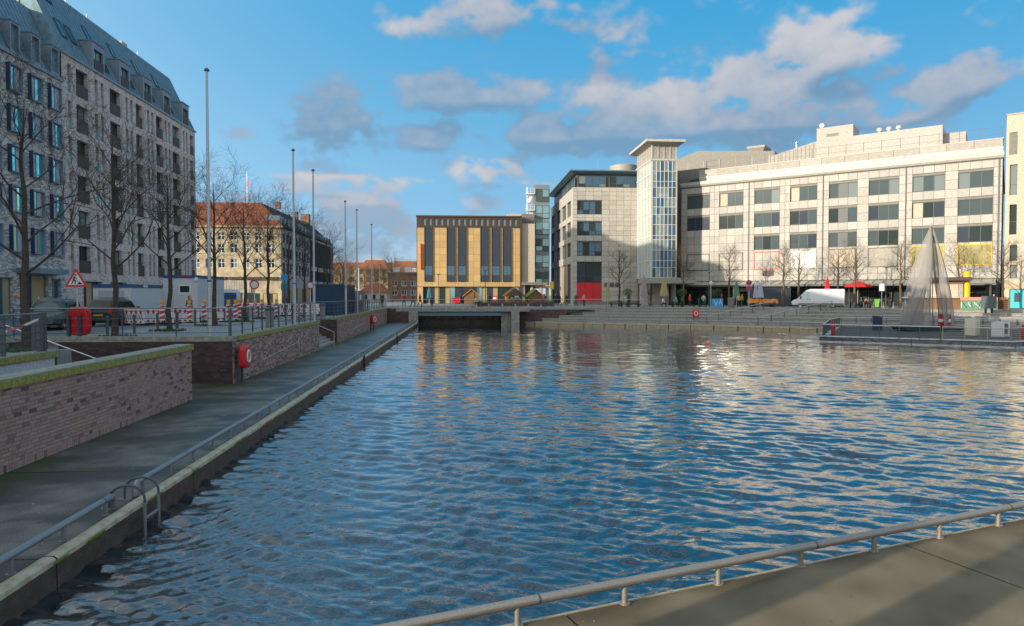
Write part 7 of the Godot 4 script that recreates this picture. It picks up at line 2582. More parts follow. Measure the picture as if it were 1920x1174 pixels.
	bp(gb, "notice", 0.1, 0.22, 1.2, 1.7, 0.4, 0.415, "white")
	bp(gb, "plinth", -0.52, 0.52, -0.02, 0.1, -0.42, 0.42, "concrete")
	var bl := ["first lattice barrier before the white cabin", "second lattice barrier at the white cabin's corner"]
	barrier("red and white %s" % bl[0], V(-19.6, 2.1, -42.2), -0.42, 0)
	barrier("red and white %s" % bl[1], V(-18.35, 2.1, -43.0), -0.25, 0)
	barrier("red and white barrier with plain boards under the third tree", V(-17.2, 2.1, -44.0), -0.3, 1)
	barrier("red and white barrier with plain boards at the tallest flagpole", V(-15.9, 2.15, -45.2), -0.3, 1)
	barrier("red and white barrier before the blue container's end", V(-13.4, 2.2, -55.2), 0.1, 0)
	barrier("second red and white barrier touching the blue container", V(-12.2, 2.2, -56.3), 0.1, 1)
	var n := 0
	for q in [[-18.05, -42.6, 0.3], [-16.75, -43.4, 0.3], [-16.2, -44.3, 0.2], [-15.55, -44.0, 0.4], [-14.9, -44.9, 0.2], [-14.5, -45.0, 0.3], [-16.35, -51.6, 0.2], [-15.85, -51.8, 0.3], [-15.5, -52.6, 0.1], [-15.0, -52.6, 0.3], [-14.6, -53.2, 0.3], [-14.2, -53.6, 0.2]]:
		beacon("striped warning board with amber lamp, %s" % ["first in the row beside the lattice barrier", "second, behind the third tree's trunk", "third, in front of the small-windowed cabin", "fourth, at the plain barrier", "fifth, just before the tallest flagpole", "sixth, touching the tallest flagpole", "first beyond the tallest flagpole", "in the far cluster, beside the fourth tree", "middle of the far cluster", "in the far cluster below the blue van panel", "second to last before the fifth tree", "last in the row, at the fifth tree's trunk"][n], V(q[0], 2.15, q[1]), q[2])
		n += 1
	round_sign("round white road sign with red rim and a plate below, before the boarding", V(-14.85, 2.1, -50.3), 0.0, 2.9, [["red", "white"]], 0.34)
	round_sign("round white road sign with red rim by the blue container", V(-13.5, 2.1, -62.2), 0.0, 3.0, [["red", "white"]], 0.34)
	s = thing("street_name_sign", "blue and green direction sign on a pole before the old row", "sign", V(-13.3, 2.2, -52.5))
	part(s, "pole", bxm(V(0.08, 3.6, 0.08)), "dkrail", V(0, 1.8, 0))
	bp(s, "blue_plate", -0.25, 0.25, 2.8, 3.2, 0.05, 0.08, "skyblue")
	bp(s, "green_plate", -0.25, 0.2, 2.1, 2.6, 0.05, 0.08, "teal")
	for q in [[V(-9.75, 2.2, -35.5), "pale stone litter bin with dark lid behind the long wall's railing"], [V(-9.85, 2.2, -49.2), "pale stone litter bin near the narrow stair"]]:
		var t := thing("litter_bin", q[1], "bin", q[0])
		m = MB.new()
		m.lathe([Vector2(0, 0), Vector2(0.20, 0), Vector2(0.20, 0.95), Vector2(0, 0.95)], 14)
		part(t, "body", m, "binstone")
		m = MB.new()
		m.lathe([Vector2(0.20, 0.95), Vector2(0.23, 0.97), Vector2(0.23, 1.05), Vector2(0.1, 1.14), Vector2(0, 1.14)], 14)
		part(t, "lid", m, "dkrail")
	var rc := thing("park_bench", "red slatted bench behind the railing beyond the blue container", "bench", V(-10.6, 2.2, -64.0))
	for k in 5:
		bp(rc, "slat", -0.7, 0.7, 0.45 + k * 0.16, 0.57 + k * 0.16, -0.05, 0.0, "redmatt")
	bp(rc, "seat", -0.7, 0.7, 0.42, 0.47, 0.0, 0.45, "redmatt")
	for x in [-0.6, 0.6]:
		bp(rc, "leg", x - 0.04, x + 0.04, 0.0, 0.45, 0.0, 0.4, "dkrail")
	bicycle("bicycle leaning at the railing before the barriers by the blue container", V(-11.2, 2.2, -50.5), 0.2)
	bicycle("bicycle parked at the red bench", V(-10.4, 2.2, -60.5), 0.4)
	s = thing("street_lamp", "short street lamp with flat head at the edge of the white brick building", "lamp", V(-17.0, 2.1, -22.0))
	m = MB.new()
	m.tube([V(0, 0, 0), V(0, 3.2, 0)], [0.06, 0.045], 8)
	part(s, "pole", m, "dkrail")
	m = MB.new()
	m.lathe([Vector2(0.12, 3.2), Vector2(0.16, 3.75), Vector2(0.42, 3.78), Vector2(0.42, 3.83), Vector2(0, 3.9)], 14)
	part(s, "lamp_head", m, "greyclad2")
	for q in [[V(-22.5, 2.1, -95.0), "tall dark street lamp among the far barriers"], [V(-17.8, 2.2, -120.0), "white mast beside the small white house"], [V(-13.0, 2.2, -110.0), "dark street lamp mast beyond the last flagpole"]]:
		var t := thing("street_lamp", q[1], "lamp", q[0])
		m = MB.new()
		m.tube([V(0, 0, 0), V(0, 6.4, 0)], [0.08, 0.05], 6)
		part(t, "pole", m, "white" if "white" in q[1] else "dkrail")
		part(t, "lamp_head", bxm(V(0.7, 0.1, 0.3)), "dkrail", V(0, 6.4, 0))
	var tp := thing("barrier_tape", "red and white barrier tape drooping from the near railing", "tape", V(-12.5, 2.2, -17.0))
	for k in 9:
		m = MB.new()
		var a := V(-0.9 + k * 0.12, 0.55 + 0.02 * (k - 4) * (k - 4), 1.0 - k * 0.55)
		var e := V(-0.9 + (k + 1) * 0.12, 0.55 + 0.02 * (k - 3) * (k - 3), 1.0 - (k + 1) * 0.55)
		m.quad(a, e, e + V(0, 0.07, 0.0), a + V(0, 0.07, 0.0))
		m.quad(e + V(0.004, 0, 0), a + V(0.004, 0, 0), a + V(0.004, 0.07, 0), e + V(0.004, 0.07, 0))
		part(tp, "tape_piece", m, "tape" if k % 2 else "white")
	# strips of grass round the tree feet
	m = MB.new()
	var rg := RandomNumberGenerator.new()
	rg.seed = 6
	for k in 9:
		for j in 240:
			var a := rg.randf() * TAU
			var r := rg.randf() * 0.75
			var p := V(-14.15 + cos(a) * r * 1.1, 2.2, [-22.3, -29.1, -34.0, -39.5, -45.0, -50.0, -57.0, -63.0, -12.0][k] + sin(a) * r)
			var u := V(rg.randf_range(-1, 1), 0, rg.randf_range(-1, 1)).normalized() * 0.05
			var up := V(rg.randf_range(-0.05, 0.05), rg.randf_range(0.06, 0.16), rg.randf_range(-0.05, 0.05))
			m.tri(p - u, p + u, p + up)
	var gr := part(self, "grass", m, "leafgreen")
	tag(gr, "short green grass round the feet of the street trees", "grass", "", "stuff")

# ---------------------------------------------------------------- plaza on the right and beyond the bridge
func parasol(label: String, at: Vector3, h: float, r: float, matn: String, open := 0.0) -> void:
	var t := thing("parasol", label, "parasol", at, 0.0, "")
	var m := MB.new()
	m.tube([V(0, 0, 0), V(0, h, 0)], 0.035, 6)
	part(t, "pole", m, "whitetrim")
	m = MB.new()
	if open > 0.0:
		for k in 8:
			var a := TAU * k / 8
			var b := TAU * (k + 1) / 8
			var p := V(cos(a) * open, h - open * 0.36, -sin(a) * open)
			var q := V(cos(b) * open, h - open * 0.36, -sin(b) * open)
			m.tri(V(0, h, 0), p, q)
			m.quad(p + V(0, -0.22, 0), q + V(0, -0.22, 0), q, p)
			m.tri(V(0, h - 0.02, 0), q - V(0, 0.02, 0), p - V(0, 0.02, 0))
	else:
		var rr := []
		var n := 20
		for lv in [[0.35, 1.0], [0.45, 0.93], [0.62, 0.72], [0.8, 0.5], [0.93, 0.3], [1.0, 0.06]]:
			var ring := []
			for k in n:
				var f: float = r * lv[1] * (1.0 if k % 2 else 0.72)
				ring.append(V(cos(TAU * k / n) * f, h * lv[0], -sin(TAU * k / n) * f))
			rr.append(ring)
		for y in rr.size() - 1:
			for k in n:
				m.quad(rr[y][k], rr[y][(k + 1) % n], rr[y + 1][(k + 1) % n], rr[y + 1][k])
	part(t, "canopy", m, matn)
	m = MB.new()
	m.lathe([Vector2(0, 0), Vector2(0.3, 0), Vector2(0.3, 0.1), Vector2(0.06, 0.16), Vector2(0, 0.16)], 12)
	part(t, "foot", m, "concrete")

func table_set(label: String, at: Vector3, turn: float, matn: String) -> void:
	var t := thing("picnic_table", label, "table", at, turn, "tables on the terrace")
	bp(t, "tabletop", -0.9, 0.9, 0.72, 0.77, -0.38, 0.38, matn)
	for z in [-0.75, 0.75]:
		bp(t, "bench", -0.9, 0.9, 0.42, 0.47, z - 0.15, z + 0.15, matn)
	for x in [-0.7, 0.7]:
		bp(t, "leg", x - 0.04, x + 0.04, 0.0, 0.72, -0.3, 0.3, matn)
		bp(t, "bench_leg", x - 0.04, x + 0.04, 0.3, 0.42, -0.85, 0.85, matn)

func scooter(label: String, at: Vector3, turn: float) -> void:
	var t := thing("kick_scooter", label, "scooter", at, turn, "green rental scooters")
	bp(t, "deck", -0.45, 0.35, 0.13, 0.2, -0.08, 0.08, "green")
	var m := MB.new()
	m.tube([V(0.4, 0.15, 0), V(0.28, 1.12, 0)], 0.03, 6)
	m.tube([V(0.28, 1.12, -0.24), V(0.28, 1.12, 0.24)], 0.02, 6)
	part(t, "steering_column", m, "green")
	for x in [-0.48, 0.45]:
		m = MB.new()
		m.lathe([Vector2(0, -0.03), Vector2(0.12, -0.03), Vector2(0.12, 0.03), Vector2(0, 0.03)], 12, V(x, 0.12, 0), Basis(V(1, 0, 0), PI / 2))
		part(t, "wheel", m, "rubber")

func lamp_post(label: String, at: Vector3, h: float) -> void:
	var t := thing("street_lamp", label, "lamp", at)
	var m := MB.new()
	m.tube([V(0, 0, 0), V(0, h, 0)], [0.07, 0.05], 8)
	part(t, "pole", m, "dkrail")
	m = MB.new()
	m.lathe([Vector2(0.08, h - 0.05), Vector2(0.12, h + 0.2), Vector2(0.42, h + 0.24), Vector2(0.4, h + 0.32), Vector2(0, h + 0.36)], 12)
	part(t, "lamp_head", m, "greyclad2")

func hut(label: String, at: Vector3, w: float, d: float, eave: float, ridge: float, wall: String, roof: String, turn := 0.0, verge := "") -> void:
	var t := thing("market_hut", label, "hut", at, turn, "")
	var m := MB.new()
	m.prism([Vector2(-w / 2, 0), Vector2(w / 2, 0), Vector2(w / 2, eave), Vector2(0, ridge - 0.1), Vector2(-w / 2, eave)], V(1, 0, 0), V(0, 1, 0), V(0, 0, d / 2), V(0, 0, -d))
	part(t, "wall", m, wall)
	for s in [-1.0, 1.0]:
		m = MB.new()
		var a := V(s * (w / 2 + 0.3), eave - 0.2, d / 2 + 0.25)
		var b := V(0, ridge, d / 2 + 0.25)
		var z := V(0, 0, -d - 0.5)
		var up := V(0, 0.1, 0)
		if s > 0:
			m.quad(b + up, a + up, a + z + up, b + z + up)
			m.quad(a, b, b + z, a + z)
			m.quad(b, a, a + up, b + up)
			m.quad(a, a + z, a + z + up, a + up)
		else:
			m.quad(a + up, b + up, b + z + up, a + z + up)
			m.quad(b, a, a + z, b + z)
			m.quad(a, b, b + up, a + up)
			m.quad(a + z, a, a + up, a + z + up)
		part(t, "roof", m, verge if verge else roof)
	for k in int(w / 0.25):
		bp(t, "plank", -w / 2 + k * 0.25 + 0.015, -w / 2 + k * 0.25 + 0.235, 0.05, eave - 0.05, d / 2, d / 2 + 0.02, wall)

func plaza_things() -> void:
	big_van()
	parasol("tall closed lilac-grey parasol on the terrace before the office and stair tower", V(24.9, 2.2, -92.0), 4.3, 0.5, "lilac")
	parasol("tall closed beige-green parasol before the stair tower's entrance", V(28.6, 2.2, -95.0), 4.2, 0.62, "beige")
	parasol("closed pale parasol beside the round emblems on the office wall", V(20.3, 2.2, -94.0), 3.4, 0.4, "beige")
	parasol("closed green parasol under the dense round tree", V(38.75, 2.2, -94.0), 3.6, 0.5, "parasolgreen")
	parasol("smaller closed pale blue parasol beside the orange covered cart", V(41.1, 2.2, -93.0), 3.5, 0.36, "paleblue")
	parasol("bigger closed pale blue parasol in front of the orange covered cart", V(40.4, 2.2, -90.0), 3.7, 0.48, "paleblue")
	parasol("closed bright red parasol sticking up behind the white van", V(48.2, 2.2, -87.0), 4.0, 0.48, "redcloth")
	parasol("open bright red parasol at the back of the white van", V(53.0, 2.2, -88.0), 3.55, 0.5, "redcloth", 1.75)
	table_set("brown picnic table under the lilac parasol", V(23.2, 2.2, -91.0), 0.1, "darkwood")
	table_set("long brown picnic table beside the office tree", V(21.0, 2.2, -91.6), 0.0, "darkwood")
	table_set("pale table between the lilac and the beige parasol", V(27.0, 2.2, -93.0), 0.0, "greyclad2")
	table_set("red-brown picnic table at the beige parasol", V(29.6, 2.2, -92.0), 0.1, "darkwood")
	table_set("dark table beneath the open red parasol", V(52.6, 2.2, -86.4), -0.6, "contgrey")
	scooter("green rental scooter beside the blue graffiti board", V(31.6, 2.2, -90.0), 0.3)
	scooter("second green rental scooter, next to the clipped tub tree", V(32.7, 2.2, -90.4), 0.5)
	scooter("green rental scooter lying near the orange covered cart", V(37.6, 2.2, -89.6), 1.0)
	scooter("green rental scooter at the red-brown table", V(30.5, 2.2, -93.2), 1.2)
	var t := thing("graffiti_board", "bright blue board with white graffiti strokes on the plaza", "board", V(33.9, 2.2, -88.6))
	bp(t, "board", -0.75, 0.75, 0.05, 1.15, -0.05, 0.05, "skyblue")
	for k in 6:
		var m := MB.new()
		m.box(V(-0.6 + k * 0.24, 0.6 + 0.12 * sin(k * 2.1), 0.055), V(0.06, 0.75, 0.012), Basis(V(0, 0, 1), 0.45 if k % 2 else -0.3))
		part(t, "graffiti_stroke", m, "white" if k % 3 else "turq")
	t = thing("litter_bin", "round grey litter bin at the top of the stair in the steps", "bin", V(34.6, 2.2, -85.6))
	var m := MB.new()
	m.lathe([Vector2(0, 0), Vector2(0.38, 0), Vector2(0.42, 1.0), Vector2(0.46, 1.05), Vector2(0.46, 1.2), Vector2(0.3, 1.3), Vector2(0, 1.3)], 16)
	part(t, "body", m, "greyclad2")
	round_sign("two round blue and red no-stopping signs on one post before the store", V(37.2, 2.2, -86.2), -0.5, 3.6, [["red", "stripeblue", 1], ["red", "stripeblue", 1]], 0.36)
	t = thing("info_sign", "white framed sign on a post between the red parasol and the mesh sail", "sign", V(53.8, 2.2, -84.0), -0.5)
	part(t, "pole", bxm(V(0.06, 3.4, 0.06)), "steel", V(0, 1.7, 0))
	bp(t, "plate", -0.35, 0.35, 2.1, 3.2, 0.03, 0.06, "greyframe")
	bp(t, "plate_field", -0.27, 0.27, 2.2, 3.1, 0.062, 0.07, "white")
	t = thing("covered_cart", "long low cart under a bright orange tarpaulin", "cart", V(41.0, 2.2, -90.6), -0.1)
	m = MB.new()
	for k in 12:
		var x := -1.9 + k * 0.32
		var h := 1.05 + 0.1 * sin(k * 1.9)
		var h2 := 1.05 + 0.1 * sin((k + 1) * 1.9)
		var lo := 0.55 + 0.08 * sin(k * 2.7)
		m.hexa([V(x, lo, 0.62), V(x + 0.32, lo + 0.04, 0.62), V(x + 0.32, lo, -0.6), V(x, lo, -0.6), V(x, h, 0.5), V(x + 0.32, h2, 0.5), V(x + 0.32, h2, -0.5), V(x, h, -0.5)])
	part(t, "tarpaulin", m, "orange")
	bp(t, "bed", -1.85, 1.85, 0.35, 0.6, -0.5, 0.5, "hutgreen")
	for x in [-1.3, 1.3]:
		for z in [-0.5, 0.5]:
			m = MB.new()
			m.lathe([Vector2(0, -0.06), Vector2(0.28, -0.06), Vector2(0.28, 0.06), Vector2(0, 0.06)], 14, V(x, 0.28, z), Basis(V(1, 0, 0), PI / 2))
			part(t, "wheel", m, "rubber")
	t = cabin("shipping_container", "dark grey shipping container with barred doors behind the orange cart", V(47.0, 2.2, -94.6), V(5.6, 2.7, 2.4), "contgrey", "contgrey", 0.25)
	for k in 5:
		bp(t, "lock_bar", -1.6 + k * 0.36, -1.56 + k * 0.36, 0.2, 2.45, 0.0, 0.05, "steel")
	for q in [[V(49.4, 2.2, -92.2), "cream notice panel by the shop front before the van", 1.3, "creamwall"], [V(51.4, 2.2, -92.0), "yellow-green notice panel above the van's bonnet", 1.2, "beige"]]:
		t = thing("notice_panel", q[1], "panel", q[0], -0.6)
		bp(t, "panel", -q[2] / 2, q[2] / 2, 0.2, 2.4, -0.05, 0.05, q[3])
		bp(t, "foot", -0.3, 0.3, 0.0, 0.2, -0.2, 0.2, "greyclad2")
	lamp_post("street lamp between the clipped tub trees on the terrace", V(34.4, 2.2, -93.0), 4.6)
	lamp_post("street lamp near the framed sign before the store's canopy", V(55.0, 2.2, -85.0), 5.0)
	lamp_post("street lamp by the ochre building's shop windows", V(3.6, 2.2, -105.0), 5.2)
	lamp_post("street lamp at the other end of the ochre building's shop windows", V(-3.9, 2.2, -114.0), 4.8)
	lamp_post("street lamp before the cream building's canopy", V(13.2, 2.2, -112.0), 5.2)
	t = thing("bubble_lamp", "round-headed white lamp beside the graffiti board", "lamp", V(32.9, 2.2, -88.3))
	part(t, "pole", bxm(V(0.07, 3.0, 0.07)), "steel", V(0, 1.5, 0))
	m = MB.new()
	m.ball(V(0, 3.2, 0), V(0.24, 0.32, 0.24), 12)
	part(t, "lamp_head", m, "offwhite")
	# kiosk and the corner by the sandstone building
	t = thing("kiosk", "wooden kiosk with white menu boards and dark overhanging roof behind the mesh sails", "kiosk", V(56.6, 2.2, -77.6), -0.55)
	bp(t, "wall", -2.6, 2.6, 0.0, 1.35, -2.2, 0.0, "wood")
	bp(t, "wall", -2.6, 2.6, 1.351, 3.3, -2.2, -0.03, "greyclad")
	bp(t, "counter", -2.4, 2.2, 1.3, 1.4, 0.0, 0.35, "whitetrim")
	bp(t, "menu_board", -2.2, -1.0, 1.45, 2.9, 0.0, 0.04, "white")
	bp(t, "menu_board", -0.9, 2.1, 1.45, 2.9, 0.0, 0.04, "creamwall")
	bp(t, "lintel", -2.6, 2.6, 3.0, 3.35, 0.0, 0.06, "wood")
	bp(t, "roof", -2.9, 3.4, 3.35, 3.75, -2.6, 0.7, "bronze")
	var tm := TextMesh.new()
	tm.text = "Thies"
	tm.pixel_size = 0.011
	tm.font_size = 44
	tm.depth = 0.02
	var fo := SystemFont.new()
	fo.font_names = ["Droid Sans"]
	tm.font = fo
	part(t, "lettering", tm, "teal", V(-1.3, 2.25, 0.06))
	t = thing("yellow_banner", "tall yellow banner column beside the kiosk", "banner", V(59.4, 2.2, -76.4), -0.5)
	m = MB.new()
	m.lathe([Vector2(0.0, 0.2), Vector2(0.32, 0.25), Vector2(0.36, 1.5), Vector2(0.36, 2.6), Vector2(0.3, 3.6), Vector2(0.36, 3.7), Vector2(0.36, 4.4), Vector2(0, 4.45)], 12)
	part(t, "column", m, "yellow")
	bp(t, "green_band", -0.3, 0.3, 3.3, 3.55, -0.38, 0.38, "teal")
	part(t, "foot", bxm(V(0.7, 0.22, 0.7)), "concrete", V(0, 0.11, 0))
	t = thing("pallet_bench", "stack of orange wooden pallets before the sandstone building", "pallet", V(62.6, 2.2, -75.6), -0.6)
	for k in 5:
		bp(t, "plank", -1.1, 1.1, 0.1 + k * 0.24, 0.2 + k * 0.24, 0.36, 0.42, "wood")
	for x in [-1.08, -0.05, 0.98]:
		bp(t, "post", x, x + 0.12, 0.0, 1.25, 0.24, 0.36, "wood")
	bp(t, "deck", -1.2, 1.2, 1.25, 1.35, -0.5, 0.5, "wood")
	bp(t, "back", -1.1, 1.1, 0.0, 1.2, -0.45, -0.35, "darkwood")
	t = thing("graffiti_wall", "low wall with green and white graffiti beside the pallets", "wall", V(60.3, 2.2, -75.0), -0.6)
	bp(t, "wall", -2.2, 1.4, 0.0, 1.05, -0.1, 0.1, "parasolgreen")
	for k in 14:
		m = MB.new()
		m.box(V(-2.05 + k * 0.25, 0.52 + 0.15 * sin(k * 3.1), 0.105), V(0.07, 0.7 + 0.2 * sin(k * 1.3), 0.012), Basis(V(0, 0, 1), 0.8 * sin(k * 2.3)))
		part(t, "graffiti_stroke", m, ["white", "black", "turq"][k % 3])
	bp(t, "orange_rail", -2.2, 1.4, 1.06, 1.4, -0.08, 0.06, "salmon")
	t = thing("lime_bin", "bright lime green wheeled bin beneath the open red parasol", "bin", V(54.2, 2.2, -85.6), -0.5)
	bp(t, "body", -0.3, 0.3, 0.1, 1.0, -0.3, 0.3, "limegreen")
	bp(t, "lid", -0.33, 0.33, 1.0, 1.1, -0.34, 0.34, "limegreen")
	for x in [-0.22, 0.22]:
		bp(t, "wheel", x - 0.04, x + 0.04, 0.0, 0.18, -0.35, -0.2, "rubber")
	var bt := ["behind the van's rear wheel", "second from the van in the bicycle row", "in the middle of the bicycle row", "before the pale tree trunk", "before the lime green bin", "last in the row by the framed sign"]
	for k in 6:
		bicycle("bicycle parked %s" % bt[k], V(48.6 + k * 1.05, 2.2, -82.2 + k * 0.35), 1.1, ["black", "contgrey", "darkwood"][k % 3], "bicycles parked behind the van")
		m = MB.new()
		m.tube([V(-0.3, 0, 0), V(-0.3, 0.75, 0), V(0.3, 0.75, 0), V(0.3, 0, 0)], 0.025, 5)
		var st := thing("bike_stand", "bent steel bicycle stand %s" % bt[k], "stand", V(48.9 + k * 1.05, 2.2, -82.0 + k * 0.35), 1.1, "bicycle stands")
		part(st, "hoop", m, "steel")
	# beyond the bridge
	hut("wooden gabled market hut beyond the bridge", V(1.65, 2.2, -119.0), 2.5, 3.0, 1.5, 2.55, "wood", "orange")
	hut("small orange market hut with green edged roof", V(12.6, 2.2, -119.0), 2.6, 3.0, 1.35, 2.5, "wood", "hutgreen", 0.1, "hutgreen")
	t = thing("market_pavilion", "round wooden market pavilion with a broad thatched tent roof", "hut", V(9.0, 2.2, -119.0))
	m = MB.new()
	m.lathe([Vector2(1.5, 0), Vector2(1.5, 1.0), Vector2(1.55, 1.02), Vector2(0, 1.02)], 8)
	part(t, "counter", m, "wood")
	for k in 8:
		part(t, "post", bxm(V(0.12, 1.9, 0.12)), "wood", V(cos(TAU * k / 8) * 1.45, 0.95, sin(TAU * k / 8) * 1.45))
	m = MB.new()
	m.lathe([Vector2(2.15, 1.45), Vector2(1.6, 1.85), Vector2(0.7, 2.55), Vector2(0.0, 3.0)], 8)
	m.lathe([Vector2(0, 1.4), Vector2(2.15, 1.42)], 8)
	part(t, "roof", m, "thatch")
	bp(t, "orange_sign", -1.6, -0.9, 0.9, 1.5, 1.3, 1.42, "orange")
	for k in 7:
		bp(t, "white_crate", -0.8 + k * 0.3, -0.57 + k * 0.3, 0.9, 1.25, 1.35, 1.5, "whitetrim" if k % 2 else "wood")
	t = thing("red_figure_sign", "red and white upright sign between the market huts", "sign", V(5.7, 2.2, -118.0))
	bp(t, "board", -0.4, 0.4, 0.1, 1.4, -0.05, 0.05, "redmatt")
	bp(t, "white_field", -0.3, 0.25, 0.8, 1.2, 0.051, 0.06, "white")
	bp(t, "post", -0.05, 0.05, 0.0, 2.6, -0.1, -0.051, "steel")
	t = thing("yellow_sign", "yellow post-shaped sign before the office's street windows", "sign", V(13.9, 2.2, -105.0))
	bp(t, "post", -0.06, 0.06, 0.0, 3.6, -0.05, 0.05, "yellowdark")
	bp(t, "head", -0.28, 0.28, 2.5, 3.7, 0.05, 0.12, "yellow")
	for k in 6:
		t = thing("planter", "dark planter trough %s" % ["at the bridge's middle", "second along the market edge", "third along the market edge", "fourth, before the pavilion", "fifth, before the small orange hut", "sixth, at the bank railing"][k], "planter", V(3.0 + k * 1.9, 2.2, -99.0), 0.0, "planters along the market edge")
		bp(t, "trough", -0.8, 0.8, 0.0, 0.45, -0.3, 0.3, "bronze")
		m = MB.new()
		var rg := RandomNumberGenerator.new()
		rg.seed = 200 + k
		for j in 160:
			var p := V(rg.randf_range(-0.75, 0.75), 0.4, rg.randf_range(-0.25, 0.25))
			var u := V(rg.randf_range(-1, 1), 0.2, rg.randf_range(-1, 1)).normalized() * 0.05
			m.tri(p - u, p + u, p + V(rg.randf_range(-0.15, 0.15), rg.randf_range(0.2, 0.6), rg.randf_range(-0.1, 0.1)))
		part(t, "plants", m, "bush")
	parasol("closed dark green parasol before the ochre building's shop windows", V(-5.8, 2.2, -122.0), 3.0, 0.45, "teal")
	t = thing("lounge_chair", "red lounge seat before the ochre building's windows", "seat", V(-1.0, 2.2, -122.0))
	bp(t, "seat", -0.7, 0.7, 0.2, 0.5, -0.4, 0.4, "redmatt")
	bp(t, "back", -0.7, 0.7, 0.5, 1.1, -0.4, -0.2, "redmatt")
	# people
	var jk := [Color(0.03, 0.035, 0.05), Color(0.02, 0.02, 0.022), Color(0.10, 0.05, 0.04), Color(0.05, 0.07, 0.10), Color(0.35, 0.36, 0.36), Color(0.14, 0.12, 0.09)]
	var tr := [Color(0.03, 0.04, 0.07), Color(0.02, 0.02, 0.025), Color(0.06, 0.06, 0.065)]
	person("person in a bright orange jacket near the small orange hut", V(13.0, 2.2, -108.0), 0.4, "stand", Color(0.8, 0.2, 0.02), tr[1])
	var wl := ["first in the queue before the office, dark jacket", "second of the group before the office, dark blue coat", "third of the group before the office", "walking in dark clothes at the office corner", "in black beside the office's red screen", "walking behind the bank railing in grey", "in brown by the market hut", "dark clothed beside the cream building's pillars"]
	var wp := [V(14.2, 2.2, -103.0), V(14.9, 2.2, -103.4), V(15.8, 2.2, -102.2), V(17.0, 2.2, -101.0), V(18.0, 2.2, -100.0), V(12.6, 2.2, -104.0), V(4.4, 2.2, -106.0), V(13.4, 2.2, -110.0)]
	for k in 8:
		person("person %s" % wl[k], wp[k], k * 1.7, "walk" if k % 2 else "stand", jk[k % 6], tr[k % 3])
	person("person in a pale jacket riding a bicycle over the bridge", V(1.75, 2.35, -88.6), PI / 2, "sit", Color(0.5, 0.55, 0.53), tr[1])
	bicycle("bicycle ridden over the bridge by the person in the pale jacket", V(1.95, 2.22, -88.6), 0.0, "black", "")
	bicycle("bicycle parked at the bank railing before the office", V(10.4, 2.22, -90.4), 0.1, "contgrey", "")
	bicycle("second bicycle parked at the bank railing", V(11.6, 2.22, -90.8), 0.3, "black", "")
	person("person walking onto the bridge in dark clothes", V(-5.6, 2.22, -92.0), 1.2, "walk", jk[1], tr[1])
	person("second person beside the one walking onto the bridge", V(-6.6, 2.22, -93.0), 1.0, "walk", jk[2], tr[0])
	person("dark clothed person standing near the last flagpole", V(-10.6, 2.2, -92.0), 0.0, "stand", jk[0], tr[1])
	person("person bending by the bridge railing in black", V(-3.9, 2.22, -90.0), 0.4, "stand", jk[1], tr[1], Color(0.02, 0.02, 0.02), 1.45)
	person("person in red at the far street beyond the bridge", V(-8.4, 2.2, -100.0), 0.4, "walk", Color(0.5, 0.03, 0.03), tr[0])
	person("dark clothed person at the white board on the terrace", V(23.2, 2.2, -93.6), 2.4, "stand", Color(0.07, 0.11, 0.12), tr[1])
	person("person seated in white at the pale terrace table", V(27.6, 2.2, -92.2), 1.2, "sit", Color(0.6, 0.6, 0.6), tr[1])
	person("person seated in green before the stair tower", V(29.9, 2.2, -93.6), 0.2, "sit", Color(0.03, 0.40, 0.30), tr[1], Color(0.5, 0.5, 0.5))
	person("person in a red jacket at the shop front by the tub trees", V(32.0, 2.2, -94.0), 0.6, "stand", Color(0.55, 0.04, 0.05), tr[2])
	person("person in a beige coat next to the green scooters", V(32.9, 2.2, -91.0), 2.6, "stand", Color(0.45, 0.40, 0.30), tr[2])
	person("person in dark red beside the graffiti board", V(35.4, 2.2, -91.0), 1.0, "walk", Color(0.25, 0.02, 0.03), tr[1])
	person("person in a skin-toned top near the green parasol", V(38.3, 2.2, -92.2), 0.0, "stand", Color(0.55, 0.38, 0.28), tr[1])
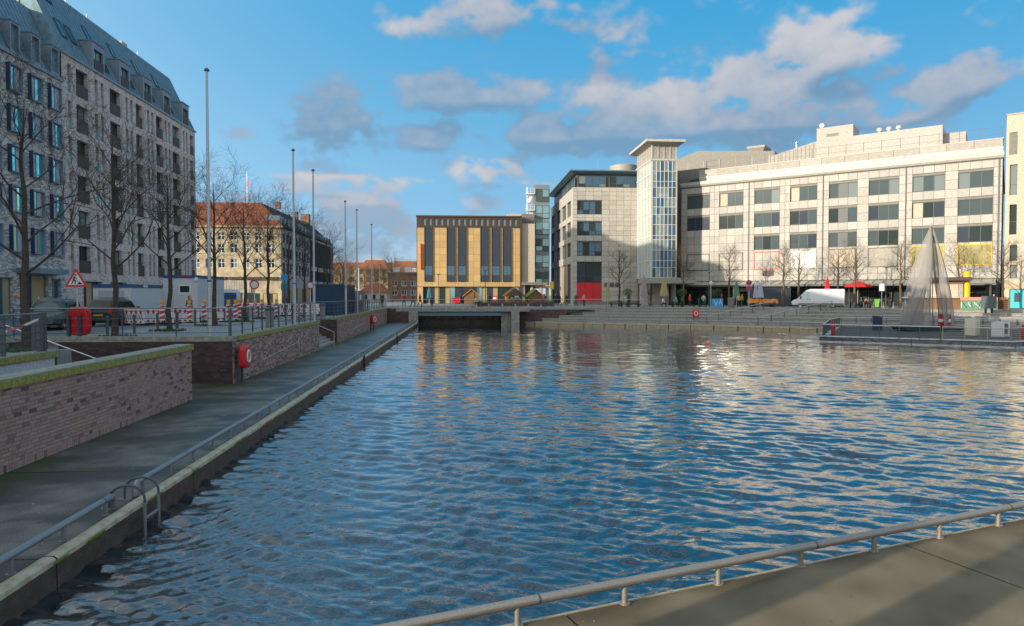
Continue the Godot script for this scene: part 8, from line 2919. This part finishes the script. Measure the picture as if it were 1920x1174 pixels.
	person("person in a yellow jacket before the shop windows", V(40.2, 2.2, -95.5), 0.4, "stand", Color(0.70, 0.40, 0.03), tr[1])
	person("person seated beneath the open red parasol", V(52.0, 2.2, -85.6), 0.4, "sit", jk[5], tr[0])
	person("person seated at the red parasol with a salmon top", V(53.2, 2.2, -86.4), 1.8, "sit", Color(0.6, 0.2, 0.12), tr[0])
	person("person in purple beside the pallets", V(61.3, 2.2, -74.6), 0.0, "stand", Color(0.25, 0.04, 0.14), tr[1])
	person("worker in dark blue overalls behind the barriers at the white cabins", V(-17.9, 2.1, -46.4), 1.2, "stand", Color(0.02, 0.03, 0.07), tr[0], Color(0.35, 0.02, 0.02))
	person("second worker in dark clothes beside the small-windowed cabin", V(-17.2, 2.1, -48.6), -1.0, "stand", jk[1], tr[0])

# ---------------------------------------------------------------- added pillars out of view, placed to cast shadow bands on the near promenade
func behind() -> void:
	var s := V(-sin(deg_to_rad(60.0)), 0, cos(deg_to_rad(60.0)))
	var n := 0
	for q in [[V(4.0, 0.4, -8.1), 13.5, 0.62], [V(6.75, 0.4, -8.1), 15.5, 0.78]]:
		var p: Vector3 = q[0] + s * q[1]
		var t := thing("shadow_pillar", ["slim added brick pillar out of view, casting a shadow band", "stout added brick pillar out of view, casting a shadow band"][n], "pillar", V(p.x, 0.4, p.z), 0.5)
		var w: float = q[2] / 2
		var m := MB.new()
		m.hexa([V(-w, 0, w), V(w, 0, w), V(w, 0, -w), V(-w, 0, -w), V(-w * 0.8, 5.2, w * 0.8), V(w * 0.8, 5.2, w * 0.8), V(w * 0.8, 5.2, -w * 0.8), V(-w * 0.8, 5.2, -w * 0.8)])
		part(t, "shaft", m, "quaybrick")
		part(t, "capstone", bxm(V(w * 1.9, 0.15, w * 1.9)), "cap", V(0, 5.28, 0))
		n += 1

func _ready() -> void:
	rng.seed = 12
	view_and_light()
	materials()
	ground()
	water()
	quay()
	bridge()
	bank()
	pontoon()
	near_quay()
	apartment_block()
	store()
	stone_tower()
	office()
	ochre_store()
	old_row()
	far_town()
	trees()
	street()
	plaza_things()
	behind()
